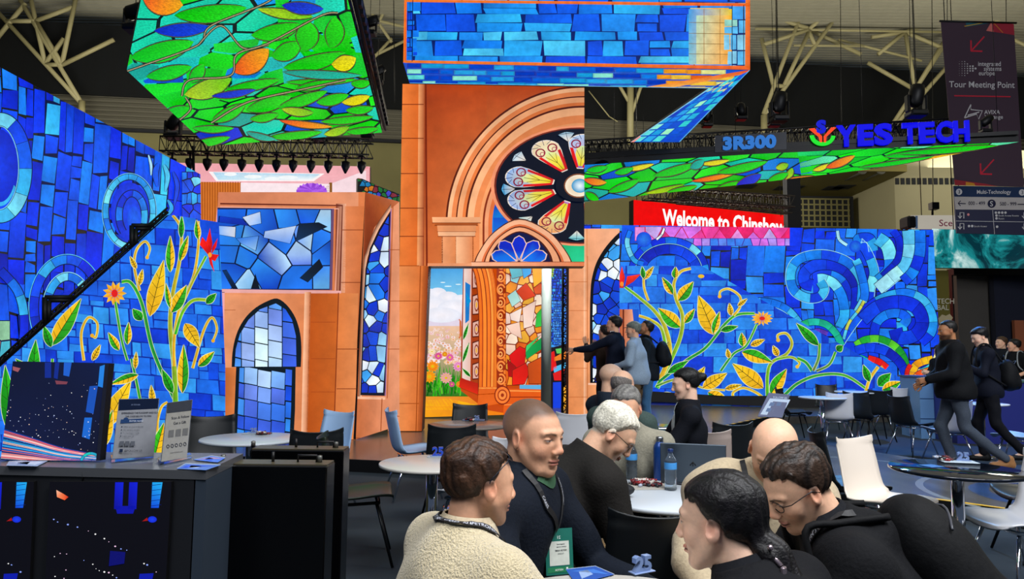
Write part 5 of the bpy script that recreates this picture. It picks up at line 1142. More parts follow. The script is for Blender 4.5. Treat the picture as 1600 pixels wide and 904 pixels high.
def moving_head(px_, py_, Y, lab, tilt=.5, s=1.0, hang=False, beam=None):
    t = empty('moving_head_light', label=lab, cat='stage light'); t.location = at(px_, py_, Y); t.scale = (s, s, s)
    MB().box((0, 0, 0), (.34, .3, .12), bev=.03).build('base', M_BLACK, t)
    for q_ in (-.17, .17): MB().box((q_, 0, .2), (.05, .14, .34), bev=.02).build('yoke_arm', M_BLACK, t)
    if hang: MB().tube([(0, 0, .05), (0, 0, (18.9 - t.location.z) / s)], .008, 5).build('hanging_wire', M_BLACK, t)
    if hang: pass
    if beam:
        l = bpy.data.lights.new('added_blue_fill', 'SPOT'); l.energy = beam[0]; l.color = beam[2]; l.spot_size = math.radians(beam[3]); l.spot_blend = .8; l.shadow_soft_size = .15; lo_ = bpy.data.objects.new('added_blue_fill', l); COL.objects.link(lo_); lo_.location = t.location + Vector((0, -.3, .1)); lo_.rotation_euler = (Vector(beam[1]) - lo_.location).to_track_quat('-Z', 'Y').to_euler()  # spot added to imitate the screens' blue glow on the floor
    M_ = Matrix.Translation((0, 0, .32)) @ Matrix.Rotation(tilt, 4, 'Y'); MB().lathe([(.06, -.18), (.13, -.12), (.14, .1), (.12, .24)], 14, M=M_).build('head', M_BLACK, t); return t
r_ = empty('lighting_truss', label='black lighting truss hanging behind the upper left canopy', cat='truss')
mb = MB(); a, b = at(256, 227, 16), at(580, 233, 15.6); lattice(mb, a, b, .34, 30); mb.build('lattice', M_BLACK, r_)
for i, x in enumerate((269, 297, 324, 350, 378, 405, 432, 458, 486, 513, 540, 565)):
    t_ = (x - 256) / 324; hang_light(x, 227 + 6 * t_ + 21, 16 - .4 * t_, i, '%s small black lamp from the left under the truss behind the green canopy' % ('first second third fourth fifth sixth seventh eighth ninth tenth eleventh twelfth'.split()[i]))
moving_head(270, 213, 16, 'black moving head light on the left end of the lamp truss', .6); moving_head(498, 218, 15.8, 'black moving head light under the middle of the green canopy edge', -.5, .8); moving_head(574, 214, 15.6, 'black moving head light on the right end of the lamp truss', .3, .8)
MB().tube([at(302, 228, 15.9), at(303, 300, 15.9)], .03, 6).build('drop_pole', M_BLACK, r_)
moving_head(210, 45, 11, 'black clamp light beside the left tip of the green canopy', 1.3, .9, True); moving_head(578, 52, 13, 'black moving head light right of the green canopy edge', 1.2, .7, True); moving_head(590, 128, 15, 'pinkish black spotlight hanging near the green canopy corner', .9, .7, True)
# truss and lettering along the right canopy
c0, c1 = onz(905, 256, 5.5), onz(1592, 220, 5.5); ct = (c1 - c0).normalized(); cn = Vector((ct.y, -ct.x, 0)); cn = cn if cn.y < 0 else -cn
r_ = empty('lettering_truss', label='long black lattice truss standing on the right green canopy', cat='truss')
mb = MB(); base = Vector((0, 0, .42)) - cn * .42; lattice(mb, c0 + base, c0.lerp(c1, .87) + base, .34, 60, .022)
lattice(mb, c0 + base - cn * 1.0, c0.lerp(c1, .45) + base - cn * 1.0, .3, 30, .02); mb.build('lattice', M_BLACK, r_)
mb = MB(); mb.prism([c0 + cn * .01 + Vector((0, 0, .127)), c1 + cn * .01 + Vector((0, 0, .127)), c1 + cn * .01 + Vector((0, 0, .2)), c0 + cn * .01 + Vector((0, 0, .24))], -cn, .2); mb.build('edge_rail', M_BLACK, r_)
for i in range(14):
    q_ = c0.lerp(c1, .03 + i * .065); MB().tube([q_ + Vector((0, 0, .2)) - cn * .3, q_ + Vector((0, 0, .3)) - cn * .3], .02, 5).build('bracket', M_BLACK, r_)
M_BLUE = ledmat('blue neon', 2, 1, 1, 1.0); M_TXT = ledmat('pale blue neon', 2, 1, 1, 1.0)
def letters3d(name, txt, px_, py_, h_px, w_px, col, parent, depth=.06, off=.06, tilt=True):
    """solid letters standing on the truss plane"""
    P0 = c0 + cn * off; q0 = onplane(px_, py_, P0, cn); q1 = onplane(px_ + w_px, py_ - w_px * .045, P0, cn); up = onplane(px_, py_ - h_px, P0, cn)
    H = (up - q0).length; V, Fc, wd = glyphs(txt, 1.0, .045, extrude=.06); xs = (q1 - q0).length / wd; xd = (q1 - q0).normalized(); zd = Vector((0, 0, 1))
    VV = [q0 + xd * v[0] * xs + zd * v[1] * H + cn * v[2] * .5 for v in V]; return mesh_obj(name, VV, Fc, None, parent, cols=[C(col)] * len(VV), mats=[M_BLUE])
r_ = empty('station_sign', label='dark box sign reading 3R300 on the right canopy truss', cat='sign')
P0 = c0 + cn * .03; mb = MB(); mb.prism([onplane(x, y, P0, cn) for x, y in ((1117, 212), (1229, 206), (1229, 233), (1117, 238))], -cn, .18); mb.build('box', pmat('sign box', '#0c1322', .5), r_)
letters3d('digits', '3R300', 1129, 233, 18, 84, '#2f74c8', r_, off=.06)
for i, (ch, x, w_) in enumerate((('Y', 1311, 27), ('E', 1339, 26), ('S', 1367, 28), ('T', 1411, 24), ('E', 1435, 26), ('C', 1463, 26), ('H', 1489, 26))):
    o = letters3d('sign_letter', ch, x, 227.5 - (x - 1311) * .042, 30 - (i > 2) * .5, w_, '#0303e6', None, off=.05)
    prop(o, ['bright blue block letter Y next to the round logo', 'bright blue block letter E between Y and S', 'bright blue block letter S ending the first word', 'bright blue block letter T starting the second word', 'bright blue block letter E between T and C', 'bright blue block letter C before the H', 'bright blue block letter H ending the sign'][i], 'letter', 'blue block letters on the canopy truss')
r_ = empty('round_logo', label='round red and green logo with a blue S above it', cat='logo'); P0 = c0 + cn * .05; 
def P2(x, y, d=0): return onplane(x, y, P0 + cn * d, cn)
mb = MB(); L_ = arc(1285, 211, 20, 17, 185, 352, 24); L2 = arc(1285, 211, 14, 12, 185, 352, 24)
for k in range(24): mb.prism([P2(*L_[k]), P2(*L_[k + 1]), P2(*L2[k + 1]), P2(*L2[k])], cn, .05)
mesh_obj('green_bowl', mb.V, mb.F, None, r_, cols=[C('#20e830')] * len(mb.V), mats=[M_BLUE])
mb = MB()
for q_ in ([(1264, 202), (1272, 201), (1284, 214), (1284, 223), (1281, 223), (1279, 214)], [(1306, 200), (1298, 200), (1287, 213), (1287, 223), (1290, 223), (1291, 214)]): mb.prism([P2(x, y, .02) for x, y in q_], cn, .05)
mesh_obj('red_arms', mb.V, mb.F, None, r_, cols=[C('#ff4a20')] * len(mb.V), mats=[M_BLUE])
letters3d('letter_s', 'S', 1276, 207, 18, 15, '#0a18d0', r_, off=.12)
moving_head(1218, 186, 14.2, 'dark blue moving head light standing right of the beam arm', .2, 1.0, True, (1700, (3.8, 9.0, 0), (.14, .45, 1), 55)); moving_head(1210, 195, 16.5, 'grey chain hoist and light above the station sign', -.3, .8, True); moving_head(1432, 178, 13.2, 'dark light fixture hanging above the letters T and E', .2, 1.0, True, (2400, (7.0, 9.8, 0), (.06, .26, 1), 60))
moving_head(1158, 185, 17.0, 'black cone spotlight hanging between beam arm and station sign', 3.0, .8, True); moving_head(1105, 196, 16, 'dark blue light peeking out right of the beam arm tip', .3, .7, True)
mh = moving_head(1540, 205, 13.5, 'small silver lamp at the tip of the right canopy', .9, .6)
# dark truss just over the red banner
r_ = empty('lighting_truss', label='brown black truss of small lamps above the red welcome banner', cat='truss'); mb = MB(); lattice(mb, at(1008, 302, 23.3), at(1236, 316, 25.5), .4, 26, .025); lattice(mb, at(1060, 312, 23.5), at(1234, 328, 25.4), .25, 18, .02); mb.build('lattice', pmat('rusty black steel', '#241a1a', .7), r_)
MB().box(tuple(at(1238, 340, 26)), (.5, .4, 3.0)).build('end_cabinet', M_DARKW, r_)

# ------------------------------------------------------------------ banner and way sign
r_ = empty('tour_banner', label='tall dark hanging banner reading Tour Meeting Point with red arrows', cat='banner'); Yb = 16.0; bo = [(1470, 33), (1584, 36), (1600, 292), (1492, 289)]
P = [at(x, y, Yb) for x, y in bo]; mb = MB(); mb.prism(P, (0, 1, 0), .01); mb.build('cloth', pmat('aubergine banner cloth', '#402c3a', .8), r_)
A = Art((0, Yb, 0), (0, -1, 0), [bo]); A.layer = 3; W_ = C('#c8c4c4'); RD = C('#c8283c')
A.poly([(1509, 34), (1560, 34), (1510, 42)], C('#28606a')); A.poly([(1542, 48), (1551, 35), (1584, 36), (1586, 55)], C('#a02838')); A.up(); A.line([(1507, 41), (1550, 33)], 1.2, C('#c89a28')); A.line([(1551, 34), (1567, 51)], 1.2, C('#c8782c')); A.poly([(1541, 48), (1549, 34), (1553, 50)], C('#d87068')); A.up()
for (x, y, s_) in ((1518, 80, 1.0), (1533, 272, 1.0)):
    A.line([(x + 20 * s_, y - 23), (x, y - 1)], 2.2, RD); A.line([(x - 1, y - 17), (x - .5, y)], 2.4, RD); A.line([(x - 1, y - .5), (x + 17, y)], 2.4, RD)
A.up()
for i in range(7):
    for j in range(7):
        if abs(j - 3) + i * .9 < 6 - i * 0 and abs(j - 3) <= 5 - i * .8: A.disc(1499 + i * 4.2, 107 + (j - 3) * 3.6, .35 + .22 * i, .35 + .22 * i, W_, 8); A.layer -= 1
A.up(); A.text('integrated', 1528, 103, 7, W_, True, .88); A.text('systems', 1537, 110.5, 7, W_, True, .88); A.text('europe', 1529, 117.5, 7, W_, True, .88)
A.text('Tour Meeting Point', 1483, 136, 9.5, W_, True, .95, slope=.012); A.line([(1491, 149.5), (1579, 151)], 1.8, RD); A.up()
for L_ in ([(1507, 184), (1517, 163), (1517, 171), (1535, 173), (1529, 186), (1526, 178), (1507, 184)], [(1512, 180), (1530, 175)]): A.line(L_, 1.6, W_)
A.up(); A.text('AVIXA', 1538, 178, 6.2, W_, True, .95); A.text('Xchange', 1538, 185.5, 6.2, W_, True, .95); A.text('LIVE', 1539, 190, 2.8, W_, True, 1.2)
A.poly([(1488, 280), (1540, 287), (1560, 291), (1488, 290)], C('#9c2c34')); A.up(); A.poly([(1509, 284), (1522, 286), (1525, 292), (1509, 291)], C('#c88a28')); A.up(); A.text('* * A', 1500, 221, 7, W_, True)
A.build('print', vcmat('banner print', .8), r_)
MB().tube([at(1468, 33, Yb), at(1588, 36, Yb)], .025, 8).build('top_bar', M_BLACK, r_); 
for x in (1480, 1572): MB().tube([at(x, 34, Yb), at(x, -40, Yb)], .008, 5).build('hanging_wire', M_BLACK, r_)
r_ = empty('way_sign', label='navy and white Multi-Technology direction sign under the tour banner', cat='sign'); bo = [(1490, 290), (1640, 293), (1642, 368), (1495, 364)]
mb = MB(); mb.prism([at(x, y, Yb - .02) for x, y in bo], (0, 1, 0), .04); mb.build('board', pmat('navy board', '#232440', .6), r_)
A = Art((0, Yb - .02, 0), (0, -1, 0), [bo]); A.layer = 3; D_ = C('#1c1c38'); A.poly([(1488, 289), (1642, 292), (1642, 309), (1491, 307)], C('#1c2f50')); A.poly([(1491, 307), (1642, 309), (1643, 328), (1493, 327)], C('#b4aca8')); A.up()
A.disc(1498.5, 299.5, 5, 5, W_, 16); A.disc(1597, 300.5, 5, 5, W_, 16); A.text('3', 1496.8, 302.2, 5.5, D_, True); A.text('3', 1595.3, 303.2, 5.5, D_, True); A.text('Multi-Technology', 1526, 302.5, 6, W_, True, .88)
A.line([(1497, 317.5), (1509, 318)], 1.4, D_); A.line([(1501, 313.5), (1497, 317.5), (1501, 321.5)], 1.4, D_); A.up(); A.text('000 - 499', 1513, 320, 5.6, D_, True, .85); A.disc(1549.5, 318, 6.5, 6.5, D_, 20); A.text('S', 1546.6, 322, 8, W_, True); A.text('500 - 999', 1562, 321, 5.6, D_, True, .85); A.line([(1590, 319), (1602, 319)], 1.4, D_); A.up()
A.line([(1493, 345), (1642, 347)], .7, W_); A.line([(1551, 328), (1554, 366)], .7, W_)
for y in (337, 354):
    for x0 in (1498, 1598): A.line([(x0 + 8, y + 4), (x0 + 8, y - 5), (x0 + 2, y - 5), (x0 + 2, y + 3)], 1.3, W_); A.line([(x0 - 1, y), (x0 + 2, y + 4), (x0 + 5, y)], 1.2, W_)
A.up()
A.disc(1513, 335, 2, 2, C('#d88888'), 10); A.disc(1514, 353, 2, 2, W_, 10); A.disc(1519, 353, 2, 2, W_, 10); A.text('South Access', 1522, 354.5, 2.6, W_)
for i in range(4): A.disc(1556 + i * 5, 332, 2, 2, W_, 10)
A.disc(1557, 336.5, 2, 2, W_, 10); A.text('South Access Rooms', 1560, 338, 2.6, W_); A.disc(1557, 341, 2, 2, W_, 10); A.text('Room', 1560, 342.5, 2.6, W_); A.disc(1558, 354, 2, 2, W_, 10); A.build('print', vcmat('banner print', .8), r_)
r_ = empty('scent_banner', label='white banner with dark red letters Sce behind the way sign', cat='sign'); Y = 20
a, b = at(1424, 336, Y), at(1520, 358, Y); MB().box(((a.x + b.x) / 2, Y + .2, (a.z + b.z) / 2), (b.x - a.x, .4, a.z - b.z)).build('box', pmat('off white sign box', '#d4cec2', .6), r_); MB().box((a.x - .0, Y + .2, (a.z + b.z) / 2), (.25, .5, (a.z - b.z) * .9), bev=.05).build('end_cap', M_DARKW, r_)
A = Art((0, Y, 0), (0, -1, 0), [[(1424, 336), (1520, 336), (1520, 358), (1424, 358)]]); A.layer = 2; A.poly([(1424, 336), (1520, 336), (1520, 358), (1424, 358)], C('#a8a296')); A.up(); A.poly([(1430, 337), (1434, 337), (1434, 357), (1430, 357)], C('#3a4c66')); A.up(); A.text('Sce', 1467, 353, 10, C('#5a1c34'), True, 1.1); A.build('print', ledmat('banner with added glow', 2, .97, 1.03), r_); hang(r_, [(1440, 338, 20.1), (1500, 340, 20.1)])  # sign face is no lamp; its glow is added to brighten it
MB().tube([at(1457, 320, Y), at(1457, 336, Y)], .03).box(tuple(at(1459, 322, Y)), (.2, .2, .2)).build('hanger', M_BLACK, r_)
# pole seen through the doorway, black truss upright
o = MB().lathe([(.11, 0.145), (.11, 5.2)], 20).build('white_pole', pmat('white painted pole', '#b8c4bc', .5)); o.location = (gx(853, 14.6), 14.6, 0); prop(o, 'white round pole standing in the doorway gap', 'pole')
o = MB(); lattice(o, (gx(886, 12.6), 12.6, .145), (gx(886, 12.6), 12.6, 4.0), .16, 22, .018, up=Vector((0, 1, 0))); o = o.build('truss_upright', M_BLACK); prop(o, 'black lattice upright with cables left of the gothic window pier', 'truss')
# ------------------------------------------------------------------ chairs and tables
CHROME = pmat('chrome', '#d0d4dc', .12, 1.0); WHITEP = pmat('white shell plastic', '#d4d6dc', .38, spec=.5); BLACKP = pmat('black shell plastic', '#15191c', .45, spec=.4)
CREAMP = pmat('warm white shell plastic', '#e2d6c8', .4); TAUPE = pmat('taupe shell plastic', '#a89890', .45); BLUEP = pmat('pale blue shell plastic', '#a8c8ec', .4); GREENB = pmat('green black shell plastic', '#232c22', .4)
BLEG = pmat('dark painted leg', '#16181a', .35, .6)
def chair_shell(mat, parent):
    prof = cr([(.235, .425), (.22, .448), (.12, .452), (-.03, .437), (-.13, .438), (-.185, .475), (-.215, .56), (-.24, .68), (-.268, .80), (-.28, .835)], 4)
    m = len(prof); nx = 12; V = []; Fc = []
    def P(i, u, off):
        y, z = prof[i]; t = i / (m - 1); a = prof[max(i - 1, 0)]; b = prof[min(i + 1, m - 1)]; dy, dz = b[0] - a[0], b[1] - a[1]; L = math.hypot(dy, dz); ny, nz = dz / L, -dy / L
        if nz < 0 and t < .4: ny, nz = -ny, -nz
        w_ = .205 + .03 * math.sin(math.pi * min(1, t * 1.6)) - .02 * max(0, t - .6) * 2.5
        if t > .93: w_ += .004
        if t < .08: w_ -= .03 * (1 - t / .08) ** 2
        lift = .035 * abs(u) ** 2.6 * (1 if t < .45 else 1.4) + (.012 * u * u if t > .9 else 0)
        # local inner normal: up over the seat, forward on the back
        s_ = min(1, max(0, (t - .42) / .2)); ny = s_; nz = 1 - s_ * .85; L = math.hypot(ny, nz); ny /= L; nz /= L
        return (u * w_, y + ny * (lift + off), z + nz * (lift + off) + (.018 * abs(u) ** 3 if t > .97 else 0))
    for side, off in ((0, 0), (1, -.011)):
        for i in range(m):
            for k in range(nx + 1): V.append(P(i, k / nx * 2 - 1, off))
    S = m * (nx + 1); g = lambda s, i, k: s * S + i * (nx + 1) + k
    for i in range(m - 1):
        for k in range(nx):
            Fc.append((g(0, i, k), g(0, i + 1, k), g(0, i + 1, k + 1), g(0, i, k + 1))); Fc.append((g(1, i, k), g(1, i, k + 1), g(1, i + 1, k + 1), g(1, i + 1, k)))
    for i in range(m - 1): Fc.append((g(0, i, 0), g(1, i, 0), g(1, i + 1, 0), g(0, i + 1, 0))); Fc.append((g(0, i, nx), g(0, i + 1, nx), g(1, i + 1, nx), g(1, i, nx)))
    for k in range(nx): Fc.append((g(0, 0, k), g(0, 0, k + 1), g(1, 0, k + 1), g(1, 0, k))); Fc.append((g(0, m - 1, k), g(1, m - 1, k), g(1, m - 1, k + 1), g(0, m - 1, k + 1)))
    return mesh_obj('shell', V, Fc, mat, parent, smooth=True)
CHAIRS = {}
def make_chair(mat, legm):
    t = empty('shell_chair'); chair_shell(mat, t)
    MB().tube([(-.15, .14, .415), (.15, .14, .415), (.15, -.12, .405), (-.15, -.12, .405)], .011, 8, closed=True).build('seat_frame', legm, t)
    for sx, sy in ((-1, 1), (1, 1), (-1, -1), (1, -1)): MB().tube([(sx * .13, .12 if sy > 0 else -.10, .42), (sx * .225, .235 if sy > 0 else -.245, .008)], [.012, .0095], 10).build('leg', legm, t)
    return t
def chair(px_, Y, rz, kind, label, z=0.0, group=None):
    mat, legm = dict(w=(WHITEP, CHROME), k=(BLACKP, BLEG), kc=(BLACKP, CHROME), c=(CREAMP, CHROME), t=(TAUPE, CHROME), b=(BLUEP, CHROME), g=(GREENB, BLEG))[kind]
    if kind not in CHAIRS: CHAIRS[kind] = make_chair(mat, legm); o = CHAIRS[kind]
    else: o = copy_tree(CHAIRS[kind])
    o.location = (gx(px_, Y), Y, z); o.rotation_euler = (0, 0, math.radians(rz)); prop(o, label, 'chair', 'shell chairs around the cafe tables'); return o
chair(650, 7.05, -68, 'b', 'pale blue shell chair seen from the side behind the table with the blue 25')
chair(733, 7.55, 178, 'k', 'black shell chair behind the round table in front of the doorway')
chair(706, 5.85, 8, 'k', 'black shell chair with its back to us at the table before the doorway')
chair(742, 5.1, 70, 'w', 'white shell chair hidden behind the head of the man in the fleece')
chair(566, 4.95, -78, 'g', 'black green shell chair alone on the carpet right of the black cabinets')
chair(338, 6.0, 205, 'k', 'black shell chair left of the white table by the arch window')
chair(506, 6.55, 150, 'b', 'pale blue shell chair by the foot of the orange facade')
chair(496, 5.45, 20, 'k', 'low black shell chair showing over the black cabinets')
chair(1094, 5.7, -6, 't', 'taupe shell chair behind the laptop')
chair(1122, 6.25, 14, 'k', 'black shell chair holding the woman in the black suit')
chair(893, 7.1, 5, 'w', 'grey white shell chair right of the doorway by the seated men')
chair(1376, 4.9, -152, 'c', 'large warm white shell chair facing right beside the black round table')
chair(1322, 5.5, -100, 'kc', 'black shell chair partly behind the large warm white one')
chair(1580, 4.35, 96, 'w', 'white shell chair cut by the right edge of the picture')
chair(1614, 5.15, 80, 'k', 'black shell chair at the right edge behind the white one')
chair(1304, 10.9, -12, 'w', 'white shell chair with its back to us at the far left table')
chair(1341, 11.2, -40, 'k', 'black shell chair just right of the far white one')
chair(1366, 11.9, -10, 'k', 'black shell chair at the middle of the far row')
chair(1391, 12.8, 10, 'w', 'white shell chair standing farthest, against the floral wedge')
chair(1420, 10.2, -72, 'kc', 'black shell chair turned right, alone at the end of the far row')
chair(1476, 9.4, 5, 'w', 'white shell chair in front of the pale blue counter')
chair(1294, 13.2, 170, 'kc', 'small black shell chair behind the far left table')
chair(1584, 8.8, 40, 'b', 'pale blue shell chair behind the walking man in the suit')
chair(1238, 11.9, -95, 'k', 'black shell chair left of the far table beside the tilted poster')
chair(1003, 2.95, 4, 'k', 'black shell chair pulled up to the laptop table, nearest to us')

def table(px_, Y, r, mat, label, z=0.0, h=.75, baser=.23, group='round cafe tables'):
    t = empty('round_table', (gx(px_, Y), Y, z), label=label, cat='table', group=group)
    MB().lathe([(0, h - .022), (r - .012, h - .022), (r, h - .016), (r, h - .003), (r - .004, h), (0, h)], 56).build('table_top', mat, t)
    MB().lathe([(.036, .02), (.036, h - .03)], 18).lathe([(.0, h - .032), (.11, h - .032), (.11, h - .0225), (0, h - .0225)], 18).build('column', CHROME, t)
    MB().lathe([(baser, .001), (baser, .008), (.06, .022), (.04, .05), (.0, .05)], 36).build('base', CHROME, t); return t
TW = pmat('white laminate', '#c4ccd4', .3); TK = pmat('glossy black laminate', '#0e1420', .07, spec=.7); TWD = pmat('grey brown laminate', '#6c645c', .25); TLG = pmat('light laminate', '#c8c4bc', .3)
table(398, 5.5, .37, TW, 'white round table in front of the pointed arch window'); table(735, 6.65, .375, TWD, 'grey brown round table in front of the doorway'); table(679, 4.42, .325, TLG, 'light round table carrying the blue 25, behind the fleece man')
table(1487, 4.4, .375, TK, 'glossy black round table at the right'); table(1040, 3.55, .40, TW, 'white round table with the laptop and bottles'); table(968, 1.87, .41, TLG, 'light round table between the four people in front')
table(1022, 6.6, .31, TK, 'small dark round table under the hands of the woman in black'); table(1283, 10.7, .34, TW, 'far white round table left of the row of chairs', h=.78); table(1338, 12.0, .36, TW, 'far white round table behind the row of chairs', h=.80)
table(1530, 10.2, .34, TW, 'far white round table behind the walking man', h=.75)

# ---- display counter ------------------------------------------------------------
M_CTR = pmat('satin grey counter', '#4a4c50', .3, spec=.5); M_CTRF = pmat('dark counter front', '#16171b', .45); M_CTRS = pmat('grey counter side', '#2a3440', .5)
def counter():
    r = empty('display_counter', label='long dark counter at lower left with black LED tiles in its front', cat='counter')
    q = onz(322, 735, 1.1); b_ = onz(380, 708, 1.1); q2 = onz(-60, 726, 1.1); yb = b_.y + .02
    top = MB().prism([(q2.x, q2.y, 1.075), (q.x, q.y, 1.075), (b_.x, b_.y, 1.075), (q2.x, b_.y + .0, 1.075)], (0, 0, 1), .025).build('counter_top', M_CTR, r)
    f = q.y + .004; side = MB().prism([(q.x - .03, f, 0), (q.x, f, 0), (b_.x - .002, b_.y - .004, 0), (b_.x - .04, b_.y - .004, 0)], (0, 0, 1), 1.074).build('side_panel', M_CTRS, r)
    nx_ = q.x - .034; MB().prism([(q2.x, q2.y + .006, 0), (nx_, f, 0), (b_.x - .05, b_.y - .01, 0), (q2.x, b_.y - .01, 0)], (0, 0, 1), 1.073).build('body', M_CTRF, r)
    dirv = (Vector((nx_, f, 0)) - Vector((q2.x, q2.y + .006, 0))).normalized(); n = Vector((dirv.y, -dirv.x, 0)); n = n if n.y < 0 else -n; p0 = Vector((nx_, f, 0))
    MB().tube([onplane(129, 736, p0 + n * .002, n), onplane(129, 752, p0 + n * .002, n)], .002, 4).build('seam', M_BLACK, r)
    for k, (cl, ) in enumerate((([(78, 752), (268, 752), (256, 960), (68, 960)],), ([(-70, 750), (53, 752), (44, 960), (-80, 960)],))):
        pp = p0 + n * .012; MB().prism([onplane(x, y, pp, n) for x, y in cl], -n, .012).build('led_tile', M_BLACK, r)
        A = Art(pp + n * .0006, n, [cl], eps=.0002); A.rnd.seed(k + 5); cx = (cl[0][0]) if k == 0 else -137
        A.poly([(x, y) for x, y in cl], C('#02020a')); A.up()
        ox = 0 if k == 0 else -212
        for x0, x1 in ((180, 193), (202, 215)): A.poly([(x0 + ox, 753), (x1 + ox, 753), (x1 - 2 + ox, 795), (x0 - 2 + ox, 795)], [C('#0a18c8'), C('#0a20d8'), C('#0812b0'), C('#060c90')])
        A.poly([(180 + ox, 790), (212 + ox, 790), (208 + ox, 802), (183 + ox, 802)], C('#0610a8')); A.poly([(238 + ox, 753), (254 + ox, 753), (248 + ox, 793), (236 + ox, 793)], [C('#18a0f0'), C('#20b0f4'), C('#0c50e0'), C('#0848d8')]); A.up()
        for i in range(5): A.line([(236 + ox, 758 + 8 * i), (252 + ox, 756 + 8 * i)], .8, C('#06186a'))
        A.disc(238 + ox, 811, 7, 5, C('#1028d0'), 14, C('#1840f0')); A.poly([(222 + ox, 814), (230 + ox, 808), (231 + ox, 813)], C('#a01010')); A.up()
        if k == 0: A.poly([(88, 765), (99, 771), (107, 776), (101, 781), (89, 776)], [C('#f8c0a0'), C('#f07040'), C('#c81808'), C('#f05828'), C('#f89060')])
        A.poly([(172 + ox, 860), (196 + ox, 862), (194 + ox, 880), (170 + ox, 884)], C('#04086a')); A.poly([(218 + ox, 896), (240 + ox, 895), (236 + ox, 915), (216 + ox, 915)], C('#0618a8')); A.up()
        P_ = [(84, 811), (90, 815), (106, 819), (121, 823), (138, 829), (149, 834), (163, 841), (170, 846), (180, 853), (189, 857), (198, 859), (94, 864), (104, 865), (85, 869), (131, 875), (145, 881), (150, 888), (155, 891), (163, 893), (170, 894), (176, 898), (182, 902), (225, 880), (230, 882), (244, 893), (103, 890), (86, 900), (100, 903)]
        for x, y in P_: s_ = A.rnd.uniform(.7, 1.7); A.disc(x + ox * (1 if k else 0), y, s_, s_ * .8, [C('#ffffff'), C('#f0c8e8'), C('#90a8ff')][A.rnd.randrange(3)], 7); A.layer -= 1
        A.up(); A.build('led_picture', PLAIN, r)
counter()
def cabinet(label, x0, x1, ytop, Y, xb):
    r = empty('black_cabinet', label=label, cat='cabinet', group='black display cabinets beside the counter'); a = at(x0, ytop, Y); b = at(x1, ytop, Y); z = (a.z + b.z) / 2; r.location = ((a.x + b.x) / 2, Y, 0); w_ = b.x - a.x
    MB().box((0, .05, z / 2), (w_, .1, z), bev=.004).build('body', pmat('piano black', '#030304', .25, spec=.3), r); MB().box((0, .05, z + .002), (w_ - .004, .09, .004)).build('rim', pmat('bronze rim', '#5a5240', .4, .5), r)
    for dx in (-.18, .13): MB().lathe([(.008, 0), (.008, .02), (.004, .022), (0, .022)], 12, c=(dx, .05, z + .004)).build('guide_pin', pmat('grey pin', '#5c5c58', .4, .6), r)
    MB().tube([(-.02, .05, z), (-.02, .05, z + .035)], .005, 8).build('handle_post', M_BLACK, r)
    MB().tube([(.06, .05, z + .002), (.06, .05, z + .025), (.12, .05, z + .025), (.12, .05, z + .002)], .004, 6).build('carry_handle', M_BLACK, r); return r
cabinet('nearer black cabinet right of the grey counter, with pins on top', 345, 511, 727, 2.25, 0); cabinet('farther black cabinet reaching behind the nearer one to the right', 392, 537, 703, 2.62, 0)

# ---- things on the counter ------------------------------------------------------
def screen_monitor():
    r = empty('led_monitor', label='square LED tile on the counter showing a city night with light trails', cat='display')
    Y = 2.22; lo = [(2, 719), (163, 719)]; cl = [(20, 564), (170, 567), (156, 719), (1, 718)]
    a_ = onz(-2, 718, 1.104); b_ = onz(156, 720, 1.104); t = (b_ - a_); t.z = 0; t.normalize(); n = Vector((t.y, -t.x, 0)); n = n if n.y < 0 else -n
    n = (n + Vector((0, 0, .05))).normalized(); A = Art(a_, n, [cl], eps=.0003); A.rnd.seed(9); rn = A.rnd
    A.quadgrad(0, 560, 175, 722, C('#040c28'), C('#061640'), C('#060a1c'), C('#0a1848'), 4, 6); A.up()
    for q, c in (([(70, 566), (80, 566), (80, 590), (70, 590)], '#0a2a90'), ([(86, 566), (93, 566), (90, 592), (84, 590)], '#0a2a90'), ([(100, 566), (112, 566), (108, 588), (99, 586)], '#1c60d0'), ([(156, 572), (168, 568), (163, 606), (153, 603)], '#2080e0'), ([(140, 603), (153, 602), (146, 646), (134, 643)], '#1450b8'), ([(132, 652), (144, 652), (140, 686), (128, 682)], '#1868d0'), ([(86, 594), (106, 596), (104, 600), (88, 600)], '#804050'), ([(20, 572), (32, 575), (28, 581), (20, 578)], '#a05860')): A.poly(q, C(c))
    A.up()
    for i in range(130):
        x = rn.uniform(8, 156); y = rn.uniform(598, 704)
        if (y - 598) / 110 < .15 + .35 * abs(math.sin(x * .05)) and rn.random() < .7: continue
        s_ = rn.uniform(.35, 1.0); A.poly(arc(x, y, s_, s_ * .8, 0, 360, 6)[:-1], [C('#ffffff'), C('#c8d8ff'), C('#8898f0'), C('#ffd8c0')][rn.randrange(4)])
    A.up()
    for i in range(26):
        o = i * 1.7; P_ = cr([(-2, 668 + o * 1.2), (50, 684 + o * .9), (100, 700 + o * .6), (165, 712 + o * .3)], 6); A.line(P_, rn.uniform(.8, 2.2), [C('#30a8e8'), C('#1860c0'), C('#f0a0a8'), C('#e86878'), C('#f8d0c8'), C('#0c3890'), C('#f09088')][rn.randrange(7)] if i < 24 else C('#203060'))
    A.up(); A.band(arc(142, 722, 15, 14, 0, 180, 20), 5, 4, [C('#18c0b8'), C('#20a8c8')], C('#083040'), .6)
    A.poly([(164, 567), (170, 567), (156, 719), (150, 719)], C('#101424')); A.build('display', PLAIN, r)
    MB().prism([onplane(x, y, a_ - n * .0005, n) for x, y in cl], -n, .03).build('casing', M_BLACK, r)
screen_monitor()
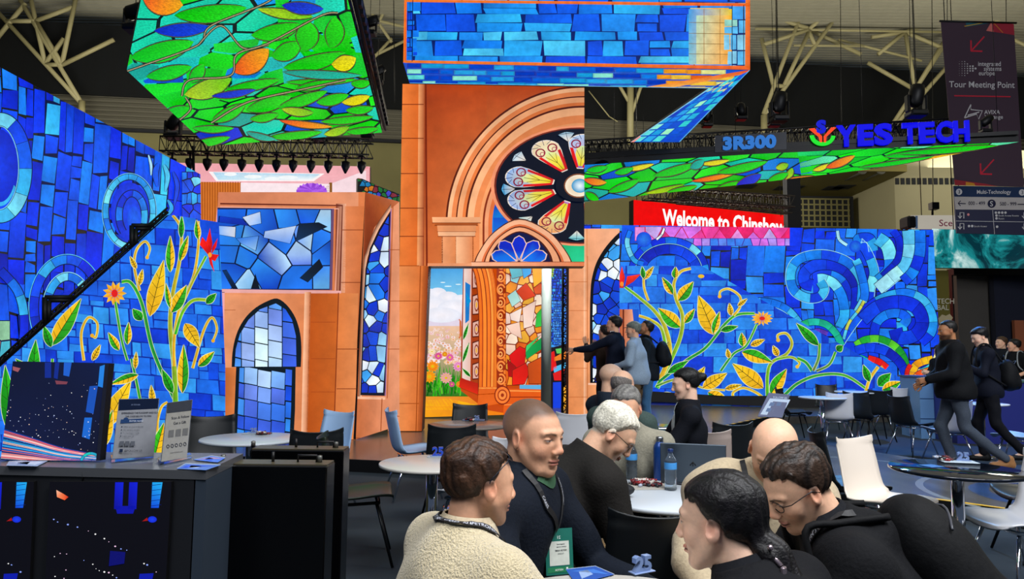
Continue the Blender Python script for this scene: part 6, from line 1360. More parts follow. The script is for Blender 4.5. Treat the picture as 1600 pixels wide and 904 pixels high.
def sign_holder(label, cl, foot, art, seed):
    r = empty('sign_holder', label=label, cat='sign holder', group='acrylic sign holders on the counter'); zt = 1.1
    a_ = onz(*cl[3], zt + .012); b_ = onz(*cl[2], zt + .012); t = b_ - a_; t.z = 0; t.normalize(); n = Vector((t.y, -t.x, 0)); n = n if n.y < 0 else -n
    P_ = [onplane(x, y, a_, n) for x, y in cl]; MB().prism(P_, -n, .003).build('card', pmat('grey white card', '#6a707c', .5), r)
    A = Art(a_, n, [cl], eps=.0002); A.rnd.seed(seed); A.layer = 1; art(A); A.build('print', vcmat('printed card', .4), r)
    G = pmat('clear acrylic', '#e8f4ff', .05, trans=.9, ior=1.45)
    P2_ = [onz(x, y, zt + .001) for x, y in foot]; MB().prism(P2_, (0, 0, 1), .011).build('acrylic_foot', G, r)
CR_, NV, TX = C('#8e9096'), C('#0d1a34'), C('#262a36')
def art1(A):
    A.poly([(186, 624), (248, 622), (240, 712), (176, 716)], CR_); A.up(); A.poly([(186, 624), (248, 622), (246.6, 638), (185, 641)], NV); A.up()
    A.text('AI SERVER', 205, 633, 2.2, C('#6a7898'), True)
    A.text('EXPERIENCE THE FLAGSHIP AND SCAN', 190, 646.5, 2.7, TX, True, .88, slope=-.02); A.text('THE CODE BELOW TO WIN', 196, 651.5, 2.5, TX, True, .9, slope=-.02)
    A.poly([(189, 655), (222, 653.5), (221, 659), (188, 661)], C('#24406c')); A.up(); A.disc(197, 655, 4, 3.4, C('#24406c'), 12); A.text('ENTER NOW', 202, 658.6, 2.6, C('#c0c8d8'), True)
    for i, y in enumerate((666, 671, 676, 681)): A.disc(190.5 - i * .6, y, .9, .9, NV, 7); A.text(['Follow our page on the web', 'Like and share the post', 'Tag two of your friends', 'Collect your gift'][i], 193 - i * .6, y + 1, 2.0, TX, False, .95)
    for i in range(3): A.poly([(187 + i * 8.5, 689), (194 + i * 8.5, 688.7), (193.4 + i * 8.5, 696), (186.4 + i * 8.5, 696.3)], C('#5c6068'))
    A.up(); A.poly([(187, 701), (192, 701), (191.6, 706), (186.6, 706)], C('#1c2a44')); A.text('@FOLLOW US', 194, 705, 3, TX, True); A.text('www.followus.com', 187, 709.5, 1.8, TX); A.up()
def art2(A):
    A.poly([(262, 629), (300, 624), (292, 714), (252, 721)], C('#9a9890')); A.up(); A.poly([(262, 629), (300, 624), (299, 641), (260.5, 645.5)], C('#3a3e46')); A.up()
    A.text('Scan & Follow', 268, 655, 4, TX, True, .85, slope=-.12); A.text('Get a Gift', 271, 663, 4, TX, True, .85, slope=-.12)
    for i in range(3): A.poly([(264 + i * 11, 672 - i * 1.4), (272 + i * 11, 670.9 - i * 1.4), (271.2 + i * 11, 682 - i * 1.4), (263 + i * 11, 683 - i * 1.4)], C('#6c6c6a'))
    for i in range(5): A.ring(262.5 + i * 6.6, 697 - i * .9, 2.4, 3, .8, TX, n=10); A.layer -= 1
    A.up(); A.text('www.followus.com', 266, 708, 2, TX, False, .9, slope=-.12)
sign_holder('larger acrylic sign holder with a grey printed card beside the LED tile', [(186, 623), (249, 622), (240, 713), (175, 717)], [(173, 716), (240, 710), (240, 714), (174, 722)], art1, 1)
sign_holder('smaller acrylic sign holder with card reading Scan and Follow Get a Gift', [(262, 629), (301, 624), (292, 714), (252, 721)], [(246, 721), (296, 712), (299, 715), (250, 726)], art2, 2)
def card(name, cl, z, label, cols, cat_, grp=None):
    r = empty(name, label=label, cat=cat_, group=grp); P_ = [onz(x, y, z) for x, y in cl]; MB().prism(P_, (0, 0, 1), .002).build('sheet', pmat('paper', '#8c98a8', .5), r)
    A = Art((0, 0, z + .0024), (0, 0, 1), [cl], eps=.0002); cx = sum(p[0] for p in cl) / 4; cy = sum(p[1] for p in cl) / 4
    A.poly(cl, C(cols[0])); A.up(); A.poly([(cx + (x - cx) * .8, cy + (y - cy) * .6) for x, y in cl[:3]], C(cols[1])); A.poly([(cx + (x - cx) * .3 - 4, cy + (y - cy) * .5) for x, y in cl], C(cols[2])); A.build('print', vcmat('printed card', .4), r)
card('leaflet', [(14, 721), (78, 718), (58, 728), (10, 727)], 1.1005, 'pale leaflet lying under the LED tile at the counter edge', ('#7a90b0', '#a0b4cc', '#5a78a8'), 'leaflet', 'leaflets on the counter')
card('leaflet', [(276, 732), (290, 724), (345, 726), (322, 734)], 1.1005, 'blue printed leaflet at the right front corner of the counter', ('#4468b0', '#1c48c8', '#8098c8'), 'leaflet', 'leaflets on the counter')
card('leaflet', [(302, 718), (330, 712), (352, 715), (340, 722)], 1.1005, 'blue and pink leaflet at the back right of the counter', ('#3c68c8', '#b08090', '#1c48c8'), 'leaflet', 'leaflets on the counter')

# ---- table ornaments ------------------------------------------------------------
M25 = pmat('cobalt blue acrylic', '#1440b0', .25, spec=.6); M25W = pmat('silver blue acrylic', '#8098c8', .3, .3)
def ornament(px_, py_, z, s, label, rot=0, silver=False):
    r = empty('number_ornament', label=label, cat='ornament', group='number 25 ornaments on the cafe tables'); v = onz(px_, py_, z); r.location = v; r.rotation_euler = (0, 0, rot)
    V, Fc, wd = glyphs('25', s, .04, extrude=.16); V = [(a - wd / 2, -c * s / .7, b + .004) for a, b, c in V]
    mesh_obj('digits', V, Fc, M25W if silver else M25, r); MB().box((0, 0, .002), (wd * 1.3, s * .8, .004), bev=.001).build('base', M25W, r); return r
def candy(px_, py_, z, n, spread, label, seed=1, dark=False):
    rn = random.Random(seed); cols = ['#8c1c20', '#20242c', '#a0a8b8', '#5a1418', '#3c4048', '#c0b8b0']; c = onz(px_, py_, z); o0 = {}
    for i in range(n):
        k = rn.randrange(len(cols)); a = rn.uniform(0, 6.28); d = spread * math.sqrt(rn.random()); p = Vector((c.x + d * math.cos(a), c.y + d * math.sin(a) * .7, c.z + .007 + (.010 if i % 3 == 2 else 0)))
        if k not in o0:
            o = MB().lathe([(.002, -.02), (.009, -.019), (.003, -.012), (.008, -.009), (.009, 0), (.008, .009), (.003, .012), (.009, .019), (.002, .02)], 8, M=Matrix.Rotation(math.radians(90), 4, 'X')).build('wrapped_sweet', pmat('wrapper ' + cols[k], cols[k], .3)); o0[k] = o
        else: o = o0[k].copy(); COL.objects.link(o)
        o.location = p; o.rotation_euler = (0, 0, rn.uniform(0, 6.28)); prop(o, label, 'sweet', label)
def tray(px_, py_, z, w_, d_, label, rot=0, col='#a8b0b8'):
    v = onz(px_, py_, z); o = MB().box((0, 0, .002), (w_, d_, .004), bev=.0015).build('card_mat', pmat('mat ' + col, col, .5)); o.location = v + Vector((0, 0, .0005)); o.rotation_euler = (0, 0, rot); prop(o, label, 'table card', 'table cards'); return o
tray(684, 713, .75, .13, .10, 'white card under the blue 25 on the light round table'); ornament(684, 712, .755, .052, 'cobalt blue 25 ornament on the light table at left of the front group', .1)
tray(402, 677, .75, .20, .14, 'white card in the middle of the table by the arch window'); ornament(396, 676, .755, .035, 'small silver 25 ornament on the table by the arch window', .1, True); candy(412, 678, .755, 12, .05, 'tiny wrapped sweets on the white table by the arch window', 3)
tray(740, 656, .75, .22, .16, 'blue grey card on the table before the doorway', 0, '#3c5878'); ornament(745, 655, .755, .035, 'small silver 25 ornament on the table before the doorway', -.1, True); candy(733, 656, .755, 12, .06, 'tiny wrapped sweets on the table before the doorway', 4)
tray(1497, 721, .75, .21, .13, 'pale card under the ornament on the glossy black table', -.2, '#b4c4d0'); ornament(1505, 719, .755, .048, 'blue and silver 25 ornament on the glossy black table', -.3, True); candy(1476, 718, .755, 22, .055, 'dark red wrapped sweets on the glossy black table', 5)
tray(1455, 728, .75, .10, .09, 'blue leaflet on the glossy black table', .3, '#3870b8')
ornament(1003, 893, .755, .045, 'blue 25 ornament on the front table beside the ponytail woman', .5, True)
card('brochure', [(884, 889), (930, 884), (960, 897), (900, 912)], .7515, 'blue brochure on the front table under the bearded man', ('#2850a0', '#3c70c0', '#88a0c8'), 'brochure')
tray(1008, 760, .75, .26, .17, 'pale card under the sweets by the laptop', .1, '#a8a49c'); candy(1012, 757, .755, 46, .085, 'red and black wrapped sweets between bottle and laptop', 6); 
# bottles and laptop on the far table
def water_bottle(px_, py_, z, label):
    r = empty('water_bottle', label=label, cat='bottle', group='clear water bottles on the laptop table'); v = onz(px_, py_, z); r.location = v
    G = pmat('clear bottle plastic', '#dceeff', .04, trans=.95, ior=1.33)
    pr = [(0, .001), (.027, .001), (.031, .006)] + [(.031 - .0025 * (i % 2), .012 + i * .011) for i in range(8)] + [(.031, .103), (.031, .138), (.029, .15), (.022, .168), (.0125, .182), (.0125, .192), (0, .192)]
    MB().lathe(pr, 24).build('bottle_body', G, r); MB().lathe([(.0314, .105), (.0316, .106), (.0316, .137), (.0314, .138)], 24).build('label_band', pmat('blue bottle label', '#3c88c8', .4), r)
    MB().lathe([(.0145, .186), (.0145, .203), (.013, .205), (0, .205)], 20).build('cap', pmat('dark blue cap', '#0c2860', .35), r)
water_bottle(987, 748, .75, 'clear water bottle beside the white haired man'); water_bottle(1048, 765, .75, 'clear water bottle in front of the laptop')
r = empty('steel_flask', label='cobalt blue steel flask with a silver cap left of the laptop', cat='flask'); r.location = onz(1031, 749, .75)
MB().lathe([(0, 0), (.03, 0), (.033, .004), (.034, .17), (.031, .185), (.022, .198), (.02, .205), (0, .205)], 28).build('flask_body', pmat('blue enamel', '#123c80', .3, .3), r); MB().lathe([(.02, .205), (.021, .208), (.021, .226), (.018, .232), (0, .232)], 20).build('cap', pmat('brushed cap', '#9aa0a8', .3, 1.0), r)
r = empty('laptop', label='dark grey open laptop seen from behind its lid', cat='laptop'); r.location = onz(1083, 757, .7505); r.rotation_euler = (0, 0, math.radians(-14))
MB().box((0, .09, .009), (.33, .23, .014), bev=.004).build('keyboard_base', pmat('laptop base grey', '#5c6068', .35, .7), r)
ld = MB().box((0, 0, .108), (.33, .008, .216), bev=.003).build('lid', pmat('laptop grey', '#3c4650', .35, .6), r); ld.location = (0, -.03, .016); ld.rotation_euler = (math.radians(16), 0, 0)
lg = MB(); lg.tube([(-.014, -.0045, .098), (0, -.0045, .118), (.014, -.0045, .098)], .003, 5).tube([(0, -.0045, .094), (.0, -.0045, .116)], .0025, 5).build('lid_mark', M_BLACK, ld)
r = empty('black_bag', label='black soft bag lying on the laptop table edge', cat='bag'); r.location = onz(966, 776, .751) + Vector((-.02, 0, .0)); 
MB().sphere((0, 0, .035), (.10, .06, .035), 16, 10).build('bag_body', pmat('black nylon', '#0c0f16', .6, bump=.4, scale=30), r); MB().tube([(-.04, 0, .06), (-.02, 0, .10), (.03, 0, .10), (.05, 0, .06)], .006, 6).build('handle', pmat('black nylon', '#0c0f16', .6, bump=.4, scale=30), r)
# pale blue counter, tilted poster stand at the right
r = empty('reception_counter', label='pale blue grey counter beside the right end of the swirl wall', cat='counter'); a, b = at(1436, 590, 12.2), at(1484, 650, 12.2); zt = a.z
MC = pmat('pale blue laminate', '#5c86b4', .4); MB().box(((a.x + b.x) / 2 + .1, 12.5, zt / 2 + .0), (b.x - a.x + .2, .6, zt)).build('body', MC, r); MB().box(((a.x + b.x) / 2 + .1, 12.5, zt + .015), (b.x - a.x + .26, .66, .03)).build('worktop', pmat('blue worktop', '#2c4c78', .3), r)
for k in (.33, .66): MB().box(((a.x + b.x) / 2 + .1, 12.196, zt * k), (b.x - a.x + .2, .012, .012)).build('panel_line', pmat('blue worktop', '#2c4c78', .3), r)
r = empty('reception_counter', label='low white counter with blue glow at the far right behind the walkers', cat='counter'); a, b = at(1492, 596, 11.6), at(1640, 640, 11.6)
MB().box(((a.x + b.x) / 2, 11.9, a.z / 2), (b.x - a.x, .6, a.z)).build('body', pmat('white laminate with painted blue glow', '#28307c', .4), r); MB().box(((a.x + b.x) / 2, 11.9, a.z + .015), (b.x - a.x + .06, .66, .03)).build('worktop', pmat('green grey worktop', '#4c6c60', .3), r)  # blue glow on the white counter is painted into the body colour
r = empty('poster_stand', label='tilted white poster stand with a blue header between stage and far tables', cat='poster stand'); Y = 9.6; cl = [(1206, 614), (1240, 617), (1222, 652), (1184, 650)]
P_ = [at(x, y, Y) for x, y in cl]; P_[0].y += .12; P_[1].y += .12; mb = MB(); n_ = (P_[1] - P_[0]).cross(P_[3] - P_[0]).normalized(); n_ = n_ if n_.y < 0 else -n_; mb.prism(P_, -n_, .015); mb.build('panel', pmat('poster frame blue', '#18306c', .4), r)
A = Art(P_[0], n_, [cl]); A.layer = 2; A.poly([(1203, 622), (1235, 624), (1221, 649), (1188, 647)], C('#c0d4ec')); A.up()
for i in range(2):
    for j in range(2): x = 1204 + i * 11 - j * 5; y = 628 + j * 9; A.poly([(x, y), (x + 7, y + .4), (x + 4, y + 6), (x - 3, y + 5.6)], C('#486898'))
A.up(); A.text('FOLLOW US', 1208, 621.5, 3, C('#c0d4f0'), True, .9, slope=.06); A.build('print', vcmat('printed card', .4), r)
v = at(1212, 650, Y); MB().tube([(v.x, Y + .05, .0), (v.x, Y + .05, v.z + .05)], .018, 8).lathe([(.16, .001), (.16, .012), (0, .02)], 24, c=(v.x, Y + .05, 0)).build('pole', M_BLACK, r)
# ------------------------------------------------------------------ people: bodies grown as one smooth surface
from mathutils.bvhtree import BVHTree
def axis(lo, hi, segs, coarse):
    """grid lines, finer inside the segments (a, b, step)"""
    out = [lo]
    while out[-1] < hi:
        x = out[-1]; st_ = coarse
        for a, b, s_ in segs:
            if a <= x + 1e-6 < b: st_ = min(st_, s_)
            elif x < a < x + st_: st_ = max(s_, a - x)
        out.append(x + st_)
    return np.array(out)
class Field:
    def __init__(s, ax, ay, az):
        s.ax, s.ay, s.az = ax, ay, az; s.f = np.full((len(ax), len(ay), len(az)), .5, np.float32)
    def _sl(s, c, m):
        r = []
        for k, a in enumerate((s.ax, s.ay, s.az)):
            i0 = max(0, np.searchsorted(a, c[k][0] - m) - 1); i1 = min(len(a), np.searchsorted(a, c[k][1] + m) + 1)
            if i1 - i0 < 2: return None
            r.append(slice(i0, i1))
        return tuple(r)
    def _pts(s, sl): return s.ax[sl[0]][:, None, None], s.ay[sl[1]][None, :, None], s.az[sl[2]][None, None, :]
    def _put(s, sl, d, k, sub=False):
        g = s.f[sl]
        if sub:
            h = np.clip(.5 - .5 * (g + d) / k, 0, 1); s.f[sl] = g * (1 - h) - d * h + k * h * (1 - h)
        else:
            h = np.clip(.5 + .5 * (g - d) / k, 0, 1); s.f[sl] = g * (1 - h) + d * h - k * h * (1 - h)
    def cone(s, a, b, ra, rb, k=.02, sub=False):
        a = np.array(a, float); b = np.array(b, float); R = max(ra, rb); sl = s._sl([(min(a[i], b[i]) - R, max(a[i], b[i]) + R) for i in range(3)], k + .05)
        if sl is None: return
        X, Y, Z = s._pts(sl); v = b - a; L = max(1e-9, v @ v); h = np.clip(((X - a[0]) * v[0] + (Y - a[1]) * v[1] + (Z - a[2]) * v[2]) / L, 0, 1)
        d = np.sqrt((X - a[0] - h * v[0]) ** 2 + (Y - a[1] - h * v[1]) ** 2 + (Z - a[2] - h * v[2]) ** 2) - (ra + (rb - ra) * h); s._put(sl, d, k, sub)
    def ell(s, c, r, R=None, k=.02, sub=False, disp=None):
        c = np.array(c, float); m = max(r); sl = s._sl([(c[i] - m, c[i] + m) for i in range(3)], k + .05)
        if sl is None: return
        X, Y, Z = s._pts(sl); X = X - c[0]; Y = Y - c[1]; Z = Z - c[2]
        if R is not None: X, Y, Z = (X * R[0][i] + Y * R[1][i] + Z * R[2][i] for i in range(3))
        k0 = np.sqrt((X / r[0]) ** 2 + (Y / r[1]) ** 2 + (Z / r[2]) ** 2) + 1e-6; k1 = np.sqrt((X / r[0] ** 2) ** 2 + (Y / r[1] ** 2) ** 2 + (Z / r[2] ** 2) ** 2) + 1e-6
        d = k0 * (k0 - 1) / k1; s._put(sl, d, k, sub)
    def cut(s, fn):
        X, Y, Z = np.meshgrid(s.ax, s.ay, s.az, indexing='ij', sparse=True); s.f = np.maximum(s.f, fn(X, Y, Z)).astype(np.float32)
    def wobble(s, amp, fr=1.0, ph=0.0):
        X, Y, Z = np.meshgrid(s.ax, s.ay, s.az, indexing='ij', sparse=True)
        s.f = (s.f + amp * (np.sin((26 * X + 13 * Z) * fr + 2.2 * np.sin(13 * Y * fr + ph)) * .45 + np.sin((34 * Z - 12 * Y) * fr + 2.5 * np.sin(16 * X * fr + ph)) * .4 + np.sin((21 * Y + 31 * Z + 17 * X) * fr + ph) * .35)).astype(np.float32)
    def mesh(s):
        f = s.f; inside = f < 0; nx, ny, nz = f.shape
        c = np.zeros((nx - 1, ny - 1, nz - 1), np.int16)
        for i in (0, 1):
            for j in (0, 1):
                for k in (0, 1): c += inside[i:nx - 1 + i, j:ny - 1 + j, k:nz - 1 + k]
        act = (c > 0) & (c < 8); I, J, K = np.nonzero(act); n = len(I); idx = np.full(act.shape, -1, np.int64); idx[I, J, K] = np.arange(n)
        acc = np.zeros((n, 3)); cnt = np.zeros(n); A = (s.ax, s.ay, s.az)
        for a in range(3):
            for u in (0, 1):
                for v in (0, 1):
                    o = [0, 0, 0]; o[(a + 1) % 3] = u; o[(a + 2) % 3] = v; o1 = list(o); o1[a] = 1
                    p0 = (I + o[0], J + o[1], K + o[2]); p1 = (I + o1[0], J + o1[1], K + o1[2]); f0 = f[p0]; f1 = f[p1]; x = (f0 < 0) != (f1 < 0)
                    t = np.where(x, f0 / np.where(x, f0 - f1, 1), 0)
                    for q in range(3): acc[:, q] += np.where(x, A[q][p0[q]] * (1 - t) + A[q][p1[q]] * t, 0)
                    cnt += x
        V = acc / cnt[:, None]; Fs = []
        for a in range(3):
            b, c_ = (a + 1) % 3, (a + 2) % 3; sl0 = [slice(None)] * 3; sl1 = [slice(None)] * 3; sl0[a] = slice(0, -1); sl1[a] = slice(1, None)
            for d in (b, c_): sl0[d] = slice(1, -1); sl1[d] = slice(1, -1)
            s0 = inside[tuple(sl0)]; s1 = inside[tuple(sl1)]
            for flip, mk in ((0, s0 & ~s1), (1, ~s0 & s1)):
                g = np.array(np.nonzero(mk)); g[b] += 1; g[c_] += 1
                q = []
                for db, dc in ((0, 0), (1, 0), (1, 1), (0, 1)):
                    h = g.copy(); h[b] -= 1 - db; h[c_] -= 1 - dc; q.append(idx[h[0], h[1], h[2]])
                q = np.array(q).T; Fs.append(q if not flip else q[:, ::-1])
        return V, np.concatenate(Fs)
def emit(name, parts, mat, parent, smooth=True):
    """parts: list of (V, F, colours)"""
    VV = []; FF = []; CC = []; b = 0
    for V, Fc, c in parts: VV.append(V); FF.append(Fc + b); CC.append(c if np.ndim(c) == 2 else np.tile(c, (len(V), 1))); b += len(V)
    V = np.concatenate(VV); Fc = np.concatenate(FF); me = bpy.data.meshes.new(name); me.vertices.add(len(V)); me.vertices.foreach_set('co', V.ravel())
    me.loops.add(Fc.size); me.loops.foreach_set('vertex_index', Fc.ravel().astype(np.int32)); me.polygons.add(len(Fc)); me.polygons.foreach_set('loop_start', np.arange(0, Fc.size, 4, dtype=np.int32)); me.polygons.foreach_set('loop_total', np.full(len(Fc), 4, np.int32))
    me.update(calc_edges=True); me.validate(); me.polygons.foreach_set('use_smooth', [smooth] * len(me.polygons)); me.materials.append(mat)
    a = me.color_attributes.new('Col', 'FLOAT_COLOR', 'POINT'); arr = np.ones((len(V), 4), np.float32); arr[:, :3] = np.concatenate(CC); a.data.foreach_set('color', arr.ravel())
    o = bpy.data.objects.new(name, me); COL.objects.link(o); o.parent = parent; return o
SKIN = vcmat('skin', .5, scale=90, var=.05, bump=.15, spec=.35, sss=.12); HAIR = vcmat('hair', .5, scale=120, var=.35, bump=.6, spec=.35)
CLOTH = {}
def cloth(col, rough=.85, scale=90, bump=.25): return pmat('cloth %s %s' % (col, scale), col, rough, bump=bump, scale=scale, var=.12, sheen=.15 if sum(C(col)) > .3 else 0, spec=.2)
def rotm(yaw=0, pitch=0, roll=0):
    """columns are the part's x, y (forward), z axes; pitch > 0 looks down"""
    return Matrix.Rotation(math.radians(yaw), 3, 'Z') @ Matrix.Rotation(math.radians(-pitch), 3, 'X') @ Matrix.Rotation(math.radians(roll), 3, 'Y')
def sstep(a, b, x): t = np.clip((x - a) / (b - a), 0, 1); return t * t * (3 - 2 * t)
SKC = [C('#e2b394'), C('#d9a585'), C('#a87450'), C('#e6bda4'), C('#7a4c36')]
def hair_line(p, st):
    """signed height above the hairline in head space, > 0 is hair"""
    y, z = p[1], p[2]
    front = st.get('front', .084); zl = np.where(y > .035, front - (.085 - y) * .25, np.where(y > -.005, .012 + (y + .005) / .04 * (front - .024), np.where(y > -.03, .012 - (y + .005) * -.4, -.055 + (y + .09) * .6)))
    return z - zl
def head_field(Fd, c, R, s, st):
    P = lambda v: tuple(Vector(c) + R @ (Vector(v) * s)); Rn = np.array(R)
    E = lambda v, r, k=.012, sub=False, R2=None: Fd.ell(P(v), [q * s for q in r], np.array(R @ R2) if R2 is not None else Rn, k * s, sub)
    Cn = lambda a, b, ra, rb, k=.01, sub=False: Fd.cone(P(a), P(b), ra * s, rb * s, k * s, sub)
    w_ = st.get('wide', 1.0)
    E((0, -.018, .036), (.076 * w_, .097, .084)); E((0, .028, .004), (.065 * w_, .066, .082), .02); E((0, .026, -.062), (.053 * w_, .058, .043), .025); E((0, .070, -.094), (.022, .018, .018), .025)
    for q in (-1, 1):
        E((q * .040, .052, -.024), (.025, .026, .026), .02); Cn((q * .056 * w_, .0, -.03), (q * .034, .055, -.088), .02, .016, .02)
        Cn((q * .012, .087, .030), (q * .044, .072, .028), .010, .008, .012); E((q * .031, .100, .010), (.019, .020, .011), .012, True)
        E((q * .031, .0735, .009), (.0165, .0135, .0125), .003); E((q * .012, .098, -.029), (.0085, .009, .007), .006)
        E((q * .079 * w_, -.008, -.002), (.009, .019, .031), .006, False, rotm(q * -18, -8)); E((q * .089 * w_, -.003, .003), (.007, .010, .018), .005, True, rotm(q * -18, -8))
    n_ = st.get('nose', 1.0); Cn((0, .086, .024), (0, .094 + .008 * n_, -.018), .0080, .0110, .012); E((0, .095 + .010 * n_, -.023), (.0125, .0105, .0095), .008)
    E((0, .0885, -.055), (.022, .010, .0050), .006); E((0, .0875, -.066), (.019, .010, .0055), .006); E((0, .103, -.0605), (.026, .007, .0016), .002, True); E((0, .093, -.078), (.02, .008, .004), .008, True)
def paint_head(V, c, R, s, st, skin):
    p = ((V - np.array(c)) @ np.array(R) / s).T; x, y, z = p; n = len(V); col = np.tile(np.array(skin), (n, 1)); inh = (np.abs(x) < .1) & (np.abs(y) < .14) & (z > -.13)
    def tint(m, c_, k): 
        m = (m * k * inh)[:, None]; col[:] = col * (1 - m) + np.array(c_) * m
    red = mul(skin, 1.0); red = (min(1, skin[0] * 1.08), skin[1] * .72, skin[2] * .68); face = sstep(.03, .06, y); ax_ = np.abs(x)
    g = lambda cx, cy, cz, r: np.exp(-((ax_ - cx) ** 2 + (y - cy) ** 2 + (z - cz) ** 2) / r ** 2)
    tint(g(.04, .06, -.025, .024), red, .55); tint(g(0, .112, -.022, .016), red, .5); tint(g(.082, -.008, 0, .03), red, .55)
    tint(sstep(.006, .003, np.abs(z + .0555)) * sstep(.025, .018, ax_) * face, C(st.get('lip', '#b0605a')), .75); tint(sstep(.007, .004, np.abs(z + .066)) * sstep(.021, .015, ax_) * face, C(st.get('lip', '#b0605a')), .7)
    tint(sstep(.0028, .0012, np.abs(z + .0605)) * sstep(.026, .02, ax_) * face, (.05, .015, .012), .9)
    hc = C(st.get('hair', '#3a2a20')); br = C(st.get('brow', st.get('hair', '#3a2a20')))
    tint(sstep(.0045, .002, np.abs(z - .030 + .25 * np.abs(ax_ - .030))) * sstep(.011, .014, ax_) * sstep(.052, .044, ax_) * face, br, .75)
    ez = .009 - st.get('lid', .0); eye = sstep(1.15, .85, ((ax_ - .031) / .0135) ** 2 + ((z - ez) / (.0058 * st.get('open', .7))) ** 2) * face
    tint(eye, (.62, .58, .55), .9); tint(sstep(1.1, .8, ((ax_ - .031) / .006) ** 2 + ((z - ez) / (.0056 * st.get('open', .7))) ** 2) * face, (.03, .02, .015), 1.0)
    tint(sstep(.003, .0012, np.abs(z - ez - .0048 * st.get('open', .7) + 3 * (ax_ - .031) ** 2)) * sstep(.018, .014, np.abs(ax_ - .031)) * face, (.06, .03, .025), .8)
    if st.get('beard'):
        b = sstep(-.030, -.050, z + .35 * np.maximum(0, y - .06) * 0) * sstep(-.03, .02, y) + 0.5 * sstep(-.052, -.046, z) * sstep(-.038, -.044, z) * sstep(.03, .02, ax_) * face
        tint(np.clip(b, 0, 1) * (1 - sstep(.008, .004, np.abs(z + .061)) * sstep(.02, .015, ax_) * face), C(st['beard']), st.get('beardk', .6))
    if st.get('scalp'): sf = st.get('soft', .008); tint(sstep(-sf, sf, hair_line(p, st)) * (.5 + .5 * sstep(.02, .09, z) if sf > .01 else 1), C(st['scalp']), st.get('scalpk', .7))
    tint(sstep(.004, .0015, np.hypot(ax_ - .008, z + .032)) * face, (.12, .04, .03), .8)
    return col
def hair_mesh(name, c, R, s, st, vox, parent):
    L = .2 * s; c = Vector(c); lo = c - Vector((L, L, L)); hi = c + Vector((L, L, L)); extra = st.get('tail', [])
    for (a, b, ra, rb) in extra:
        for q in (a, b):
            w_ = c + R @ (Vector(q) * s)
            for i in range(3): lo[i] = min(lo[i], w_[i] - .07); hi[i] = max(hi[i], w_[i] + .07)
    Fd = Field(*[np.arange(lo[i], hi[i], vox) for i in range(3)]); P = lambda v: tuple(c + R @ (Vector(v) * s)); t = st.get('thick', .010); w_ = st.get('wide', 1.0); Rn = np.array(R)
    Fd.ell(P((0, -.018, .036)), [.0765 * w_ * s, .0975 * s, .0845 * s], Rn, .01); Fd.ell(P((0, .028, .006)), [.0655 * w_ * s, .0665 * s, .0825 * s], Rn, .02)
    for v, r in st.get('lumps', []): Fd.ell(P(v), [q * s for q in r], Rn, .02)
    X, Y, Z = np.meshgrid(Fd.ax, Fd.ay, Fd.az, indexing='ij'); p = (np.stack([X - c.x, Y - c.y, Z - c.z], -1) @ Rn / s); p = np.moveaxis(p, -1, 0)
    am = st.get('mess', .0035)
    Fd.f = (Fd.f + s * am * (np.sin(p[0] * 330 + 3 * np.sin(p[1] * 50 + p[2] * 30)) * .45 + np.sin(p[1] * 160 + p[2] * 120 + 3 * np.sin(p[0] * 60)) * .3 + np.sin(p[1] * 60 + p[2] * 50 + p[0] * 40) * .3)).astype(np.float32)
    hr = hair_line(p, st) + .004 * np.sin(p[0] * 150 + 2 * np.sin(p[1] * 90)) * (p[1] > .02); up_ = sstep(.03, .09, p[2]); Fd.f = (Fd.f - s * (.0012 + (t * (st.get('sides', .4) + .95 * up_)) * sstep(-.002, .028, hr))).astype(np.float32); hl = -hr * s
    if st.get('bald'): hl = np.maximum(hl, (p[2] - (.035 + .02 * (p[1] < -.03))) * s)
    ear = (.026 - np.sqrt((p[1] + .006) ** 2 + (p[2] + .004) ** 2)) * s * st.get('earcut', 1)
    Fd.f = np.maximum(Fd.f, hl); Fd.f = np.where(np.abs(p[0]) > .05, np.maximum(Fd.f, ear), Fd.f).astype(np.float32)
    for (a, b, ra, rb) in extra: Fd.cone(P(a), P(b), ra * s, rb * s, .02)
    if extra: 
        Fd.f = (Fd.f + .0018 * np.sin(p[0] * 260 + 2 * np.sin(p[2] * 30)) * (p[1] < -.03)).astype(np.float32)
    V, Fc = Fd.mesh(); h = np.array(C(st['hair'])); h2 = np.array(C(st.get('hair2', st['hair']))); q = ((V - np.array(c)) @ Rn / s); k = (.5 + .5 * np.sin(q[:, 0] * 190 + 3 * np.sin(q[:, 1] * 50 + q[:, 2] * 20)))[:, None]
    return emit(name, [(V, Fc, h * (1 - k) + h2 * k)], HAIR, parent)
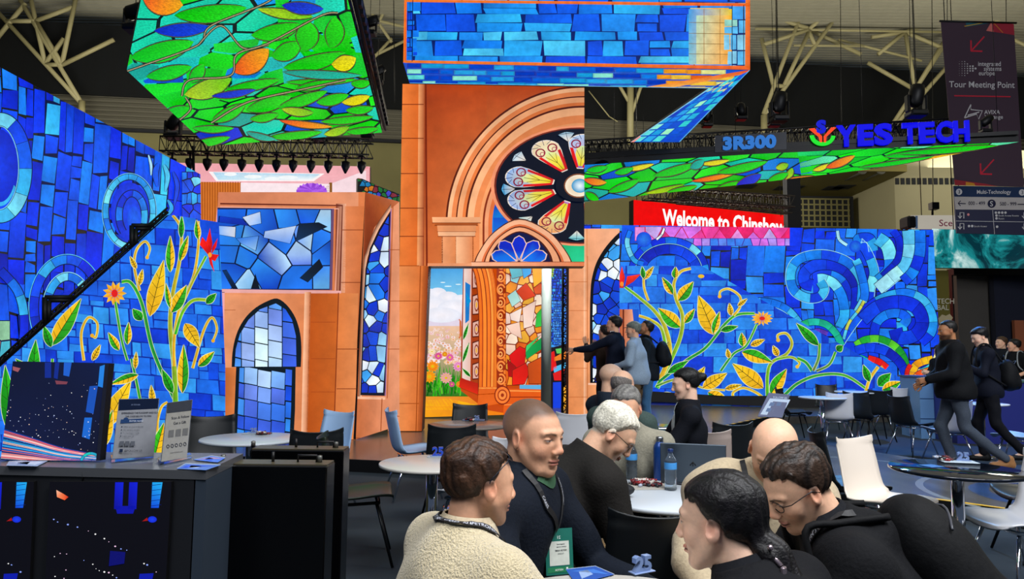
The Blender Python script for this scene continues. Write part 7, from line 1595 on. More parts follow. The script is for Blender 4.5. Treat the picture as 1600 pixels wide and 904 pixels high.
def hand_mesh(wr, dirv, up, s, vox, skin, curl=.5, left=False, spread=.15, point=False):
    """palm and five fingers; dirv runs from wrist to fingertips, up is the back of the hand"""
    d = Vector(dirv).normalized(); u = Vector(up); u = (u - d * u.dot(d)).normalized(); r = d.cross(u) * (1 if not left else -1); w0 = Vector(wr); M3 = Matrix((r, d, u)).transposed(); P = lambda v: tuple(w0 + M3 @ (Vector(v) * s))
    lo = w0 - Vector((.2, .2, .2)) * s; hi = w0 + Vector((.2, .2, .2)) * s; Fd = Field(*[np.arange(lo[i], hi[i], vox) for i in range(3)])
    Fd.cone(P((0, -.05, 0)), P((0, .01, 0)), .024 * s, .025 * s, .01)
    for x in (-.028, -.010, .010, .027): Fd.cone(P((x * .6, .012, 0)), P((x, .082, .002)), .014 * s, .0115 * s, .012)
    for i, (x, L, r0) in enumerate(((-.030, .060, .0075), (-.010, .070, .0085), (.010, .076, .0088), (.030, .070, .0085))):
        cu = curl if not (point and i == 3) else .08; a = Vector((x, .084, .002)); ang = 0; dirx = (x / .03) * spread; prev = a
        for sg, fr in enumerate((.45, .30, .25)):
            ang += cu * (.9, 1.1, .7)[sg]; nxt = prev + Vector((dirx * math.cos(ang), math.cos(ang), -math.sin(ang))) * L * fr; Fd.cone(P(prev), P(nxt), (r0 + .001 - .0008 * sg) * s, (r0 - .0008 * sg) * s, .003); prev = nxt
    a = Vector((.026, .028, -.006)); b = a + Vector((.026, .030, -.012)); c_ = b + Vector((.006, .030, -.010)); e_ = c_ + Vector((-.004 - .01 * curl, .022, -.008))
    Fd.cone(P(a), P(b), .014 * s, .011 * s, .008); Fd.cone(P(b), P(c_), .0105 * s, .0095 * s, .003); Fd.cone(P(c_), P(e_), .0095 * s, .008 * s, .003)
    V, Fc = Fd.mesh(); return V, Fc, np.tile(np.array(mul(skin, .97)), (len(V), 1))

def person(label, head_at, Y, body, yaw, hpitch=0, hroll=0, pose='sit', lean=None, sk=0, st=None, top='#101218', bottom='#14161c', shoe='#181818', s=1.0, floor=0.0, fat=1.0, arms=None, legs=None, near=False, jack=.018, tcol=None, topmat=None, vox=None, side=0.0, collar=None, hands=None, open_shirt=None, sleeve=1.0, hood=False):
    """head_at: picture position of the head's middle; Y: its depth; body: heading of the trunk (0 away, 90 left); yaw: heading of the head"""
    st = dict(st or {}); skin = SKC[sk]; H = at(head_at[0], head_at[1], Y); B = rotm(body)
    # joints in body space
    if pose == 'sit': pz, sp = .54, .50
    else: pz, sp = .93, .52
    tz = (H.z - floor)
    if pose == 'sit':
        if lean is None:
            best = min(range(0, 66), key=lambda L_: abs(pz * s + (sp * s + .13 * s) * math.cos(math.radians(L_)) - tz)); lean = best
    else:
        lean = lean if lean is not None else 3; s = tz / (pz + (sp + .165) * math.cos(math.radians(lean)))
    a = math.radians(lean); sd = Vector((math.sin(math.radians(side)), math.sin(a), math.cos(a))).normalized()
    pel = Vector((0, 0, pz)) * s; HR = rotm(yaw - body, hpitch, hroll)
    neck = pel + sd * sp * s; off = (sd * .6 + (HR @ Vector((0, .25, 1))) * .6).normalized(); hc = neck + off * .150 * s
    root_xy = H - B @ hc; root = empty('person', (root_xy.x, root_xy.y, floor), label=label, cat='person'); dz = tz - hc.z; root.rotation_euler = (0, 0, math.radians(body))
    # small height difference taken up by the trunk
    hc = hc + Vector((0, 0, dz)); neck = neck + Vector((0, 0, dz * .9)); chest = pel.lerp(neck, .62); belly = pel.lerp(neck, .28)
    shw = .185 * s * (1 + (fat - 1) * .5); sh = {}; TX_ = Vector((1, 0, 0))
    for q in (-1, 1): sh[q] = neck - sd * .07 * s + Vector((q * shw, .012, 0))
    arms = arms or {}; legs = legs or {}
    J = {}
    for q, nm in ((-1, 'L'), (1, 'R')):
        if nm in arms: e_, w_ = Vector(arms[nm][0]) , Vector(arms[nm][1])
        elif pose == 'sit': e_ = Vector((q * .26, .10 + math.sin(a) * .36, -.26)); w_ = Vector((q * .12, .36 + math.sin(a) * .30, -.27))
        else: e_ = Vector((q * .25, -.02, -.28)); w_ = Vector((q * .25, .06, -.52))
        J['e' + nm] = sh[q] * 1.0 + (e_ - Vector((q * .185, 0, 0))) * s; J['w' + nm] = sh[q] + (w_ - Vector((q * .185, 0, 0))) * s
        J['h' + nm] = pel + Vector((q * .085, 0, -.03)) * s
        if nm in legs: J['k' + nm], J['a' + nm] = Vector(legs[nm][0]) * s, Vector(legs[nm][1]) * s
        elif pose == 'sit': J['k' + nm], J['a' + nm] = Vector((q * .13, .42, .52)) * s, Vector((q * .13, .36, .09)) * s
        else: J['k' + nm], J['a' + nm] = Vector((q * .10, .03, .50)) * s, Vector((q * .10, -.02, .085)) * s
    SR = np.array(Matrix((Vector((1, 0, 0)), sd.cross(Vector((1, 0, 0))).normalized(), sd)).transposed())
    def torso(Fd, g, k=.05):
        f = fat; Fd.ell(tuple(chest), [(.165 * f + g) * s, (.112 * f + g) * s, (.175 + g) * s], SR, k); Fd.ell(tuple(belly), [(.148 * f + g) * s, (.112 * f * f + g) * s, (.15 + g) * s], SR, k); Fd.ell(tuple(pel), [(.165 * f + g) * s, (.125 * f + g) * s, (.125 + g) * s], SR, k)
        for q in (-1, 1): Fd.cone(tuple(neck - sd * .035 * s), tuple(sh[q]), (.058 + g) * s, (.058 + g) * s, .05)
    def armsf(Fd, g, tow=1.0, loose=1.0):
        for q, nm in ((-1, 'L'), (1, 'R')):
            e_, w_ = J['e' + nm], J['w' + nm]; Fd.cone(tuple(sh[q]), tuple(e_), (.056 + g) * s, (.042 + g * loose) * s, .025); Fd.cone(tuple(e_), tuple(e_.lerp(w_, tow)), (.042 + g * loose) * s, (.029 + g * loose * .8) * s, .015)
    allp = [hc, neck, pel, *J.values()]; lo = [min(p[i] for p in allp) - .24 for i in range(3)]; hi = [max(p[i] for p in allp) + .24 for i in range(3)]
    hv = vox or (.0032 if near else .0075 if Y < 7 else .011); bv = .018 if near else .022 if Y < 7 else .028
    r_ = .13 * s
    seg = [[(hc[i] - r_ * (1.1 if i < 2 else 1.12), hc[i] + r_ * (1.1 if i < 2 else 1.05), hv)] for i in range(3)]
    Fd = Field(*[axis(lo[i], hi[i], seg[i], bv) for i in range(3)])
    torso(Fd, -.012); armsf(Fd, 0)
    for q, nm in ((-1, 'L'), (1, 'R')): Fd.cone(tuple(J['h' + nm]), tuple(J['k' + nm]), .078 * s, .052 * s, .03); Fd.cone(tuple(J['k' + nm]), tuple(J['a' + nm]), .05 * s, .034 * s, .015); Fd.cone(tuple(J['a' + nm]), tuple(J['a' + nm] + Vector((0, .12, -.045)) * s), .034 * s, .026 * s, .02)
    Fd.cone(tuple(hc + HR @ (Vector((0, -.028, -.03)) * s)), tuple(neck), .052 * s * st.get('neck', 1), .062 * s * st.get('neck', 1), .03); head_field(Fd, hc, HR, s, st)
    V, Fc = Fd.mesh()
    if st.get('hair') and not st.get('bald') and 'scalp' not in st: st['scalp'] = st['hair']; st['scalpk'] = .85
    col = paint_head(V, hc, HR, s, st, skin); parts = [(V, Fc, col)]
    hands = hands or {}
    for q, nm in ((-1, 'L'), (1, 'R')):
        h_ = hands.get(nm, {}); e_, w_ = J['e' + nm], J['w' + nm]; d = Vector(h_['dir']) if 'dir' in h_ else (w_ - e_); up = Vector(h_.get('up', (q * .2, .3, 1) if pose == 'sit' else (q, .3, .1)))
        parts.append(hand_mesh(w_, d, up, s * .98, .0045 if near else .0065 if Y < 7 else .009, skin, h_.get('curl', .45), q < 0, h_.get('spread', .12), h_.get('point', False)))
    body_o = emit('body', parts, SKIN, root)
    # clothes
    Fd = Field(*[axis(lo[i], hi[i], [(neck[i] - .16, neck[i] + .16, .010 if near else .016)], .014 if near else .02 if Y < 7 else .026) for i in range(3)])
    torso(Fd, jack); armsf(Fd, jack * .8, sleeve - .03); Fd.cone(tuple(pel - Vector((0, 0, .03)) * s), tuple(pel + Vector((0, 0, .02)) * s), (.14 * fat + jack) * s, (.14 * fat + jack) * s, .05)
    if hood: Fd.ell(tuple(neck - sd * .03 * s + Vector((0, -.11, .01)) * s), [.12 * s, .055 * s, .075 * s], SR, .03)
    nb = hc + HR @ (Vector((0, -.028, -.03)) * s)
    cz = neck + sd * .045 * s; Fd.cone(tuple(neck - sd * .03 * s), tuple(neck.lerp(nb, .45)), (.066 + jack) * s, (.060 + jack) * s, .03)
    Fd.wobble(.0115 * s if near else .011 * s, .72, hash(label) % 7 if False else len(label) % 7)
    ntop = neck.lerp(nb, .42); nd = (nb - neck).normalized()
    Fd.cut(lambda X, Y_, Z: np.where((X - neck.x) ** 2 + (Y_ - neck.y) ** 2 + (Z - neck.z) ** 2 < .04 * s * s, (X - ntop.x) * nd.x + (Y_ - ntop.y) * nd.y + (Z - ntop.z) * nd.z, -1))
    Fd.cone(tuple(neck + nd * .0), tuple(neck.lerp(nb, 1.2)), .056 * s * st.get('neck', 1), .062 * s * st.get('neck', 1), .008, True)
    zc = pel.z - .10 * s; Fd.cut(lambda X, Y_, Z: (zc - Z) * np.ones_like(X + Y_)) if pose != 'sit' else None
    V, Fc = Fd.mesh(); m = topmat or cloth(top); jk = emit('jacket', [(V, Fc, C(top))], m, root); bvh = BVHTree.FromPolygons([tuple(v) for v in V], [tuple(int(i) for i in f) for f in Fc])
    lo2 = [min(J[k][i] for k in J if k[0] in 'hka') - .2 for i in range(3)]; hi2 = [max(J[k][i] for k in J if k[0] in 'hka') + .2 for i in range(3)]; v2 = .018 if Y < 7 else .022
    Fd = Field(*[np.arange(lo2[i], hi2[i] + .02, v2) for i in range(3)]); Fd.ell(tuple(pel), [.172 * s * fat, .132 * s * fat, .13 * s], SR, .04)
    for q, nm in ((-1, 'L'), (1, 'R')): Fd.cone(tuple(J['h' + nm]), tuple(J['k' + nm]), .092 * s, .066 * s, .03); Fd.cone(tuple(J['k' + nm]), tuple(J['k' + nm].lerp(J['a' + nm], .93)), .066 * s, .054 * s, .02)
    Fd.wobble(.006 * s, 1.1); V, Fc = Fd.mesh(); emit('trousers', [(V, Fc, C(bottom))], cloth(bottom), root)
    for q, nm in ((-1, 'L'), (1, 'R')):
        A_ = J['a' + nm]; fd = Vector((0, 1, 0)) if 'fd' + nm not in legs else Vector(legs['fd' + nm]); Fs_ = Field(*[np.arange(A_[i] - .24, A_[i] + .27, .012) for i in range(3)])
        Fs_.cone(tuple(A_ + Vector((0, -.02, .02)) * s), tuple(A_ + Vector((0, -.03, -.04)) * s), .044 * s, .042 * s, .01); Fs_.cone(tuple(A_ - fd * .03 * s + Vector((0, 0, -.045)) * s), tuple(A_ + (fd * .15 + Vector((0, 0, -.052))) * s), .042 * s, .036 * s, .03)
        zf = max(.001, A_.z - .084 * s); Fs_.cut(lambda X, Y_, Z: (zf - Z) * np.ones_like(X + Y_)); V, Fc = Fs_.mesh(); emit('shoe', [(V, Fc, C(shoe))], cloth(shoe, .6), root)
    if st.get('hair') and not st.get('nohair'): hair_mesh('hair', hc, HR, s, st, .0036 if near else .007 if Y < 7 else .010, root)
    if collar:
        mb = MB(); r0 = .070 * s; n = 20; base_ = neck.lerp(nb, .30)
        L1 = []; L2 = []; ex = Vector((1, 0, 0)); ey = nd.cross(ex).normalized() * 1.0
        for i in range(n + 1):
            t = math.radians(-75 + 330 * i / n); dr = ex * math.cos(t) - ey * math.sin(t) * 1.0; p = base_ - nd * .0 + dr * r0; L1.append(p + nd * .03 * s); L2.append(p + dr * .024 * s - nd * .022 * s)
        V = L1 + L2 + [p * 1.0 + (p - base_).normalized() * -.004 for p in L1]; Fc = [(i, i + 1, n + 2 + i, n + 1 + i) for i in range(n)] + [(i, 2 * n + 2 + i, 2 * n + 3 + i, i + 1) for i in range(n)]
        o = mesh_obj('collar', V, Fc, cloth(collar), root, smooth=True)
    info = dict(root=root, hc=hc, HR=HR, s=s, neck=neck, pel=pel, sd=sd, J=J, sh=sh, bvh=bvh, nb=nb, B=B, chest=chest)
    return info
def on_cloth(I, p, off=.004):
    loc, nrm, _, _ = I['bvh'].find_nearest(p); 
    if (Vector(p) - loc).dot(nrm) < 0 and nrm.dot(loc - I['chest']) < 0: nrm = -nrm
    return loc + nrm * off, nrm
def strap(I, name, path, w_, mat, off=.005, n=5, text=None, tcol='#b8bcc8'):
    """flat band lying on the clothing"""
    P = cr([tuple(p) for p in path], n); Q = []; N = []
    for p in P: q, nr = on_cloth(I, Vector(p), off); Q.append(q); N.append(nr)
    V = []; m = len(Q)
    for i in range(m):
        t = (Q[min(i + 1, m - 1)] - Q[max(i - 1, 0)]).normalized(); sdv = t.cross(N[i]).normalized() * w_ / 2; V += [Q[i] - sdv, Q[i] + sdv, Q[i] + sdv + N[i] * .0015, Q[i] - sdv + N[i] * .0015]
    Fc = []
    for i in range(m - 1):
        a, b = i * 4, i * 4 + 4; Fc += [(a + k, b + k, b + (k + 1) % 4, a + (k + 1) % 4) for k in range(4)]
    o = mesh_obj(name, V, Fc, mat, I['root'])
    if text:
        gl, gf, wd = glyphs(text, w_ * .55, True); cum = [0]
        for i in range(1, m): cum.append(cum[-1] + (Q[i] - Q[i - 1]).length)
        VV = []; k0 = (cum[-1] - wd) / 2
        for gx_, gy_, _ in gl:
            d = max(0, min(cum[-1] - 1e-5, gx_ + k0)); i = max(j for j in range(m - 1) if cum[j] <= d); t = (d - cum[i]) / (cum[i + 1] - cum[i]); q = Q[i].lerp(Q[i + 1], t); nr = N[i].lerp(N[i + 1], t); tt = (Q[i + 1] - Q[i]).normalized(); s_ = nr.cross(tt).normalized(); VV.append(q + s_ * (gy_ - w_ * .27) + nr * .0022)
        mesh_obj('lanyard_lettering', VV, gf, pmat('strap lettering', tcol, .6), o)
    return o
def glasses(I, col='#141414', rnd=.021, name='glasses', up=0.0, tilt=0.0, dark=False):
    R, s, c = I['HR'], I['s'], I['hc']; P = lambda v: c + R @ (Vector(v) * s); mb = MB(); e = .094; zz = .008
    if up: P = lambda v: c + R @ (Matrix.Rotation(math.radians(up), 3, 'X') @ (Vector(v) * 1.04 - Vector((0, 0, 0))) * s + Vector((0, .0, .012)) * s)
    for q in (-1, 1):
        mb.tube([P((q * .032 + rnd * math.cos(t) * 1.15, e - abs(math.cos(t)) * .0 - (.006 if q * math.cos(t) > 0 else 0) * abs(math.cos(t)), zz + rnd * .82 * math.sin(t))) for t in [2 * math.pi * k / 20 for k in range(20)]], .0014 * s, 6, closed=True)
        mb.tube([P((q * (.032 + rnd * 1.12), e - .006, zz + .004)), P((q * .079, .07, zz + .008)), P((q * .0845, .0, zz + .010)), P((q * .083, -.022, zz - .008))], .0016 * s, 6)
        if dark: mb.add([P((q * .032 + rnd * math.cos(t) * 1.1, e - .001, zz + rnd * .8 * math.sin(t))) for t in [2 * math.pi * k / 14 for k in range(14)]], [tuple(range(14))])
    mb.tube([P((-.011, e, zz + .006)), P((0, e + .003, zz + .009)), P((.011, e, zz + .006))], .0014 * s, 6); return mb.build(name, pmat('frame ' + col, col, .3, .3), I['root'])
def backpack(I, label, col='#0c0e12', size=1.0, shift=(0, 0, 0)):
    s = I['s'] * size; r = empty('backpack', label=label, cat='backpack'); r.location = I['root'].location; r.rotation_euler = I['root'].rotation_euler; c = I['chest'] - I['sd'] * .03 + Vector((0, -.235, 0)) * I['s'] + Vector(shift); SR = np.array(Matrix((Vector((1, 0, 0)), I['sd'].cross(Vector((1, 0, 0))).normalized(), I['sd'])).transposed())
    Fd = Field(*[np.arange(c[i] - .36 * s, c[i] + .36 * s, .014) for i in range(3)])
    for dz, rx, ry in ((-.09, .15, .11), (0, .155, .115), (.09, .135, .095)): Fd.ell(tuple(c + I['sd'] * dz * s), [rx * s, ry * s, .13 * s], SR, .06)
    Fd.ell(tuple(c - I['sd'] * .08 * s + Vector((0, -.09, 0)) * s), [.11 * s, .06 * s, .11 * s], SR, .02); Fd.wobble(.005, .9); V, Fc = Fd.mesh(); m = cloth(col, .75, 40); emit('bag_body', [(V, Fc, C(col))], m, r)
    if size < 1.1: mb = MB(); mb.tube([c + I['sd'] * .22 * s + Vector((-.04, .03, 0)), c + I['sd'] * .27 * s + Vector((0, .02, 0)), c + I['sd'] * .22 * s + Vector((.04, .03, 0))], .008, 6); mb.build('top_loop', m, r)
    mb = MB(); mb.tube(cr([tuple(c + Vector((-.12 * s, -.055 * s, 0)) + I['sd'] * .16 * s), tuple(c + Vector((0, -.11 * s, 0)) + I['sd'] * .20 * s), tuple(c + Vector((.12 * s, -.055 * s, 0)) + I['sd'] * .16 * s)], 5), .004, 6); mb.build('zip', pmat('zip grey', '#3a3c44', .4), r)
    for q in (-1, 1):
        mb = MB(); sh = I['sh'][q]; P = [c + Vector((q * .08, .07, 0)) * s + I['sd'] * .18 * s, sh.lerp(I['neck'], .45) + I['sd'] * (.085 * I['s']) + Vector((0, -.03, 0)), sh.lerp(I['neck'], .45) + I['sd'] * .05 + Vector((0, .085, 0)) * I['s'], I['chest'] + Vector((q * .13, .135, -.02)) * I['s'], I['chest'] + Vector((q * .19, .02, -.14)) * I['s'], c + Vector((q * .13, .06, -.14)) * s]
        mb.tube(cr([tuple(p) for p in P], 5), .011, 8); mb.build('shoulder_strap', m, r)
    return r
# ------------------------------------------------------------------ the people in the picture
LAN = pmat('black lanyard ribbon', '#0a0b10', .6)
FLEECE = pmat('cream sherpa fleece', '#cdbd98', .95, bump=1.0, scale=170, var=.16, sheen=.5)
# man in fleece, front left
I = person('man in a cream sherpa fleece with sunglasses pushed up, seen from behind at left', (750, 757), 1.98, -58, -62, 6, 0, st=dict(hair='#2c1c14', hair2='#4a3020', thick=.010, beard='#2a1810', beardk=.5, mess=.004, wide=1.06), sk=1, near=True, top='#cdbd98', topmat=FLEECE, fat=1.08, jack=.028, s=.97, lean=12, collar='#b8a88c', arms={'R': ((.28, .22, -.24), (.16, .44, -.22)), 'L': ((-.28, .14, -.26), (-.14, .40, -.24))})
glasses(I, '#0c1424', .024, 'sunglasses', up=48, dark=True)
nk = I['neck']; s_ = I['s']
strap(I, 'lanyard', [nk + Vector((-.10, .10, -.06)), nk + Vector((-.085, -.0, .05)), nk + Vector((-.03, -.08, .07)), nk + Vector((.05, -.07, .06)), nk + Vector((.09, .0, .05)), nk + Vector((.09, .10, -.06)), nk + Vector((.05, .16, -.16))], .02, LAN, .006, 6, 'AMPETRONIC  CARES  AMPETRONIC')
# man in navy with the badge
I = person('short haired man in a navy jacket wearing a green badge, facing right', (834, 683), 2.52, -118, -130, 6, 0, st=dict(hair='#2c2018', scalp='#2a1e16', scalpk=.85, soft=.016, thick=.0035, mess=.001, front=.084, nohair=True, brow='#3c2a1c', beard='#7a5844', beardk=.2, open=.5, lid=.001, neck=1.12), sk=1, near=True, top='#0d1420', fat=1.12, jack=.024, s=1.11, lean=12, collar='#141c28', hood=True, arms={'R': ((.27, .12, -.26), (.16, .38, -.26)), 'L': ((-.27, .14, -.26), (-.10, .40, -.25))})
nk = I['neck']; ch = I['chest']
M_GREEN = pmat('green shirt', '#2c5438', .8); strap(I, 'shirt_collar', [nk + Vector((-.05, .08, .02)), nk + Vector((0, .10, -.01)), nk + Vector((.05, .08, .02))], .04, M_GREEN, .002)
bd = ch + Vector((-.02, .22, -.10)); q, nr = on_cloth(I, bd, .012)
strap(I, 'lanyard', [nk + Vector((-.075, .04, .03)), nk + Vector((-.07, .12, -.06)), ch + Vector((-.05, .2, .04)), q + Vector((-.01, .0, .075))], .02, LAN, .006, 6, 'AMPETRONIC')
strap(I, 'lanyard', [nk + Vector((.075, .04, .03)), nk + Vector((.07, .12, -.06)), ch + Vector((.03, .2, .04)), q + Vector((.01, .0, .075))], .02, LAN, .006, 6, 'CARES')
bn = (I['B'].transposed() @ Vector((.3, -.95, .12))).normalized(); bx = bn.cross(Vector((0, 0, 1))).normalized(); bz = bx.cross(bn).normalized(); q = q + Vector((0, .02, 0))
def bp(u, v, d=0): return q + bx * u + bz * v + bn * d
bw_, bh_ = .100, .150
bdg = mesh_obj('badge', [bp(a * bw_ / 2, b * bh_ / 2, c) for c in (0, .003) for a, b in ((-1, -1), (1, -1), (1, 1), (-1, 1))], [(3, 2, 1, 0), (4, 5, 6, 7), (0, 1, 5, 4), (1, 2, 6, 5), (2, 3, 7, 6), (3, 0, 4, 7)], pmat('badge teal', '#1c6a5c', .4), I['root'])
A = Art(bp(0, 0, .0035), bn, [None], eps=.0002, M=lambda x, y: bp(x, -y, .0036)); A.n = bn
A.poly([(-.036, -.034), (.036, -.034), (.036, .045), (-.036, .045)], C('#cdd2c8')); A.poly([(-.044, .050), (.044, .050), (.044, .067), (-.044, .067)], C('#2c7c54')); A.up()
A.text('21', -.006, -.042, .010, C('#e0f0e8'), True); A.text('integrated', -.02, -.022, .005, C('#303840'), True); A.text('systems europe', -.026, -.014, .004, C('#303840'), True); A.text('VISITOR NAME', -.028, -.001, .0055, C('#202830'), True, .85); A.text('Company', -.016, .008, .004, C('#404850')); A.poly([(-.03, .052), (-.022, .052), (-.026, .064)], C('#e8f0e8')); A.text('VISITOR', -.012, .062, .006, C('#e8f4e8'), True)
A.build('badge_print', vcmat('printed card', .4), bdg)
# white haired man
I = person('white haired man in glasses and a dark brown jacket leaning low over the table', (957, 677), 3.12, -75, -98, 42, 0, st=dict(hair='#c8c4b4', hair2='#e4e0d0', thick=.009, mess=.002, brow='#a8a090', lid=.002, open=.4), sk=0, near=True, top='#1c1a18', fat=1.22, jack=.03, s=1.02, vox=.0042, side=0, arms={'R': ((.26, .10, -.28), (.20, .32, -.46)), 'L': ((-.26, .24, -.24), (-.10, .46, -.30))}, hands={'R': dict(dir=(0, .35, -1), up=(.6, .6, .2), curl=.25)}, bottom='#7a6446')
glasses(I, '#282420', .020)
# grey haired man facing us
I = person('grey haired man in a stone jacket facing us behind the white haired man', (978, 638), 3.95, 172, 160, 20, 0, st=dict(hair='#5c5a58', hair2='#7c7a76', thick=.007, mess=.002, brow='#4a4440'), sk=1, top='#8c8878', bottom='#101114', s=1.0, arms={'L': ((-.26, .14, -.26), (-.12, .36, -.22)), 'R': ((.26, .14, -.26), (.12, .36, -.22))})
# seated men beyond
I = person('bald man in a grey green coat at the table beyond the white haired man', (973, 606), 5.0, -45, -35, 18, 0, st=dict(hair='#6a6460', bald=True, thick=.003, scalp='#8a7468', scalpk=.25), sk=0, top='#3c4c48', fat=1.15, s=1.0)
I = person('man with a shaved grey head and dark coat, hindmost of the seated group', (957, 592), 5.75, -60, -88, 12, 0, st=dict(hair='#8a8480', nohair=True, soft=.02, scalp='#6c6864', scalpk=.5, thick=.002, mess=.001, beard='#7a706a', beardk=.5), sk=0, top='#16202c', fat=1.1, s=1.0)
# woman in black suit
I = person('woman in a black suit with a hair bun reading papers at the dark table', (1071, 601), 5.25, 80, 84, 10, 0, st=dict(hair='#08080a', thick=.009, front=.078, sides=.7, mess=.0012, lip='#a84848', tail=[((0, -.10, .035), (0, -.14, .04), .035, .034)], earcut=.3), sk=3, top='#0a0d16', bottom='#0a0c12', s=.95, arms={'L': ((-.22, .14, -.22), (-.10, .38, -.08)), 'R': ((.22, .16, -.24), (.10, .34, -.17))}, hands={'L': dict(curl=.15, spread=.3, up=(-.6, .2, 1)), 'R': dict(curl=.8)})
strap(I, 'blouse', [I['neck'] + Vector((0, .10, .02)), I['chest'] + Vector((0, .2, .06)), I['chest'] + Vector((0, .2, -.10))], .11, pmat('white blouse', '#c0cccc', .7), .003)
v = I['root'].matrix_basis @ (I['J']['wR'] + Vector((-.04, .10, .01))); ro = empty('papers', (v.x, v.y, v.z + .015), math.radians(75), label='open papers held by the woman in the black suit', cat='papers')
MB().box((-.09, 0, .012), (.18, .22, .003), M=Matrix.Rotation(.25, 4, 'Y')).build('left_page', pmat('grey paper', '#8a98a8', .6), ro); MB().box((.09, 0, .012), (.18, .22, .003), M=Matrix.Rotation(-.25, 4, 'Y')).build('right_page', pmat('grey paper', '#8a98a8', .6), ro)
# standing group by the gothic window
ST = .145
I = person('man in a dark navy suit pointing at the gothic window', (959, 507), 10.5, 62, 68, -4, 0, pose='stand', st=dict(hair='#0c0a0a', thick=.012, front=.07), sk=1, top='#0a1224', bottom='#0a0e18', floor=ST, fat=1.1, arms={'L': ((-.24, .26, -.12), (-.22, .52, -.14)), 'R': ((.25, -.02, -.27), (.22, .12, -.46))}, hands={'L': dict(point=True, curl=1.0)})
strap(I, 'shirt_collar', [I['neck'] + Vector((-.06, -.03, .06)), I['neck'] + Vector((-.07, .05, .05))], .03, pmat('white shirt', '#d0d4d8', .7), .004)
I = person('man in a flat cap, pale blue shirt and khaki trousers standing in the group', (989, 516), 10.2, 70, 84, 2, 0, pose='stand', st=dict(hair='#5c625c', hair2='#6c726a', thick=.014, mess=.0003, front=.050, beard='#8a8078', beardk=.5, earcut=1.2), sk=1, top='#8ca0b4', bottom='#5c4a34', floor=ST, fat=1.22, arms={'L': ((-.26, .02, -.26), (-.16, .26, -.30)), 'R': ((.27, .0, -.28), (.25, .10, -.52))}, hands={'L': dict(curl=.9)})
mb = MB(); P_ = lambda v: tuple(I['hc'] + I['HR'] @ (Vector(v) * I['s'])); mb.add([P_(p) for p in ((-.06, .06, .05), (-.04, .125, .038), (0, .14, .036), (.04, .125, .038), (.06, .06, .05), (-.06, .06, .058), (-.04, .125, .046), (0, .14, .044), (.04, .125, .046), (.06, .06, .058))], [(0, 1, 2, 3, 4), (9, 8, 7, 6, 5), (0, 5, 6, 1), (1, 6, 7, 2), (2, 7, 8, 3), (3, 8, 9, 4), (4, 9, 5, 0)]); mb.build('cap_peak', cloth('#5c625c'), I['root'])
I = person('man in a dark jacket and jeans with a backpack looking up at the spirals', (1009, 513), 10.9, 78, 86, -16, 0, pose='stand', st=dict(hair='#14100e', thick=.008, beard='#241a14', beardk=.5), sk=2, top='#101820', bottom='#3c6890', floor=ST, fat=1.1)
backpack(I, 'black backpack on the man in jeans who looks up', '#0c1016', .9)
I = person('person in a brown coat with raised hands, hidden behind the suited man', (944, 520), 11.1, 30, 40, 0, 0, pose='stand', st=dict(hair='#1c1410', thick=.012), sk=1, top='#3c2c24', bottom='#14141a', floor=ST, arms={'L': ((-.24, .16, -.20), (-.14, .32, .02)), 'R': ((.24, .14, -.22), (.06, .32, -.02))}, hands={'L': dict(curl=.2, dir=(-.1, .3, 1), up=(0, 1, 0)), 'R': dict(curl=.3, dir=(-.1, .3, 1), up=(0, 1, 0))})
# bald man in beige
I = person('bald man in a beige shirt bending over the front table at right', (1209, 706), 2.72, 172, 150, 36, -10, st=dict(hair='#a88870', bald=True, nohair=True, brow='#8c6c50', lid=.003, open=.4, beard='#b88c70', beardk=.3, wide=1.08, neck=1.1), sk=0, near=True, top='#b0a084', fat=1.28, jack=.022, s=1.0, side=-20, lean=22, collar='#bcae94', bottom='#2c3038', arms={'R': ((.28, .28, -.20), (.16, .52, -.34)), 'L': ((-.29, .22, -.20), (-.16, .50, -.34))})
nk, ch = I['neck'], I['chest']; strap(I, 'lanyard', [nk + Vector((-.08, -.0, .05)), nk + Vector((-.085, .10, -.04)), ch + Vector((-.05, .22, .02)), ch + Vector((-.02, .24, -.10))], .02, LAN, .005, 6, 'LOUD - LOUD'); strap(I, 'lanyard', [nk + Vector((.08, -.0, .05)), nk + Vector((.085, .10, -.04)), ch + Vector((.05, .22, .02)), ch + Vector((.02, .24, -.10))], .02, LAN, .005)
strap(I, 'shirt_placket', [nk + Vector((0, .11, -.02)), ch + Vector((0, .22, .04)), ch + Vector((0, .24, -.12)), ch + Vector((0, .24, -.25))], .03, cloth('#a4947a'), .002)
# dark haired man with glasses
I = person('young man with glasses, dark spiky hair and black hoodie looking down at right', (1246, 764), 2.14, 84, 98, 32, -4, st=dict(hair='#1a1310', hair2='#3a2a20', thick=.010, mess=.0045, front=.086, lid=.002, open=.45, beard='#a07860', beardk=.2, neck=1.08), sk=0, near=True, top='#0a0b0f', fat=1.15, jack=.026, s=1.0, lean=30, collar='#0c0e14', hood=True, arms={'R': ((.27, .20, -.25), (.14, .46, -.34)), 'L': ((-.27, .20, -.25), (-.12, .46, -.34))})
glasses(I, '#0c0c10', .021); nk, ch = I['neck'], I['chest']
strap(I, 'lanyard', [nk + Vector((-.07, -.05, .06)), nk + Vector((-.085, .04, .03)), nk + Vector((-.07, .12, -.08)), ch + Vector((-.05, .2, -.02)), ch + Vector((-.02, .24, -.16))], .02, LAN, .006, 6, 'CARES  AMPETRONIC')
backpack(I, 'large black backpack on the back of the young man with glasses', '#08090c', 1.1, (0, .03, .06))
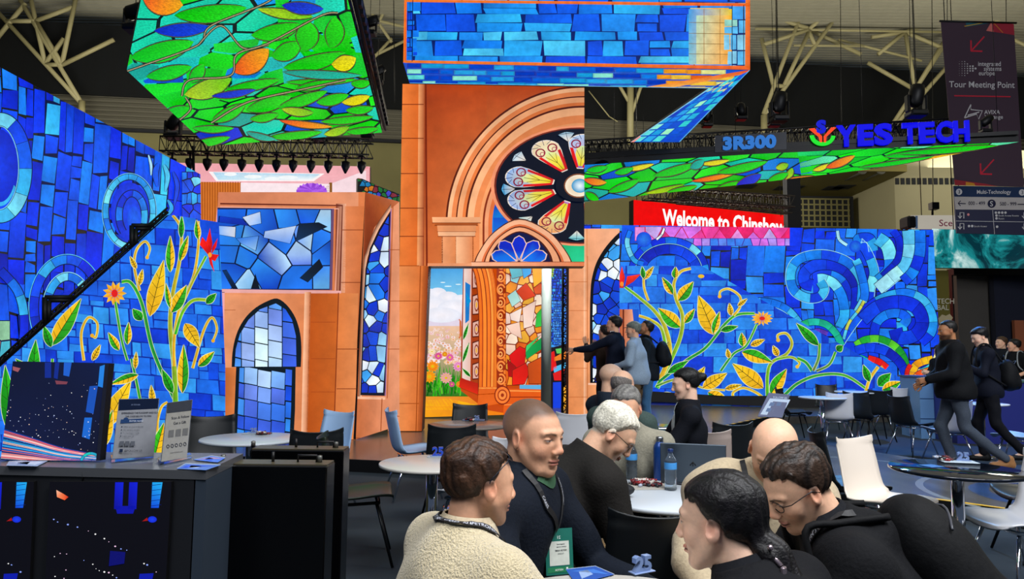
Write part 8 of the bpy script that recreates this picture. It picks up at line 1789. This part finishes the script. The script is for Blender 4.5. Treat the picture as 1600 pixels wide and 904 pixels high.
# woman with the ponytail
I = person('woman with a long black ponytail and black jacket, nearest at the bottom', (1124, 818), 1.80, 46, 56, 6, 0, st=dict(hair='#050406', hair2='#0c090e', thick=.007, front=.072, sides=.9, mess=.0012, lip='#b05050', wide=.98, earcut=.85, tail=[((0, -.075, -.02), (0, -.120, -.07), .040, .040), ((0, -.120, -.07), (0, -.16, -.18), .042, .045), ((0, -.16, -.18), (0, -.22, -.33), .045, .035)]), sk=3, near=True, top='#08090e', fat=1.12, jack=.024, s=1.0, collar='#0a0c12', arms={'L': ((-.25, .18, -.24), (-.10, .42, -.22)), 'R': ((.25, .2, -.24), (.10, .42, -.22))})
hp = lambda v: I['hc'] + I['HR'] @ (Vector(v) * I['s'])
MB().tube([hp((-.03, -.118, -.05)), hp((-.045, -.150, -.08))], .006, 6).sphere(tuple(hp((-.045, -.13, -.04))), .007, 10, 6).box(tuple(hp((-.05, -.155, -.09))), (.018, .01, .022), bev=.003).build('hair_clip', pmat('silver pink clip', '#b0a0a8', .25, .8), I['root'])
# walkers
ws = dict(L=((-.10, -.06, .50), (-.10, -.46, .16)), R=((.10, .14, .51), (.10, .02, .085)))
I = person('dark bearded man in a black jacket and grey jeans walking left along the stage', (1480, 517), 8.0, 74, 84, 8, 0, pose='stand', st=dict(hair='#0c0a0a', scalp='#14100e', thick=.005, mess=.001, beard='#14100e', beardk=.8), sk=2, top='#0a0c10', bottom='#3c4450', shoe='#8a6038', floor=ST, fat=1.2, jack=.035, legs=ws, arms={'L': ((-.26, .06, -.27), (-.20, .30, -.34)), 'R': ((.28, .02, -.28), (.24, .24, -.40))})
I = person('person in a dark suit with swept black hair walking left behind the bearded man', (1531, 527), 8.7, 70, 80, 20, 0, pose='stand', st=dict(hair='#06060a', thick=.014, front=.070, mess=.003), sk=3, top='#0a0f1e', bottom='#080a12', shoe='#0c0c0e', floor=ST, fat=1.05, legs=dict(L=((-.1, -.04, .5), (-.1, -.34, .14)), R=((.1, .12, .5), (.1, .06, .085))), arms={'L': ((-.24, .08, -.25), (-.14, .30, -.14)), 'R': ((.26, .0, -.28), (.24, .14, -.5))})
backpack(I, 'dark rucksack on the suited walker at the right', '#0a0c10', .95, (0, 0, -.1))
v = I['root'].matrix_basis @ (I['J']['wL'] + Vector((0, .09, .03))); o = MB().box((0, 0, 0), (.075, .012, .15), bev=.004).build('phone', pmat('pale phone', '#8c9cb0', .3)); o.location = v; o.rotation_euler = (.5, 0, math.radians(70)); prop(o, 'pale phone held by the suited walker', 'phone')
I = person('woman with dark hair holding a tablet behind the pale blue counter', (1467, 549), 13.2, 95, 120, 12, 0, pose='stand', st=dict(hair='#100c0c', thick=.016, lumps=[((0, -.03, -.05), (.085, .07, .07))]), sk=3, top='#10141c', bottom='#0c0e14', floor=ST * 0, arms={'L': ((-.22, .10, -.26), (-.08, .30, -.20)), 'R': ((.22, .10, -.26), (.08, .30, -.20))})
I = person('woman with tied brown hair standing far behind the walkers', (1564, 536), 14.5, 100, 95, 0, 0, pose='stand', st=dict(hair='#4a3424', thick=.014, lumps=[((0, -.09, .02), (.03, .03, .03))]), sk=0, top='#14161c', bottom='#0c0e14', floor=0)
I = person('person in a black T-shirt with a pale backpack at the far right edge', (1584, 540), 13.4, 110, 60, 0, 0, pose='stand', st=dict(hair='#0c0a0a', thick=.012), sk=1, top='#0a0b0e', bottom='#14161c', floor=0, sleeve=.2, arms={'L': ((-.24, .04, -.27), (-.12, .24, -.36)), 'R': ((.26, .0, -.28), (.2, .22, -.36))})
backpack(I, 'pale grey backpack at the far right edge', '#8c9090', .85)
